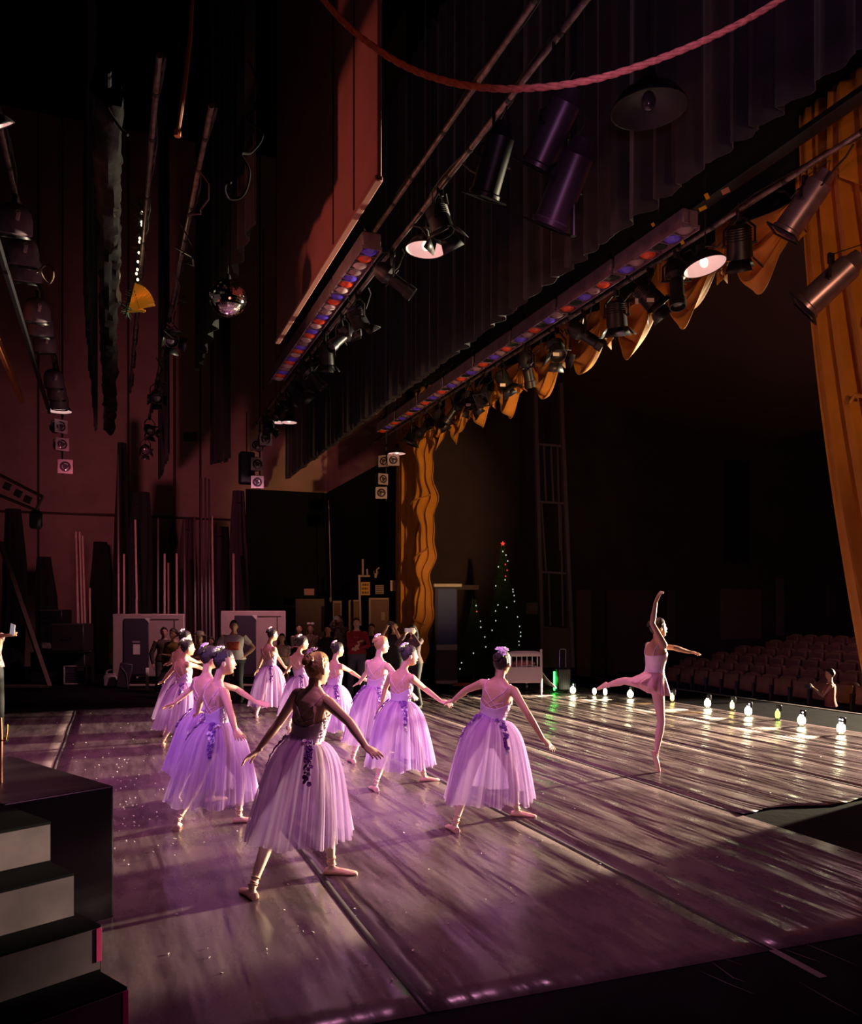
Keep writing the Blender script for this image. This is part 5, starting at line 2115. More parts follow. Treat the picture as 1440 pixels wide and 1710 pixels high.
def crib():
    d = 17.8
    o = P(848, 1150, d)
    o.z = 0.009
    ux = cdir(86)
    t = thing('toy_bed', 'cream spindle-backed toy bed with pale blanket, beside the suitcase', 'bed', o, (0, 0, math.atan2(ux.y, ux.x)))
    w, h = 0.72, 0.92
    for x in (-0.02, w):
        b = MB()
        b.tube([(x, 0, 0), (x, 0, h * 0.5), (x, 0, h + 0.02)], [0.022, 0.030, 0.026], 10)
        b.ell((x, 0, h + 0.03), 0.032, 0.032, 0.03)
        b.build('post', CREAM, t)
    b = MB()
    n = 16
    b.add([(w * k / n, y, (h - 0.02 - (0.07 if abs(k / n - 0.5) > 0.40 else 0.0)) - 0.10 * q) for y in (-0.015, 0.015) for q in (0, 1) for k in range(n + 1)], [])
    b = MB()
    rows = [[(w * k / n, 0, h + 0.02 - 0.05 * (abs(k / n - 0.5) * 2) ** 6 if q == 0 else h - 0.10) for k in range(n + 1)] for q in (0, 1)]
    b.grid(rows)
    solid(b.build('top_rail', CREAM, t), 0.035)
    for k in range(6):
        b = MB()
        b.tube([(0.08 + k * 0.112, 0, 0.60), (0.08 + k * 0.112, 0, 0.71), (0.08 + k * 0.112, 0, 0.83)], [0.010, 0.014, 0.010], 8)
        b.build('spindle', CREAM, t)
    b = MB()
    b.box((w / 2, 0, 0.45), (w, 0.03, 0.30), bev=0.008)
    b.build('headboard', CREAM, t)
    b = MB()
    b.box((w / 2, 0.9, 0.30), (w, 1.7, 0.10), bev=0.01)
    b.build('bed_frame', CREAM, t)
    b = MB()
    rows = []
    for i in range(20):
        y = 0.05 + 1.6 * i / 19
        row = []
        for j in range(25):
            u = j / 24
            x = -0.06 + (w + 0.40) * u
            z = 0.52 + 0.10 * math.sin(PI * min(1, u * 1.15)) - max(0, u - 0.66) * 1.15 + 0.012 * math.sin(i * 1.3 + j * 0.6)
            row.append((x, y, max(0.14, z)))
        rows.append(row)
    b.grid(rows)
    solid(b.build('blanket', mat('cream_blanket', (0.80, 0.72, 0.55), 0.85, bump=0.2, bscale=8), t), 0.02)
    b = MB()
    b.ell((w * 0.5, 0.22, 0.66), 0.28, 0.17, 0.07)
    b.build('pillow', mat('rose_pillow', (0.55, 0.20, 0.20), 0.8), t)
    for x in (0.0, w):
        b = MB()
        b.tube([(x, 1.7, 0), (x, 1.7, 0.6)], 0.028, 10)
        b.build('post', CREAM, t)


crib()
sc = F(941, 1157)
t = thing('suitcase', 'small black wheeled suitcase with raised handle near the cream bed', 'suitcase', sc, (0, 0, -TH + 0.1))
b = MB()
b.box((0, 0, 0.30), (0.31, 0.20, 0.50), bev=0.035)
b.build('case', mat('black_shell', (0.02, 0.018, 0.022), 0.4), t)
b = MB()
b.tube([(-0.07, 0.05, 0.54), (-0.07, 0.05, 0.93), (-0.05, 0.05, 0.96), (0.05, 0.05, 0.96), (0.07, 0.05, 0.93), (0.07, 0.05, 0.54)], 0.009, 8)
b.build('handle', mat('handle_metal', (0.25, 0.2, 0.24), 0.35, metal=0.7), t)
for k in (-1, 1):
    b = MB()
    b.lathe([(0.0, -0.012), (0.028, -0.012), (0.03, 0), (0.028, 0.012), (0, 0.012)], (k * 0.11, 0, 0.03), (1, 0, 0), 14)
    b.build('wheel', BLACKM, t)
b = MB()
for k in range(-3, 4):
    b.box((k * 0.04, -0.102, 0.30), (0.008, 0.006, 0.42), bev=0.002)
b.build('shell_ribs', mat('black_shell', (0, 0, 0)), t)

# mantel / painted box prop
t = thing('painted_column_box', 'tall blue-fronted painted box with pale mouldings behind the gold curtain', 'prop box', P(752, 1143, 20.6) * 1.0, (0, 0, -TH))
t.location.z = 0
def zof(py, d):
    return EYE - (py - HZ) / FPX * d
b = MB()
b.box((-0.10, 0.25, (zof(1143, 20.6) + zof(980, 20.6)) / 2 + 0.0), (0.56, 0.5, zof(980, 20.6)), bev=0.01)
b.build('carcass', mat('plum_paint', (0.05, 0.03, 0.06), 0.6), t)
b = MB()
b.box((-0.08, -0.012, (zof(983, 20.6) + zof(1076, 20.6)) / 2), (0.46, 0.02, zof(983, 20.6) - zof(1076, 20.6)), bev=0.004)
b.build('blue_panel', mat('royal_blue_paint', (0.035, 0.055, 0.26), 0.55), t)
b = MB()
b.box((-0.06, 0.10, zof(978, 20.6)), (0.70, 0.7, 0.09), bev=0.02)
b.build('cap_moulding', WHITEP, t)
b = MB()
b.box((-0.08, -0.02, zof(1081, 20.6)), (0.52, 0.06, 0.15), bev=0.02)
b.build('waist_moulding', mat('lilac_grey_paint', (0.45, 0.38, 0.46), 0.5), t)
b = MB()
b.box((-0.08, -0.02, 0.05), (0.54, 0.06, 0.10), bev=0.02)
b.build('plinth', mat('lilac_grey_paint', (0, 0, 0)), t)

# Christmas trees
def xmas(label, c, h, r, seed, lights, star=True):
    t = thing('decorated_fir_tree', label, 'christmas tree', c)
    rnd = random.Random(seed)
    b = MB()
    b.tube([(0, 0, 0), (0, 0, h * 0.96)], [0.04, 0.01], 8)
    b.build('trunk', mat('bark', (0.05, 0.03, 0.02), 0.9), t)
    b = MB()
    for i in range(900):
        z = 0.15 * h + 0.84 * h * (i / 900)
        R_ = r * (1 - (z / h)) ** 0.9 + 0.02
        a = i * 2.39996
        L = R_ * rnd.uniform(0.8, 1.08)
        dirv = V((math.cos(a), math.sin(a), -0.22))
        p0 = V((0, 0, z))
        p1_ = p0 + dirv * L
        b.tube([p0, p1_], [0.012, 0.004], 4, cap=False)
        n = max(3, int(L / 0.045))
        for k in range(n):
            q = p0.lerp(p1_, 0.25 + 0.75 * k / n)
            s_ = dirv.cross(V((0, 0, 1))).normalized()
            for sg in (-1, 1):
                e = q + (dirv * 0.5 + s_ * sg + V((0, 0, rnd.uniform(-.3, .4)))) * 0.055
                b.add([q, q + V((0, 0, 0.008)), e], [(0, 1, 2)])
    b.build('branches', mat('fir_green', (0.018, 0.04, 0.022), 0.7), t, False)
    for k in range(lights):
        z = h * (0.20 + 0.76 * ((k * 0.618) % 1))
        R_ = r * (1 - z / h) ** 0.9 + 0.03
        a = rnd.uniform(-PI, 0) + 0.2
        b = MB()
        b.ell((math.cos(a) * R_, math.sin(a) * R_, z), 0.017, 0.017, 0.02, None, 6, 4)
        red = k % 8 == 3
        b.build('light', mat('tree_red', (1, .1, .05), 0.3, emit=(1, 0.06, 0.05), estr=0.7) if red else mat('tree_white', (0.8, 0.9, 0.85), 0.3, emit=(0.75, 0.95, 0.85), estr=0.55), t)
    if star:
        b = MB()
        vs = [(0, -0.02, 0), (0, 0.02, 0)] + [((0.075 if k % 2 == 0 else 0.032) * math.sin(k * PI / 5), 0, (0.075 if k % 2 == 0 else 0.032) * math.cos(k * PI / 5)) for k in range(10)]
        fs = []
        for k in range(10):
            fs += [(0, 2 + k, 2 + (k + 1) % 10), (1, 2 + (k + 1) % 10, 2 + k)]
        b.add([(x, y, z + h) for x, y, z in vs], fs)
        b.build('star', mat('tree_red', (0, 0, 0)), t, False)


c = P(840, 1130, 21.0)
c.z = 0
xmas('slim tall dark fir tree with white lights and a red star on top', c, 3.48, 0.62, 3, 26)
c = P(792, 1130, 20.2)
c.z = 0
xmas('shorter dark fir tree with few lights, between the blue box and the taller fir', c, 2.1, 0.52, 5, 9, False)
b = MB()
rnd = random.Random(31)
pts = []
for i in range(60):
    a = i * 0.5
    p = P(775 + 22 * math.sin(a * 0.7) + i * 0.25, 1138 + 3 * math.cos(a), 19.6)
    pts.append(V((p.x, p.y, 0.05 + 0.04 * abs(math.sin(i * 1.1)))))
b.tube(pts, 0.035, 6)
tag(b.build('garland_heap', mat('rust_garland', (0.28, 0.06, 0.04), 0.8, bump=0.6, bscale=30)), 'heap of rust-red garland lying under the fir trees', 'garland')

# tall slatted frame on the side of the house
t = thing('tall_slatted_frame', 'very tall slatted metal frame rising behind the cream bed', 'frame', (0, 0, 0))
D = 24.0
FRM = mat('dusty_plum_metal', (0.17, 0.11, 0.135), 0.5)
for x0, x1, w, y0, y1 in ((893, 906, 0.10, 640, 1115), (936, 956, 0.10, 640, 1115)):
    b = MB()
    p, q = P(x0, y0, D), P(x1, y1, D)
    b.box((p + q) / 2, (0.12, 0.12, (p - q).length), Matrix(frame(p - q)).transposed(), 0.01)
    b.build('side_post', FRM, t)
for x0, x1, y0, y1 in ((908, 912, 745, 838), (920, 924, 745, 838), (931, 935, 745, 920), (916, 919, 958, 1045), (936, 940, 840, 1045), (904, 912, 838, 955)):
    b = MB()
    p, q = P(x0, y0, D), P(x1, y1, D)
    b.box((p + q) / 2, (0.05, 0.05, (p - q).length), Matrix(frame(p - q)).transposed(), 0.005)
    b.build('slat', FRM, t)
for y in (742, 838, 955, 1048):
    b = MB()
    p, q = P(897 + (y - 640) * 0.025, y, D), P(938 + (y - 640) * 0.04, y + 3, D)
    b.box((p + q) / 2, (0.06, 0.06, (p - q).length), Matrix(frame(p - q)).transposed(), 0.005)
    b.build('cross_bar', FRM, t)
b = MB()
p = P(927, 1082, D)
b.box(p, (0.9, 0.1, 1.15), Matrix.Rotation(-TH, 3, 'Z'), 0.02)
b.build('base_board', mat('brown_board', (0.10, 0.055, 0.045), 0.7), t)
b = MB()
b.box((0, 0, 0), (0.34, 0.10, 0.34), Matrix.Rotation(-TH, 3, 'Z'), 0.02)
b.lathe([(0.12, -0.055), (0.13, -0.065), (0.11, -0.07)], (0, 0, 0), (ST, CT, 0), 20)
o = b.build('wall_fan', mat('mauve_panel', (0, 0, 0)))
o.location = P(888, 1016, 23.6)
tag(o, 'small square grille with a ring, left of the tall slatted frame', 'wall grille')
bar1('shelf_board', 'thin horizontal board behind the fir trees, level with the blue box top', 'board', P(760, 981, 22.0), P(800, 981, 22.0), 0.06, 0.12, mat('dim_plum_panel', (0, 0, 0)))

# ================================================================== HOUSE SEATS
SEAT = mat('brown_seat_velvet', (0.26, 0.115, 0.075), 0.8, var=0.2, vscale=5)


def make_seat():
    t = thing('theatre_seat', 'seat', 'theatre seat', (0, 0, 0), (0, 0, 0), 'rows of brown theatre seats')
    b = MB()
    rows = []
    for i in range(8):
        z = 0.42 + 0.46 * i / 7
        row = []
        for j in range(9):
            u = j / 8 * 2 - 1
            row.append((0.03 + 0.05 * (i / 7) ** 1.5 + 0.03 * u * u * -1, u * 0.26 * (1 - 0.10 * (i / 7) ** 3), z - 0.05 * abs(u) ** 3 * (i / 7)))
        rows.append(row)
    b.grid(rows)
    solid(b.build('backrest', SEAT, t), 0.07)
    b = MB()
    b.box((-0.12, 0, 0.62), (0.09, 0.48, 0.40), Matrix.Rotation(0.12, 3, 'Y'), 0.03)
    b.build('folded_seat', SEAT, t)
    for k in (-1, 1):
        b = MB()
        b.box((-0.08, k * 0.275, 0.34), (0.30, 0.03, 0.62), bev=0.01)
        b.build('armrest', mat('seat_iron', (0.04, 0.03, 0.035), 0.5), t)
    return t


seat0 = make_seat()
tree = {seat0.name: [c_ for c_ in bpy.data.objects if c_.parent == seat0]}
first = True
for rw in range(6):
    for k in range(20):
        y = 9.0 + 0.58 * k + 0.2 * (rw % 2)
        x = 14.8 + 1.0 * rw
        d = y * CT + x * ST
        r = x * CT - y * ST
        px = 720 + FPX * r / d
        if px > 1500 or px < 1120 or y > 23.5:
            continue
        z = -0.60 + 0.16 * rw if rw > 0 else -0.60
        if first:
            s_, first = seat0, False
        else:
            s_ = copy_tree(seat0, None, tree)
        s_.location = (x, y, z)
        s_['label'] = 'empty brown theatre seat in row %s from the stage, in the dim house' % ['one', 'two', 'three', 'four', 'five', 'six'][rw]
        s_['group'] = 'brown theatre seats of row %s' % ['one', 'two', 'three', 'four', 'five', 'six'][rw]

# ================================================================== THINGS AGAINST THE FAR WALL
BRD = mat('whitish_board', (0.52, 0.36, 0.36), 0.55, var=0.08, vscale=4)
BRDK = mat('charcoal_board', (0.055, 0.036, 0.062), 0.6)


def board(label, px0, px1, py0, d, dk0, dk1, lab):
    w = (px1 - px0) / FPX * d
    o = P((px0 + px1) / 2, 1143, d)
    o.z = 0
    t = thing('rolling_board', label, 'rolling board', o, (0, 0, -TH - 0.02))
    h = zof(py0, d)
    k = d / FPX
    X0 = -w / 2
    b = MB()
    b.box((0, 0.03, (0.26 + h) / 2), (w, 0.05, h - 0.26), bev=0.02)
    b.build('panel', BRD, t)
    b = MB()
    xa, xb = (dk0 - px0) * k + X0, (dk1 - px0) * k + X0
    b.box(((xa + xb) / 2, -0.012, 0.28 + (h - 0.40) / 2 + 0.02), (xb - xa, 0.03, h - 0.42), bev=0.02)
    b.build('dark_door', BRDK, t)
    if lab:
        for (u, z, sx, sz) in ((0.5, 0.62 * h, 0.17, 0.05), (0.52, 0.52 * h, 0.16, 0.24)):
            b = MB()
            b.box((xa + (xb - xa) * u, -0.032, z), (sx, 0.006, sz))
            b.build('notice', LABELW if sz > 0.1 else mat('grey_gel_frame', (0, 0, 0)), t)
    b = MB()
    b.add([(xb - 0.10, -0.034, h - 0.10), (xb + 0.02, -0.034, h - 0.10), (xb + 0.02, -0.034, h - 0.22)], [(0, 1, 2)])
    solid(b.build('torn_corner', LABELW, t, False), 0.003)
    b = MB()
    b.box((xb + 0.45 * (w / 2 - xb), 0.0, h - 0.13), (0.5 * (w / 2 - xb) * 1.6, 0.012, 0.02))
    b.box((xb + 0.72 * (w / 2 - xb), 0.0, h * 0.62), (0.025, 0.012, h * 0.62))
    b.build('seam_line', mat('brown_seam', (0.12, 0.05, 0.05), 0.7), t)
    b = MB()
    for x in (-w / 2 + 0.05, w / 2 - 0.05):
        b.box((x, 0.03, 0.13), (0.05, 0.05, 0.26))
    b.box((0.12, 0.03, 0.06), (w - 0.5, 0.10, 0.05), bev=0.01)
    b.build('stand', BRD, t)
    for x in (-w / 2 + 0.05, w / 2 - 0.05):
        b = MB()
        b.lathe([(0, -0.015), (0.035, -0.015), (0.035, 0.015), (0, 0.015)], (x, -0.01, 0.035), (1, 0, 0), 12)
        b.build('caster', BLACKM, t)


board('left whitish rolling board with a dark door panel and a paper notice', 187, 308, 1025, 19.6, 207, 249, True)
board('right whitish rolling board with a dark panel, behind the man in white t-shirt', 368, 477, 1020, 19.6, 392, 428, False)
b = MB()
b.box((0, 0, 0), (0.07, 0.05, 0.50), bev=0.01)
o = b.build('upright_tube', LABELW)
o.location = P(246, 1122, 18.8)
o.location.z = 0.27
tag(o, 'short white upright tube standing before the left rolling board', 'tube')
# box with pale frame (mini fridge / amp)
t = thing('framed_box', 'dark equipment box with a rounded pale frame on the floor at left', 'equipment box', F(126, 1144), (0, 0, -TH + 0.05))
b = MB()
b.box((0, 0.15, 0.24), (0.56, 0.3, 0.46), bev=0.03)
b.build('case', BRDK, t)
b = MB()
for k in (-1, 1):
    b.box((k * 0.265, -0.01, 0.24), (0.035, 0.03, 0.46), bev=0.012)
    b.box((0, -0.01, 0.24 + k * 0.215), (0.56, 0.03, 0.035), bev=0.012)
b.build('pale_frame', mat('pale_mauve_plastic', (0.50, 0.34, 0.36), 0.5), t)
b = MB()
b.box((0.12, -0.012, 0.38), (0.15, 0.012, 0.07))
b.build('label_plate', mat('pale_mauve_plastic', (0, 0, 0)), t)
b = MB()
for k in range(4):
    b.box((0, -0.004, 0.10 + 0.06 * k), (0.42, 0.008, 0.012))
b.build('grille', BLACKM, t)
# jug
t = thing('water_jug', 'white plastic container with a loop handle beside the left rolling board', 'container', F(186, 1148), (0, 0, -TH))
b = MB()
b.box((0, 0, 0.15), (0.34, 0.24, 0.30), bev=0.05)
b.build('tub', mat('mauve_white_plastic', (0.34, 0.25, 0.29), 0.5), t)
b = MB()
b.tube([(-0.12, 0, 0.30), (-0.10, 0, 0.38), (0, 0, 0.42), (0.10, 0, 0.38), (0.12, 0, 0.30)], 0.022, 8)
b.box((0, 0, 0.31), (0.26, 0.16, 0.04), bev=0.015)
b.build('handle', mat('mauve_white_plastic', (0, 0, 0)), t)
t = thing('folded_panel', 'dark folded stand leaning between the white container and the left board', 'stand', F(208, 1150), (0, 0, -TH))
b = MB()
b.box((0, 0, 0.30), (0.30, 0.05, 0.58), Matrix.Rotation(0.18, 3, 'Y'), 0.02)
b.build('panel', BRDK, t)
b = MB()
b.tube([(0.1, -0.03, 0.0), (0.05, -0.03, 0.35), (-0.08, -0.03, 0.52)], 0.012, 8)
b.build('rim', FRM, t)
# dark cabinets at left
for (px0, px1, py0, py1, d, lb, c) in ((95, 148, 1041, 1087, 20.6, 'dark upper crate stacked above the framed box', (0.030, 0.020, 0.026)), (60, 150, 1088, 1146, 21.0, 'wide dark cabinet behind the framed box', (0.014, 0.010, 0.014)),
                                       (75, 112, 1018, 1042, 21.4, 'dark case on top of the crates at left', (0.010, 0.008, 0.012))):
    w = (px1 - px0) / FPX * d
    z1, z0 = zof(py0, d), max(0, zof(py1, d))
    c_ = P((px0 + px1) / 2, py1, d)
    t = thing('road_case', lb, 'case', (c_.x, c_.y, z0), (0, 0, -TH))
    b = MB()
    b.box((0, 0, (z1 - z0) / 2), (w, 0.6, z1 - z0), bev=0.02)
    b.build('case', mat('case_%d' % px0, c, 0.5), t)
    b = MB()
    b.box((0, -0.30, z1 - z0 - 0.02), (w, 0.02, 0.03))
    b.build('lid_edge', mat('dim_edge', (0.09, 0.06, 0.07), 0.4), t)
    b = MB()
    b.tube([(-0.12, -0.31, (z1 - z0) * .5), (-0.10, -0.35, (z1 - z0) * .5), (0.10, -0.35, (z1 - z0) * .5), (0.12, -0.31, (z1 - z0) * .5)], 0.012, 6)
    b.build('handle', BLACKM, t)
t = thing('parcel', 'pale crumpled parcel on the cabinet at left', 'parcel', P(80, 1086, 20.4))
b = MB()
b.box((0, 0, 0.10), (0.34, 0.25, 0.18), bev=0.05)
b.build('wrapping', mat('grey_paper', (0.14, 0.09, 0.10), 0.6, bump=0.8, bscale=12), t)
# A-frame
t = thing('leaning_frame', 'big triangular frame of dim timber leaning at the left edge', 'timber frame', (0, 0, 0))
DIM = mat('dim_timber', (0.13, 0.075, 0.07), 0.7, var=0.2)
for (a_, b2, w) in ((P(0, 905, 19.5), P(82, 1146, 19.0), 0.13), (P(-10, 1146, 19.0), P(82, 1146, 19.0), 0.11), (P(0, 905, 19.5), P(-60, 1140, 19.2), 0.12)):
    b = MB()
    b.box((a_ + b2) / 2, (w, 0.06, (a_ - b2).length), Matrix(frame(a_ - b2)).transposed(), 0.005)
    b.build('beam', DIM, t)
# tilted rack with lamps on the left
t = thing('tilted_lamp_rack', 'tilted dark rack with dim square openings, left edge under the black cloth', 'rack', (0, 0, 0))
D = 15.0
c4 = [P(-30, 778, D), P(72, 830, D), P(60, 852, D), P(-30, 815, D)]
b = MB()
for k in range(4):
    a_, b2 = c4[k], c4[(k + 1) % 4]
    b.tube([a_, b2], 0.028, 8)
b.build('frame', mat('brown_metal', (0.12, 0.06, 0.04), 0.5), t)
for k, (x, y) in enumerate(((12, 812), (30, 824), (46, 834))):
    b = MB()
    b.box(P(x, y, D - 0.02), (0.14, 0.03, 0.13), Matrix.Rotation(-TH, 3, 'Z') @ Matrix.Rotation(0.45, 3, 'Y'), 0.01)
    b.build('opening', mat('dim_green_grey', (0.07, 0.06, 0.05), 0.5), t)
b = MB()
b.box(P(60, 868, D), (0.20, 0.16, 0.32), Matrix.Rotation(-TH, 3, 'Z'), 0.04)
b.build('bracket_lamp', BLACKM, t)

# wall conduit and small wall things
bar1('conduit', 'dark horizontal conduit on the far wall left of the dark bundles', 'conduit', on_far_wall(70, 857), on_far_wall(192, 859), 0.05, 0.05, mat('rust_conduit', (0.08, 0.02, 0.02), 0.6))
bar1('conduit', 'dark vertical conduit running up the far wall under the tangled pipe', 'conduit', on_far_wall(291, 560), on_far_wall(291, 900), 0.07, 0.07, mat('rust_conduit', (0, 0, 0)))
bar1('conduit', 'thin vertical conduit on the far wall right of the mirror ball', 'conduit', on_far_wall(440, 380), on_far_wall(440, 650), 0.05, 0.05, mat('rust_conduit', (0, 0, 0)))
b = MB()
b.box((0, 0, 0), (0.46, 0.14, 0.28), Matrix.Rotation(-TH, 3, 'Z'), 0.03)
o = b.build('junction_box', mat('rust_conduit', (0, 0, 0)))
o.location = on_far_wall(318, 730)
tag(o, 'small dark junction box on the far wall below the mirror ball', 'junction box')
b = MB()
b.tube([(0, 0, 0.3), (0.05, 0, 0.0), (0.10, 0, -0.35), (0.0, 0, -0.5), (-0.10, 0, -0.3), (-0.03, 0, 0.05)], 0.05, 8)
o = b.build('cable_coil', CABLE)
o.location = on_far_wall(289, 890, 29.8)
tag(o, 'coiled dark cable hanging from the vertical conduit', 'cable')

# dark fabric bundles and stacks of upright pipes/flats along the wing
def bundle(label, px0, px1, py0, d, seed, m=None):
    rnd = random.Random(seed)
    w = (px1 - px0) / FPX * d
    o = P((px0 + px1) / 2, 1120, d)
    o.z = 0
    h = zof(py0, d)
    t = thing('curtain_bundle', label, 'curtain', o, (0, 0, -TH))
    rows = []
    for i in range(31):
        v = i / 30
        z = h * (1 - v)
        row = []
        for j in range(41):
            a = 2 * PI * j / 40
            k = 0.62 + 0.38 * min(1, v * 3.0) if v < 0.33 else 1.0
            rr = k * (1 + 0.13 * math.sin(9 * a + seed) + 0.06 * math.sin(17 * a + v * 2))
            row.append((math.cos(a) * w / 2 * rr + 0.04 * math.sin(v * 5 + seed), math.sin(a) * 0.22 * rr, z))
        row[-1] = row[0]
        rows.append(row)
    b = MB()
    b.grid(rows)
    b.build('cloth', m or DRAPE, t)
    b = MB()
    b.tube([(0.06 * math.cos(q * 0.6) * w * 9 * 0.5 * 0.7, math.sin(q * 0.6) * 0.2, h * 0.93) for q in range(11)], 0.018, 6)
    b.build('tie_cord', CABLE, t)


bundle('tall dark curtain bundle, left of the tallest pole stack', 192, 212, 740, 24.5, 1)
bundle('wide dark curtain bundle with a rounded top, left half of the wing', 215, 254, 822, 24.0, 2)
bundle('dark brown curtain bundle behind the pale planks', 300, 330, 868, 25.0, 3, mat('brown_velour', (0.05, 0.022, 0.03), 0.9))
bundle('dark curtain bundle hanging just left of the black wall zone', 386, 414, 820, 24.0, 4, mat('plum_velour', (0.035, 0.020, 0.032), 0.9))
bundle('low dark bundle at the left behind the leaning pale laths', 60, 92, 930, 23.5, 5)
bundle('dark hanging cloth behind the triangular frame', 5, 40, 850, 22.0, 6)
bundle('dark bundle right of the pale laths', 150, 182, 905, 26.0, 7)
bundle('dark plum bundle under the conduit', 356, 384, 880, 25.0, 8, mat('plum_velour', (0, 0, 0)))

PALE = mat('pale_lath', (0.50, 0.30, 0.28), 0.6, var=0.15)
DARKP = mat('dark_pipe', (0.10, 0.06, 0.075), 0.35, metal=0.4)
for i, (x0, x1, y0, w, m, lb) in enumerate([
        (127, 134, 888, 0.09, PALE, 'leftmost leaning pale lath of the left group'), (133, 140, 888, 0.07, PALE, 'second leaning pale lath of the left group'), (138, 145, 895, 0.06, PALE, 'third leaning pale lath of the left group'),
        (129, 132, 965, 0.13, PALE, 'short wide pale lath standing before the left group'), (150, 151, 982, 0.06, PALE, 'short lone lath right of the left group'),
        (197, 199, 760, 0.05, DARKP, 'very tall dark pole beside the tall dark curtain bundle'), (207, 208, 925, 0.07, PALE, 'thin pale pole before the tall dark bundle'),
        (226, 231, 868, 0.07, PALE, 'slightly leaning pale pole on the wide dark bundle'), (228, 229, 1000, 0.06, PALE, 'short pale stick under the slightly leaning pole'),
        (275, 275, 925, 0.12, PALE, 'leftmost pale plank of the bright trio'), (281, 282, 940, 0.09, mat('rosy_plank', (0.30, 0.10, 0.10), 0.6), 'rosy plank in the middle of the bright trio'), (295, 296, 925, 0.15, PALE, 'rightmost pale plank of the bright trio'),
        (264, 264, 865, 0.06, DARKP, 'dark pole left of the bright planks'), (336, 338, 798, 0.10, DARKP, 'dark tall pipe, first of the central stack'), (343, 345, 798, 0.10, DARKP, 'dark tall pipe, second of the central stack'), (349, 351, 800, 0.08, DARKP, 'dark tall pipe, third of the central stack'),
        (354, 358, 862, 0.07, PALE, 'pale pipe edge right of the central stack'), (390, 391, 925, 0.10, PALE, 'pale post standing left of the right rolling board'), (325, 327, 863, 0.07, DARKP, 'dark pole left of the central stack'),
        (308, 309, 868, 0.06, DARKP, 'dark pole behind the bright planks')]):
    d = 22.9 if i in (3, 8) else 23.3
    a_ = P(x0, y0, d)
    b2 = P(x1, 1120, d - 0.6)
    b2.z = 0
    bar1('upright_pole', lb, 'pole', a_, b2, w * 0.8, 0.05, m, 'poles and planks leaning in the far wing')

# doors and posters in the far corner
def flat_box(name, label, cat, px0, px1, py0, py1, d, m, th=0.03, kind=None, parts=None, rz=None):
    c_ = P((px0 + px1) / 2, (py0 + py1) / 2, d)
    w, h = (px1 - px0) / FPX * d, (py1 - py0) / FPX * d
    t = thing(name, label, cat, c_, (0, 0, -TH if rz is None else rz))
    if kind:
        t['kind'] = kind
    b = MB()
    b.box((0, 0, 0), (w, th, h), bev=0.004)
    b.build('panel', m, t)
    return t, w, h, th


def textlines(t, w, h, th, rows, m, name='lettering', top=0.38, seed=0):
    rnd = random.Random(seed)
    b = MB()
    for k in range(rows):
        z = h * (top - 2 * top * k / max(1, rows - 1))
        x = -w * 0.38
        while x < w * 0.34:
            q = w * rnd.uniform(0.07, 0.16)
            b.box((x + q / 2, -th / 2 - 0.003, z), (q, 0.004, h * 0.55 / rows))
            x += q + w * 0.04
    b.build(name, m, t, False)


BRN = mat('brown_door', (0.085, 0.045, 0.035), 0.6, var=0.15)
REDD = mat('red_brown_door', (0.13, 0.035, 0.035), 0.55, var=0.1)
FRA = mat('mauve_frame', (0.30, 0.17, 0.19), 0.6)
INK = mat('dark_ink', (0.05, 0.02, 0.03), 0.7)
t, w, h, th = flat_box('door_1', None, None, 494, 542, 1000, 1110, 26.0, BRN, 0.06, 'structure')
b = MB()
b.box((-w * 0.38, -0.06, -0.1), (0.10, 0.05, 0.03))
b.build('door_handle', GREYM, t)
t, w, h, th = flat_box('door_2', None, None, 618, 650, 1000, 1125, 23.0, REDD, 0.05, 'structure')
b = MB()
for k in (-1, 1):
    b.box((k * w / 2, -0.02, 0), (0.05, 0.09, h))
b.box((0, -0.02, h / 2), (w + 0.05, 0.09, 0.05))
b.build('door_frame', FRA, t)
b = MB()
b.box((0.10, -0.04, 0.55), (0.10, 0.01, 0.22))
b.build('notice', FRA, t)
t, w, h, th = flat_box('door_3', None, None, 584, 600, 1003, 1115, 24.0, REDD, 0.05, 'structure')
b = MB()
b.box((-w / 2, -0.02, 0), (0.04, 0.08, h))
b.box((0, -0.02, h / 2), (w, 0.08, 0.04))
b.build('door_frame', FRA, t)
t, w, h, th = flat_box('poster', 'narrow pale framed poster above the person raising a phone', 'poster', 556, 571, 1003, 1045, 24.0, FRA)
b = MB()
b.box((0, -0.018, 0), (w * 0.75, 0.006, h * 0.8))
b.build('print', REDD, t)
t, w, h, th = flat_box('sign', 'blank pale notice above the brown door', 'notice', 508, 525, 983, 994, 25.8, mat('dusty_pink_card', (0.42, 0.20, 0.20), 0.7), 0.02)
t, w, h, th = flat_box('sign', 'yellow sign with small dark lettering on the black wall', 'sign', 603, 618, 972, 994, 23.5, mat('yellow_card', (0.62, 0.30, 0.04), 0.6), 0.02)
textlines(t, w, h, th, 3, INK, seed=1, top=0.30)
t, w, h, th = flat_box('sign', 'whitish printed notice right of the yellow sign', 'notice', 627, 641, 977, 992, 23.0, mat('grey_card', (0.30, 0.20, 0.22), 0.7), 0.02)
textlines(t, w, h, th, 4, INK, seed=2, top=0.34)
t, w, h, th = flat_box('sign', 'pale pink sheet half covered by the far gold curtain', 'notice', 652, 664, 969, 987, 22.4, mat('pale_pink_card', (0.55, 0.34, 0.36), 0.7), 0.02)
t = thing('standpipe', 'pale vertical pipe with elbow fittings left of the yellow sign', 'pipe', (0, 0, 0))
b = MB()
b.tube([P(602, 1045, 22.8), P(600, 960, 22.8)], 0.035, 10)
b.tube([P(600, 962, 22.8), P(618, 962, 22.8)], 0.03, 10)
b.tube([P(614, 962, 22.8), P(613, 950, 22.8)], 0.025, 8)
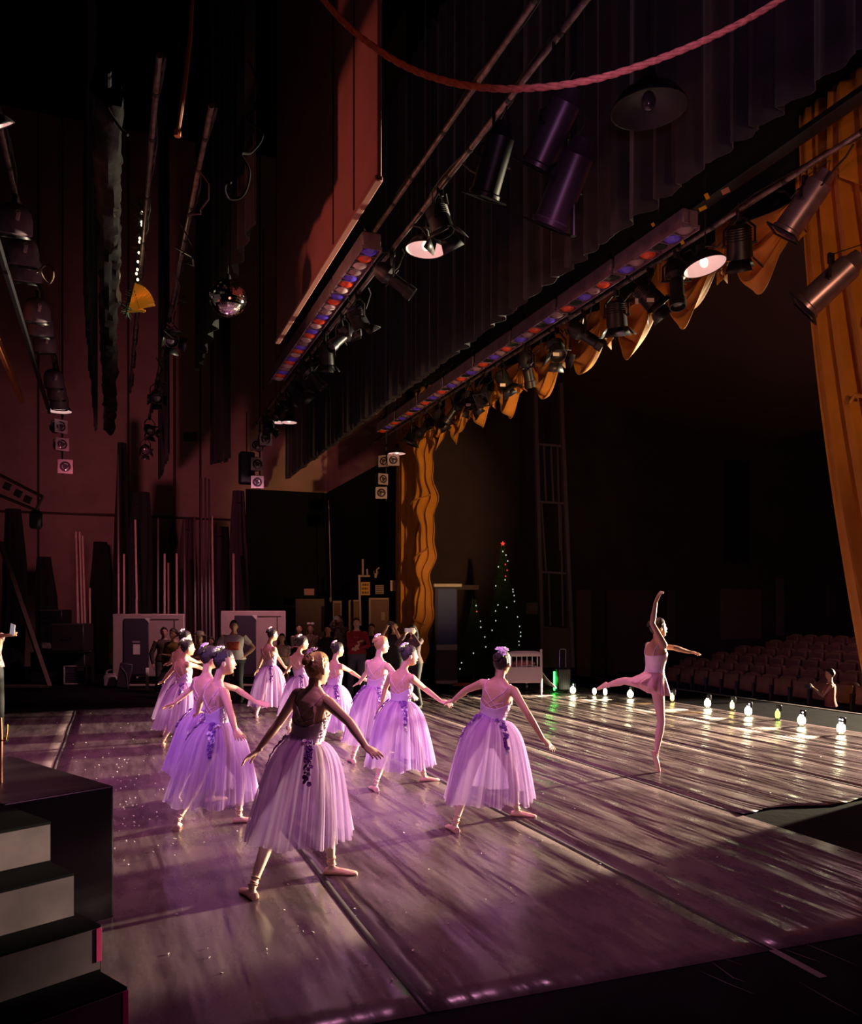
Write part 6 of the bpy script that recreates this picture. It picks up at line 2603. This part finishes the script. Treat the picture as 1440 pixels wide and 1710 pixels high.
b.tube([P(606, 960, 22.8), P(606, 934, 22.8)], 0.03, 8)
b.build('pipe', mat('mauve_pipe', (0.38, 0.24, 0.26), 0.5), t)
b = MB()
b.lathe([(0.0, -0.02), (0.07, -0.02), (0.08, 0), (0.07, 0.02), (0, 0.02)], P(628, 956, 22.8), (ST, CT, 0), 16)
b.build('valve', BLACKM, t)
bar1('conduit', 'thin pale wire hanging down the corner of the black wall zone', 'wire', P(549, 835, 27.5), P(553, 998, 27.5), 0.03, 0.03, mat('mauve_pipe', (0, 0, 0)))
b = MB()
b.ell((0, 0, 0), 0.06, 0.06, 0.09)
o = b.build('pull_knob', mat('mauve_pipe', (0, 0, 0)))
o.location = P(553, 1001, 27.5)
tag(o, 'small pale knob at the end of the hanging wire', 'knob')
t = thing('wall_camera', 'small pale fitting on the black wall between the pipe and the curtain', 'fitting', P(629, 955, 22.6))
b = MB()
b.tube([(0, 0, -0.12), (0, 0, 0.06), (0.08, 0, 0.12)], 0.02, 8)
b.build('arm', mat('mauve_pipe', (0, 0, 0)), t)
b = MB()
b.tube([(-.03, 0, -0.16), (-0.03, 0, -0.04)], 0.035, 10)
b.build('body', mat('mauve_pipe', (0, 0, 0)), t)
# low things in the house behind the footlights
t = thing('person', 'dim reddish figure of a seated viewer holding a lit phone, house seats at right', 'person', P(1387, 1175, 17.0))
b = MB()
b.tube([(0, 0, -0.2), (0, 0, 0.28), (0, 0, 0.42)], [0.20, 0.19, 0.07], 14, round_ends=True)
hb = Body(V((0, 0, 0.10)), V((0, 0, 0.42)), cdir(-70), 0.95)
b2 = MB()
b2.loft([[hb.pt(h, 2 * PI * j / 20) for j in range(20)] for h, _, _, _ in [(0.86,0,0,0), (0.95,0,0,0), (1.03,0,0,0), (1.12,0,0,0), (1.2,0,0,0), (1.28,0,0,0), (1.335,0,0,0), (1.36,0,0,0), (1.385,0,0,0)]])
hc = V((0, 0, 0.60))
fr = cdir(-70)
b2.tube([V((0, 0, 0.42)), V((0, 0, 0.56))], 0.045, 10)
add_head(b2, hc, fr, fr.cross(V((0, 0, 1))), V((0, 0, 1)), 0.95)
for k, side in (('sr', 1), ('sl', -1)):
    sj = hb.joint(k)
    wr = V((0, 0, 0.30)) + fr * 0.30 + hb.right * side * 0.04
    el = bend_hint(sj, wr, V((0, 0, -1)) + hb.right * side * 0.5, 0.27, 0.25)
    add_arm(b2, sj, el, wr, 0.95)
    add_hand(b2, wr, (wr - el), V((0, 0, 1)), 0.95, side, 0.5)
fuse(b2, 'body', [mat('skin_tan', (0, 0, 0))], 0.014, t, 2)
b = MB()
b.loft([[hb.pt(h, 2 * PI * j / 24, 0.02) for j in range(24)] for h in (0.88, 1.0, 1.1, 1.2, 1.3, 1.36)], cap=False)
b.build('shirt', mat('rust_shirt', (0.30, 0.07, 0.05), 0.8), t)
add_hair(hb, hc, fr, fr.cross(V((0, 0, 1))), V((0, 0, 1)), 0.95, t, HAIR_D, style='short')
t = thing('phone', 'small lit phone in the hands of the seated viewer', 'phone', P(1387, 1175, 17.0) + V((0, 0, 0.34)) + fr * 0.42)
b = MB()
b.box((0, 0, 0), (0.01, 0.15, 0.08), bev=0.003)
b.build('case', mat('dark_case', (0.05, 0.04, 0.05), 0.3), t)
b = MB()
b.box((0.007, 0, 0), (0.002, 0.14, 0.07))
b.build('screen', mat('phone_glow2', (0.2, 0.2, 0.22), 0.2, emit=(0.5, 0.6, 1.0), estr=0.8), t)
# ------------------------------------------------------------------ the lilac corps
G_D = 'dancers in lilac tulle dresses'


def c1(x, y):
    return (240 + x / 3.42, 1020 + y / 3.42)


def c2(x, y):
    return (560 + x / 3.6, 1040 + y / 3.6)


dancer('dancer', 'blonde dancer in lilac dress, nearest to the camera, back turned, arms low', 5.5,
       head=(530, 1117), neck=(526, 1155), waist=(511, 1233), feet=[((430, 1508), (401, 1486)), ((541, 1461), (597, 1462))],
       hands=[(430, 1254), (612, 1248)], elb=[(466, 1207), (583, 1206)], face=38, look=42, H=1.56, hair=HAIR_BL, group=G_D,
       R=(0.37, 0.32), hem_y=1402, voxel=0.0045, skin=SKIN_F, near=(False, True), curl=(0.35, 0.2), seed=3, petal=PETAL)
dancer('dancer', 'smiling dark-haired dancer in lilac dress, face in profile, one arm hanging in front', 6.9,
       head=(374, 1106), neck=(362, 1146), waist=(362, 1206), feet=[((292, 1396), (300, 1372)), ((392, 1375), (430, 1373))],
       hands=[(330, 1190), (394, 1222)], elb=[(334, 1171), (385, 1190)], face=48, look=78, H=1.50, hair=HAIR_D, group=G_D,
       R=(0.38, 0.34), hem_y=1340, voxel=0.005, near=(False, True), seed=11, petal=PETAL_W, fl_side=-1)
dancer('dancer', 'dancer almost hidden behind the smiling dark-haired one, both arms stretched out sideways', 7.7,
       head=(350, 1098), neck=(345, 1131), waist=(342, 1186), feet=[((300, 1345), (290, 1332)), ((352, 1340), (372, 1336))],
       hands=[(291, 1174), (432, 1175)], elb=[(322, 1148), (394, 1150)], face=40, look=50, H=1.52, hair=HAIR_D, group=G_D,
       R=(0.34, 0.32), hem_y=1290, voxel=0.008, near=(False, False), curl=(0.2, 0.1), seed=12)
dancer('dancer', 'dancer at the left end of the back row, bare back lit pink', 10.9,
       head=(313, 1082), neck=(305, 1104), waist=(307, 1141), feet=[((270, 1252), (274, 1240)), ((318, 1238), (330, 1235))],
       hands=[(272, 1138), (341, 1118)], elb=[(283, 1124), (327, 1112)], face=45, look=60, H=1.50, hair=HAIR_D, group=G_D,
       R=(0.36, 0.31), hem_y=1220, voxel=0.007, near=(False, False), seed=21, petal=PETAL_W)
dancer('dancer', 'dancer half hidden behind the left end girl of the back row', 11.9,
       head=(309, 1066), neck=(301, 1088), waist=(300, 1126), feet=[((276, 1232), (270, 1226)), ((306, 1228), (318, 1226))],
       hands=[(279, 1110), (330, 1106)], elb=[(286, 1106), (318, 1101)], face=42, look=60, H=1.52, hair=HAIR_D, group=G_D,
       R=(0.34, 0.31), hem_y=1200, voxel=0.008, seed=22)
dancer('dancer', 'dancer farthest from the camera, whole lilac dress visible, hands low', 14.5,
       head=(455, 1060), neck=(449, 1079), waist=(451, 1112), feet=[((430, 1201), (425, 1196)), ((468, 1190), (478, 1186))],
       hands=[(431, 1118), (475, 1113)], elb=[(439, 1097), (463, 1095)], face=38, look=58, H=1.56, hair=HAIR_D, group=G_D,
       R=(0.38, 0.34), hem_y=1178, voxel=0.008, seed=31, petal=PETAL_W)
dancer('dancer', 'back row dancer just left of the nearest dancer blonde head', 12.8,
       head=(505, 1074), neck=(497, 1093), waist=(502, 1128), feet=[((484, 1220), (480, 1213)), ((518, 1210), (528, 1206))],
       hands=[(478, 1122), (528, 1128)], elb=[(487, 1108), (516, 1110)], face=40, look=66, H=1.52, hair=HAIR_D, group=G_D,
       R=(0.36, 0.32), hem_y=1196, voxel=0.008, seed=32, petal=PETAL_W)
dancer('dancer', 'back row dancer just right of the nearest dancer blonde head', 11.8,
       head=(564, 1085), neck=(558, 1107), waist=(558, 1144), feet=[((540, 1246), (534, 1240)), ((572, 1236), (586, 1234))],
       hands=[(540, 1146), (605, 1134)], elb=[(546, 1125), (584, 1120)], face=36, look=60, H=1.48, hair=HAIR_D, group=G_D,
       R=(0.36, 0.32), hem_y=1216, voxel=0.007, seed=33, petal=PETAL_W)
dancer('dancer', 'fair-haired dancer in lilac dress with crossed back straps and fingers spread over her neighbour', 9.9,
       head=(637, 1077), neck=(632, 1103), waist=(627, 1147), feet=[((592, 1276), (582, 1270)), ((640, 1262), (656, 1258))],
       hands=[(600, 1140), (684, 1158)], elb=[(613, 1122), (664, 1130)], face=34, look=66, H=1.50, hair=HAIR_BL, group=G_D,
       R=(0.37, 0.33), hem_y=1243, voxel=0.006, skin=SKIN_F, near=(False, True), curl=(0.1, 0.3), seed=41, petal=PETAL)
dancer('dancer', 'smiling mid-stage dancer in profile, her hand touching that of the rightmost lilac dancer', 8.6,
       head=(683, 1095), neck=(671, 1123), waist=(669, 1170), feet=[((630, 1324), (619, 1316)), ((700, 1306), (734, 1304))],
       hands=[(638, 1176), (737, 1171)], elb=[(644, 1148), (708, 1149)], face=40, look=74, H=1.50, hair=HAIR_D, group=G_D,
       R=(0.38, 0.34), hem_y=1280, voxel=0.0055, skin=SKIN, near=(False, False), curl=(0.4, 0.45), seed=42, petal=PETAL_W)
dancer('dancer', 'rightmost lilac dancer, back to us, arms wide, pale flowers on dark bun', 7.0,
       head=(839, 1107), neck=(834, 1139), waist=(822, 1198), feet=[((770, 1397), (742, 1378)), ((851, 1363), (898, 1366))],
       hands=[(757, 1170), (912, 1243)], elb=[(779, 1152), (882, 1193)], face=28, look=32, H=1.52, hair=HAIR_D, group=G_D,
       R=(0.41, 0.36), hem_y=1337, voxel=0.005, skin=SKIN, near=(False, True), curl=(0.4, 0.35), seed=51, petal=PETAL_W, fl_side=1)
# ------------------------------------------------------------------ the soloist on pointe
def soloist():
    d = 9.33
    s = 1.62 / 1.65
    base = cw((1092 - 720) / FPX * d, d, 0)
    root = thing('dancer', 'soloist on one pointe in pale pink, one leg raised behind and one arm overhead', 'dancer', base)
    L = lambda p: p - base
    W, N = L(P(1093, 1118, d)), L(P(1097, 1073, d))
    fdir = cdir(72)
    B = Body(W, N, fdir, s, hipface=cdir(78))
    B.k = (N - W).length / 0.345
    mb = MB()
    mb.loft([[B.pt(h, 2 * PI * j / 28) for j in range(28)] for h, _, _, _ in TORSO])
    for h, ox, of, rx, ry, rz in ((1.215, 0.055, 0.072, 0.05, 0.036, 0.048), (0.86, 0.062, -0.068, 0.07, 0.062, 0.075), (1.25, 0.068, -0.07, 0.04, 0.022, 0.062)):
        c, r, f, u = B.spine(h)
        for k in (1, -1):
            mb.ell(c + r * k * ox * s + f * of * s, rx * s, ry * s, rz * s, Matrix((r, f, u)).transposed(), 12, 8)
    lk = cdir(80)
    hu = (V((0, 0, 1)) - lk * 0.12).normalized()
    hf = (lk - hu * lk.dot(hu)).normalized()
    hr = hf.cross(hu)
    hc = L(P(1099, 1049, d))
    nb = B.spine(1.36)[0]
    nt = hc - hu * 0.055 * s - hf * 0.018 * s
    mb.tube([nb, nb.lerp(nt, 0.5), nt], [0.050 * s, 0.042 * s, 0.041 * s], 16)
    add_head(mb, hc, hf, hr, hu, s)
    # right arm (nearer the camera) overhead, left arm reaching to the audience
    for side, elp, wrp, near, pn, lf in ((1, (1087, 1036), (1096, 1003), True, cdir(80), V((0, 0, 0.3))), (-1, (1133, 1082), (1152, 1089), False, V((0, 0, -1)), V((0, 0, 0.15)))):
        sj = B.joint('sr' if side > 0 else 'sl')
        if side > 0:
            sj = sj + V((0, 0, 0.02))
        el = ray_at(elp[0], elp[1], sj, 0.275 * s, near, base)
        wr = ray_at(wrp[0], wrp[1], el, 0.245 * s, near, base)
        add_arm(mb, sj, el, wr, s)
        mb.tube([B.spine(1.33)[0] + B.right * side * 0.07 * s, sj], [0.036 * s, 0.042 * s], 12, round_ends=True)
        add_hand(mb, wr, (wr - el).normalized() + lf + (cdir(90) * 0.4 if side > 0 else V((0, 0, 0))), pn, s, side, 0.5, 0.08)
    # standing leg on full pointe: sole line runs down to the tip
    hipR = B.joint('hr')
    tip = L(P(1100, 1293.0, d))
    tip.z = 0.0
    an = tip + V((0, 0, 0.185 * s)) - fdir * 0.035
    kn = bend_hint(hipR, an, fdir * 0.2, max(0.415 * s, (an - hipR).length * 0.51), max(0.405 * s, (an - hipR).length * 0.495))
    add_leg(mb, hipR, kn, an, s, 0.93)
    dirf = (tip - an).normalized()
    upf = fdir
    heel1 = an - dirf * 0.045 * s - upf * 0.045 * s
    ax1 = (tip - heel1).normalized()
    r1, _, _ = foot_rings(heel1, tip, s * 0.95, 0, up=upf)
    mb.loft(r1)
    # working leg in arabesque behind
    hipL = B.joint('hl')
    kn2 = ray_at(1043, 1137, hipL, 0.405 * s, False, base)
    an2 = ray_at(1011, 1145, kn2, 0.395 * s, False, base)
    add_leg(mb, hipL, kn2, an2, s, 0.93)
    mb.ell(hipL.lerp(kn2, 0.12), 0.085 * s, 0.085 * s, 0.08 * s)
    d2 = (an2 - kn2).normalized()
    up2 = (V((0, 0, -1)) - d2 * V((0, 0, -1)).dot(d2)).normalized()
    heel2 = an2 - d2 * 0.02 * s - up2 * 0.040 * s
    tip2 = an2 + d2 * 0.175 * s + up2 * 0.012
    r2, _, _ = foot_rings(heel2, tip2, s * 0.95, 0, up=up2)
    mb.loft(r2)

    def mf(c):
        for a, b in ((hipR + V((0, 0, 0.04)), kn), (kn, an), (heel1, tip), (hipL, kn2), (kn2, an2), (heel2, tip2), (B.spine(0.80)[0], B.spine(1.0)[0])):
            ab = b - a
            t = max(0, min(1, (V(c) - a).dot(ab) / ab.length_squared))
            if (V(c) - (a + ab * t)).length < 0.13:
                return 1
        return 0
    body = fuse(mb, 'body', [SKIN_B, mat('rose_tights', (0.78, 0.42, 0.42), 0.55)], 0.0075, root, 3, mf)
    bv = bvh(body)
    for hl, tp, up_, an_, kn_ in ((heel1, tip, upf, an, kn), (heel2, tip2, up2, an2, kn2)):
        sh = MB()
        sh.loft(foot_rings(hl, tp, s * 0.95, 0.004, up=up_, low=True)[0])
        so = sh.build('pointe_shoe', SATIN, root)
        rb = MB()
        kd = (kn_ - an_).normalized()
        for t, tilt in ((0.02, 0.2), (0.05, -0.2)):
            x, y, _ = frame((kd + up_ * tilt).normalized())
            res = []
            for q in range(21):
                p = an_ + kd * t + x * math.cos(q * PI / 10) * 0.035 + y * math.sin(q * PI / 10) * 0.035
                co, no, ix, di = bv.find_nearest(p)
                res.append(co + no * 0.002)
            rb.tube(res, 0.005, 6, flat=0.5)
        rb.build('ribbon', RIBBON, so)
    top = mat('pale_pink_satin', (0.90, 0.70, 0.74), 0.4, var=0.08, vscale=25)
    bodice(root, B, s, top, back_low=1.20, back_side=1.23, front=1.27, low=0.99, name='camisole')
    for k in (1, -1):
        st = MB()
        ribbon_on(bv, [B.pt(1.26, math.radians(90 - 38 * k)), B.pt(1.31, math.radians(90 - 44 * k)), B.spine(1.36)[0] + B.right * k * 0.1 * s, B.pt(1.29, math.radians(270 + 34 * k)), B.pt(1.2, math.radians(270 + 34 * k))], 0.004, 0.0025, st)
        st.build('strap', top, root)
    # short wrap skirt that flies a little at the back
    n = 120
    rows = []
    for i in range(10):
        t = i / 9
        row = []
        for j in range(n + 1):
            a = 2 * PI * j / n
            p = B.pt(1.0 - 0.16 * t, a, 0.008 + 0.045 * t + (0.006 + 0.012 * t) * math.sin(14 * a) * t + 0.006 * math.sin(23 * a + 1) * t)
            c, r, f, u = B.spine(0.9)
            back = max(0, -(p - c).dot(f)) / 0.1
            p = p + V((0, 0, -0.085 * t * (1 - 0.55 * min(1.3, back)))) - f * 0.07 * t * min(1.4, back) + V((0, 0, 0.05 * t * min(1.2, back)))
            row.append(p)
        rows.append(row)
    sk = MB()
    sk.grid(rows)
    solid(sk.build('wrap_skirt', mat('rose_chiffon', (0.86, 0.45, 0.50), 0.55, var=0.1, vscale=20), root), 0.002)
    add_hair(B, hc, hf, hr, hu, s, root, HAIR_D, flowers=False)
    add_face(hc, hf, hr, hu, s, root)


soloist()


# ------------------------------------------------------------------ onlookers in the wings
def onlooker(label, px, d, head_py, face, shirt, trouser, arms, hair=None, style='short', H=1.65, skin=None, extra=None, group='onlookers in the far wing', wide=1.0, prop=None, voxel=0.014):
    s = H / 1.65
    hair = hair or HAIR_D
    skin = skin or SKIN
    base = cw((px - 720) / FPX * d, d, 0)
    root = thing('person', label, 'person', base, (0, 0, 0), group)
    L = lambda p: p - base
    hz_ = EYE - (head_py - HZ) / FPX * d - 0.0
    dz = hz_ - 1.53 * s              # squat or rise a little so that the head is where the photo has it
    fdir = cdir(face)
    W, N = V((0, 0, 1.03 * s + dz * 0.9)), V((0, 0, 1.375 * s + dz)) + fdir * 0.01
    B = Body(W, N, fdir, s, wide)
    mb = MB()
    mb.loft([[B.pt(h, 2 * PI * j / 24) for j in range(24)] for h, _, _, _ in TORSO])
    hu = V((0, 0, 1))
    hc = V((0, 0, hz_)) + fdir * 0.02
    hr = fdir.cross(hu)
    nb = B.spine(1.36)[0]
    mb.tube([nb, hc - hu * 0.055 * s - fdir * 0.018], [0.054 * s, 0.047 * s], 14)
    add_head(mb, hc, fdir, hr, hu, s)
    ua, fa = 0.285 * s, 0.25 * s
    slv = []
    for i, side in enumerate((-1, 1)):
        sj = B.joint('sr' if side > 0 else 'sl')
        rt = B.right * side
        mode = arms[i]
        if mode == 'down':
            wr = sj + V((0, 0, -0.50 * s)) + rt * 0.07 + fdir * 0.05
            hint = rt + -fdir * 0.6
        elif mode == 'hip':
            wr = sj + V((0, 0, -0.36 * s)) + rt * 0.02 + fdir * 0.05
            hint = rt * 1.2 - fdir * 0.4
        elif mode == 'fold':
            wr = B.spine(1.12)[0] + fdir * 0.17 * s - rt * 0.06 + V((0, 0, 0.03 * side))
            hint = V((0, 0, -1)) + rt * 0.5
        elif mode == 'pocket':
            wr = B.spine(1.02)[0] + fdir * 0.16 * s + rt * 0.03
            hint = V((0, 0, -0.6)) + rt * 0.8
        elif mode == 'phone':
            wr = hc + fdir * 0.20 * s + rt * 0.07 + V((0, 0, -0.06))
            hint = V((0, 0, -1)) + rt * 0.7
        elif mode == 'up':
            wr = hc + fdir * 0.22 * s + rt * 0.075 + V((0, 0, -0.01))
            hint = V((0, 0, -1.6)) + rt * 0.8
        else:
            wr = L(P(*mode))
            hint = V((0, 0, -1))
        el = bend_hint(sj, wr, hint, ua, fa)
        wr = el + (wr - el).normalized() * fa
        add_arm(mb, sj, el, wr, s, 1.1 * wide)
        add_hand(mb, wr, (wr - el).normalized() + (V((0, 0, 0.4)) if mode in ('phone', 'up') else V((0, 0, 0))), -rt * 0.6 + fdir * 0.3 + V((0, 0, -0.1)) if mode not in ('phone', 'up') else -rt + fdir * 0.2, s, side, 0.45)
        slv.append((sj, el, wr))
    legs = []
    for side in (-1, 1):
        hip = B.joint('hr' if side > 0 else 'hl')
        an = V((hip.x, hip.y, 0.075)) + B.right * side * 0.05
        tot = (an - hip).length
        kn = bend_hint(hip, an, fdir, max(0.41 * s, tot * 0.506), max(0.40 * s, tot * 0.497))
        add_leg(mb, hip, kn, an, s, 1.05)
        heel = an - fdir * 0.05
        heel.z = 0.0
        mb.loft(foot_rings(heel, heel + fdir * 0.24 * s, s)[0])
        legs.append((hip, kn, an, heel))
    fuse(mb, 'body', [skin], voxel, root, 2)
    # clothes
    sm = MB()
    ring = [[B.pt(h, 2 * PI * j / 28, 0.022 + (0.02 if h < 1.1 else 0)) for j in range(28)] for h in (0.90, 0.95, 1.03, 1.1, 1.18, 1.25, 1.30, 1.335, 1.355, 1.372)]
    sm.loft(ring, cap=False)
    for sj, el, wr in slv:
        if extra != 'tank':
            e1 = el if extra != 'short' else sj.lerp(el, 0.62)
            pts, rr = [sj + V((0, 0, 0.004)), sj.lerp(el, 0.3), e1], [0.062 * s, 0.058 * s, 0.052 * s]
            if extra != 'short':
                pts += [el.lerp(wr, 0.5), el.lerp(wr, 0.9)]
                rr += [0.044 * s, 0.034 * s]
            sm.tube(pts, [q * (0.8 + 0.2 * wide) for q in rr], 14, round_ends=False)
    sm.build('shirt', shirt, root)
    tm = MB()
    tm.loft([[B.pt(h, 2 * PI * j / 24, 0.024) for j in range(24)] for h in (0.765, 0.80, 0.86, 0.92, 0.98)])
    for hip, kn, an, heel in legs:
        tm.tube([hip, kn, an + V((0, 0, -0.02))], [0.108 * s, 0.074 * s, 0.064 * s], 14)
    tm.build('trousers', trouser, root)
    for hip, kn, an, heel in legs:
        so = MB()
        so.loft(foot_rings(heel, heel + fdir * 0.25 * s, s, 0.008)[0])
        so.build('shoe', BLACKC, root)
    add_hair(B, hc, fdir, hr, hu, s, root, hair, style=style)
    add_face(hc, fdir, hr, hu, s, root)
    return root, B, hc, hr, fdir, s, slv, base


def cloth(n, c, **k):
    return mat(n, c, 0.8, var=k.get('var', 0.1), vscale=k.get('vs', 12), bump=0.1, bscale=60)


def phone(label, base, slv, fdir, m=None, flip=0.0):
    c = base + (slv[0][2] + slv[1][2]) * 0.5 + V((0, 0, 0.07)) + fdir * 0.015
    t = thing('phone', label, 'phone', c, (0, 0, math.atan2(fdir.y, fdir.x) - PI / 2))
    b = MB()
    b.box((0, 0, 0), (0.155, 0.009, 0.076), bev=0.004)
    b.build('case', m or mat('phone_case', (0.7, 0.66, 0.66), 0.3), t)
    b = MB()
    b.box((0, -0.0055, 0), (0.145, 0.001, 0.068))
    b.build('screen', mat('phone_glow', (0.2, 0.2, 0.22), 0.2, emit=(0.7, 0.6, 0.7), estr=0.35), t)
    b = MB()
    for k in (0, 1):
        b.lathe([(0.007, 0), (0.007, 0.002), (0.004, 0.0025)], (0.055, 0.0045, 0.02 - 0.02 * k), (0, 1, 0), 12, True)
    b.build('camera_lens', mat('black_glass', (0.01, 0.01, 0.012), 0.15), t)
    return t


JEAN = cloth('grey_blue_sweatpants', (0.10, 0.10, 0.17))
BLKT = cloth('black_trousers', (0.012, 0.011, 0.015))
# man in a white T-shirt with a square print
r = onlooker('man in white t-shirt with orange square print, hands on hips, beside the right board', 391, 16.6, 1046, 172, cloth('white_tee', (0.62, 0.55, 0.56)), BLKT, ('hip', 'hip'), H=1.74, extra='short', wide=1.22, skin=SKIN_B)
pb = MB()
root, B = r[0], r[1]
rows = [[B.pt(1.245 - 0.16 * i / 6, math.radians(58 + 64 * j / 8), 0.052 if 1.245 - 0.16 * i / 6 < 1.1 else 0.027) for j in range(9)] for i in range(7)]
pb.grid(rows)
solid(pb.build('shirt_print', mat('orange_print', (0.55, 0.10, 0.04), 0.7, var=0.25, vscale=22), root), 0.002)
onlooker('stooping man in olive yellow shirt, dark hair, in front of the left board', 291, 17.4, 1059, 205, cloth('olive_shirt', (0.22, 0.15, 0.03), var=0.3), BLKT, ('fold', 'down'), H=1.68, wide=1.15, skin=SKIN_B)
onlooker('dark-haired person right behind the man in olive yellow shirt', 274, 18.4, 1056, 160, cloth('dark_brown_shirt', (0.05, 0.025, 0.02)), BLKT, ('down', 'down'), H=1.66, skin=SKIN_B)
r = onlooker('child in cream hat and patterned costume between the two boards', 334, 16.8, 1066, 175, cloth('patterned_cream_costume', (0.30, 0.22, 0.14), var=0.7, vs=26), cloth('red_skirt_cloth', (0.25, 0.02, 0.02)), ('fold', 'fold'), H=1.42, extra='short')
hm = MB()
hc = r[2]
hm.lathe([(0.135, 0.062), (0.125, 0.070), (0.088, 0.072), (0.082, 0.105), (0.070, 0.135), (0.03, 0.150), (0.0, 0.150)], hc, (0, 0, 1), 24)
solid(hm.build('hat', cloth('cream_felt', (0.66, 0.56, 0.46)), r[0]), 0.004)
onlooker('shadowed child in dark top right beside the child in cream hat', 353, 17.4, 1071, 185, cloth('dark_plum_top', (0.06, 0.025, 0.05)), BLKT, ('down', 'down'), H=1.38, style='long')
onlooker('child in striped white and red costume just right of the farthest dancer', 471, 17.2, 1066, 175, mat('striped_costume', (0.45, 0.30, 0.30), 0.8, var=0.8, vscale=9), cloth('maroon_cloth', (0.10, 0.02, 0.03)), ('fold', 'down'), H=1.42, extra='short', style='long')
onlooker('woman in dark floral top, left beside the girl with a pale bow', 500, 19.0, 1050, 170, cloth('dark_floral', (0.10, 0.06, 0.07), var=0.8, vs=30), BLKT, ('fold', 'fold'), H=1.56, style='long')
r = onlooker('girl with a pale bow on her hair, standing before the brown door', 519, 18.6, 1050, 178, cloth('brown_floral', (0.20, 0.12, 0.08), var=0.8, vs=28), BLKT, ('fold', 'down'), H=1.50, style='long', hair=HAIR_BR)
bw = MB()
for k in (1, -1):
    bw.ell(r[2] + V((0, 0, 0.115)) + r[3] * 0.042 * k, 0.042, 0.016, 0.026)
bw.ell(r[2] + V((0, 0, 0.115)), 0.016, 0.016, 0.016)
bw.build('hair_bow', PETAL_W, r[0])
onlooker('young man in black polo shirt with arms down, left of the red hoodie', 548, 18.2, 1052, 185, cloth('black_polo', (0.016, 0.014, 0.02)), BLKT, ('down', 'down'), H=1.60, extra='short')
r = onlooker('long-haired person holding a phone up in front of the leftmost poster', 567, 20.0, 1036, 190, cloth('grey_floral_top', (0.20, 0.12, 0.13), var=0.8, vs=30), BLKT, ('up', 'up'), H=1.66, style='long', hair=HAIR_BR)
phone('small lit phone raised by the long-haired person under the poster', r[7], r[6], r[4])
r = onlooker('person in dark red hoodie and grey sweatpants with a badge on the chest', 596, 17.6, 1041, 180, cloth('red_hoodie', (0.30, 0.012, 0.03)), JEAN, ('pocket', 'fold'), H=1.66, wide=1.12, skin=SKIN_F, hair=HAIR_BR)
B = r[1]
b = MB()
c = B.pt(1.09, math.radians(96), 0.055)
b.box(c + V((0, 0, -0.03)), (0.10, 0.006, 0.13), Matrix.Rotation(math.atan2(r[4].y, r[4].x) - PI / 2, 3, 'Z'), 0.002)
b.build('badge', mat('badge_card', (0.75, 0.50, 0.38), 0.5, var=0.3, vscale=40), r[0])
b = MB()
for k in (1, -1):
    b.tube([B.pt(1.36, math.radians(90 - 50 * k), 0.02), B.pt(1.25, math.radians(90 - 20 * k), 0.030), c], 0.005, 6)
b.build('lanyard', BLACKC, r[0])
b = MB()
for j in range(5):
    a0 = math.radians(70 + 9 * j)
    q = [B.pt(1.235, a0, 0.0245), B.pt(1.235, a0 + 0.09, 0.0245), B.pt(1.262, a0 + 0.09, 0.0245), B.pt(1.262, a0, 0.0245)]
    b.quad(*q)
solid(b.build('chest_lettering', mat('faded_orange_print', (0.55, 0.12, 0.08), 0.8), r[0]), 0.002)
onlooker('teen in black jacket with arms folded, right beside the red hoodie', 621, 18.6, 1050, 188, cloth('black_jacket', (0.014, 0.013, 0.022)), BLKT, ('fold', 'fold'), H=1.58, hair=HAIR_BR)
r = onlooker('person in black tank top filming with raised phone by the gold curtain', 659, 16.6, 1046, 195, cloth('black_tank', (0.014, 0.012, 0.016)), BLKT, ('up', 'up'), H=1.62, extra='tank')
phone('dark phone held high by the person in black tank top', r[7], r[6], r[4], mat('dark_case', (0.05, 0.04, 0.05), 0.3))
r = onlooker('long-haired woman filming with a white phone before her face, by gold curtain', 690, 15.6, 1053, 200, cloth('sequin_top', (0.10, 0.05, 0.06), var=0.8, vs=45), BLKT, ('phone', 'phone'), H=1.58, style='long')
phone('white phone held level in front of the face of the long-haired woman', r[7], r[6], r[4], mat('white_case', (0.85, 0.75, 0.75), 0.3, emit=(1, 0.85, 0.85), estr=0.15))  # case itself emits faintly, a glow added to its material
r = onlooker('woman in floral blouse at the left photo edge, holding out a phone', -16, 11.6, 1040, 120, cloth('floral_blouse', (0.26, 0.17, 0.20), var=0.9, vs=34), BLKT, ((-2, 1088, 11.2), (17, 1060, 11.3)), H=1.55, extra='short', group='onlookers in the near wing')
t = thing('phone', 'small white phone held out by the woman at the left edge', 'phone', P(21, 1051, 11.2), (0.25, 0.35, -0.6))
b = MB()
b.box((0, 0, 0), (0.075, 0.009, 0.155), bev=0.004)
b.build('case', mat('white_case', (0.85, 0.75, 0.75)), t)
b = MB()
b.box((0, -0.0055, 0), (0.068, 0.001, 0.145))
b.build('screen', mat('phone_glow', (0.2, 0.2, 0.22)), t)
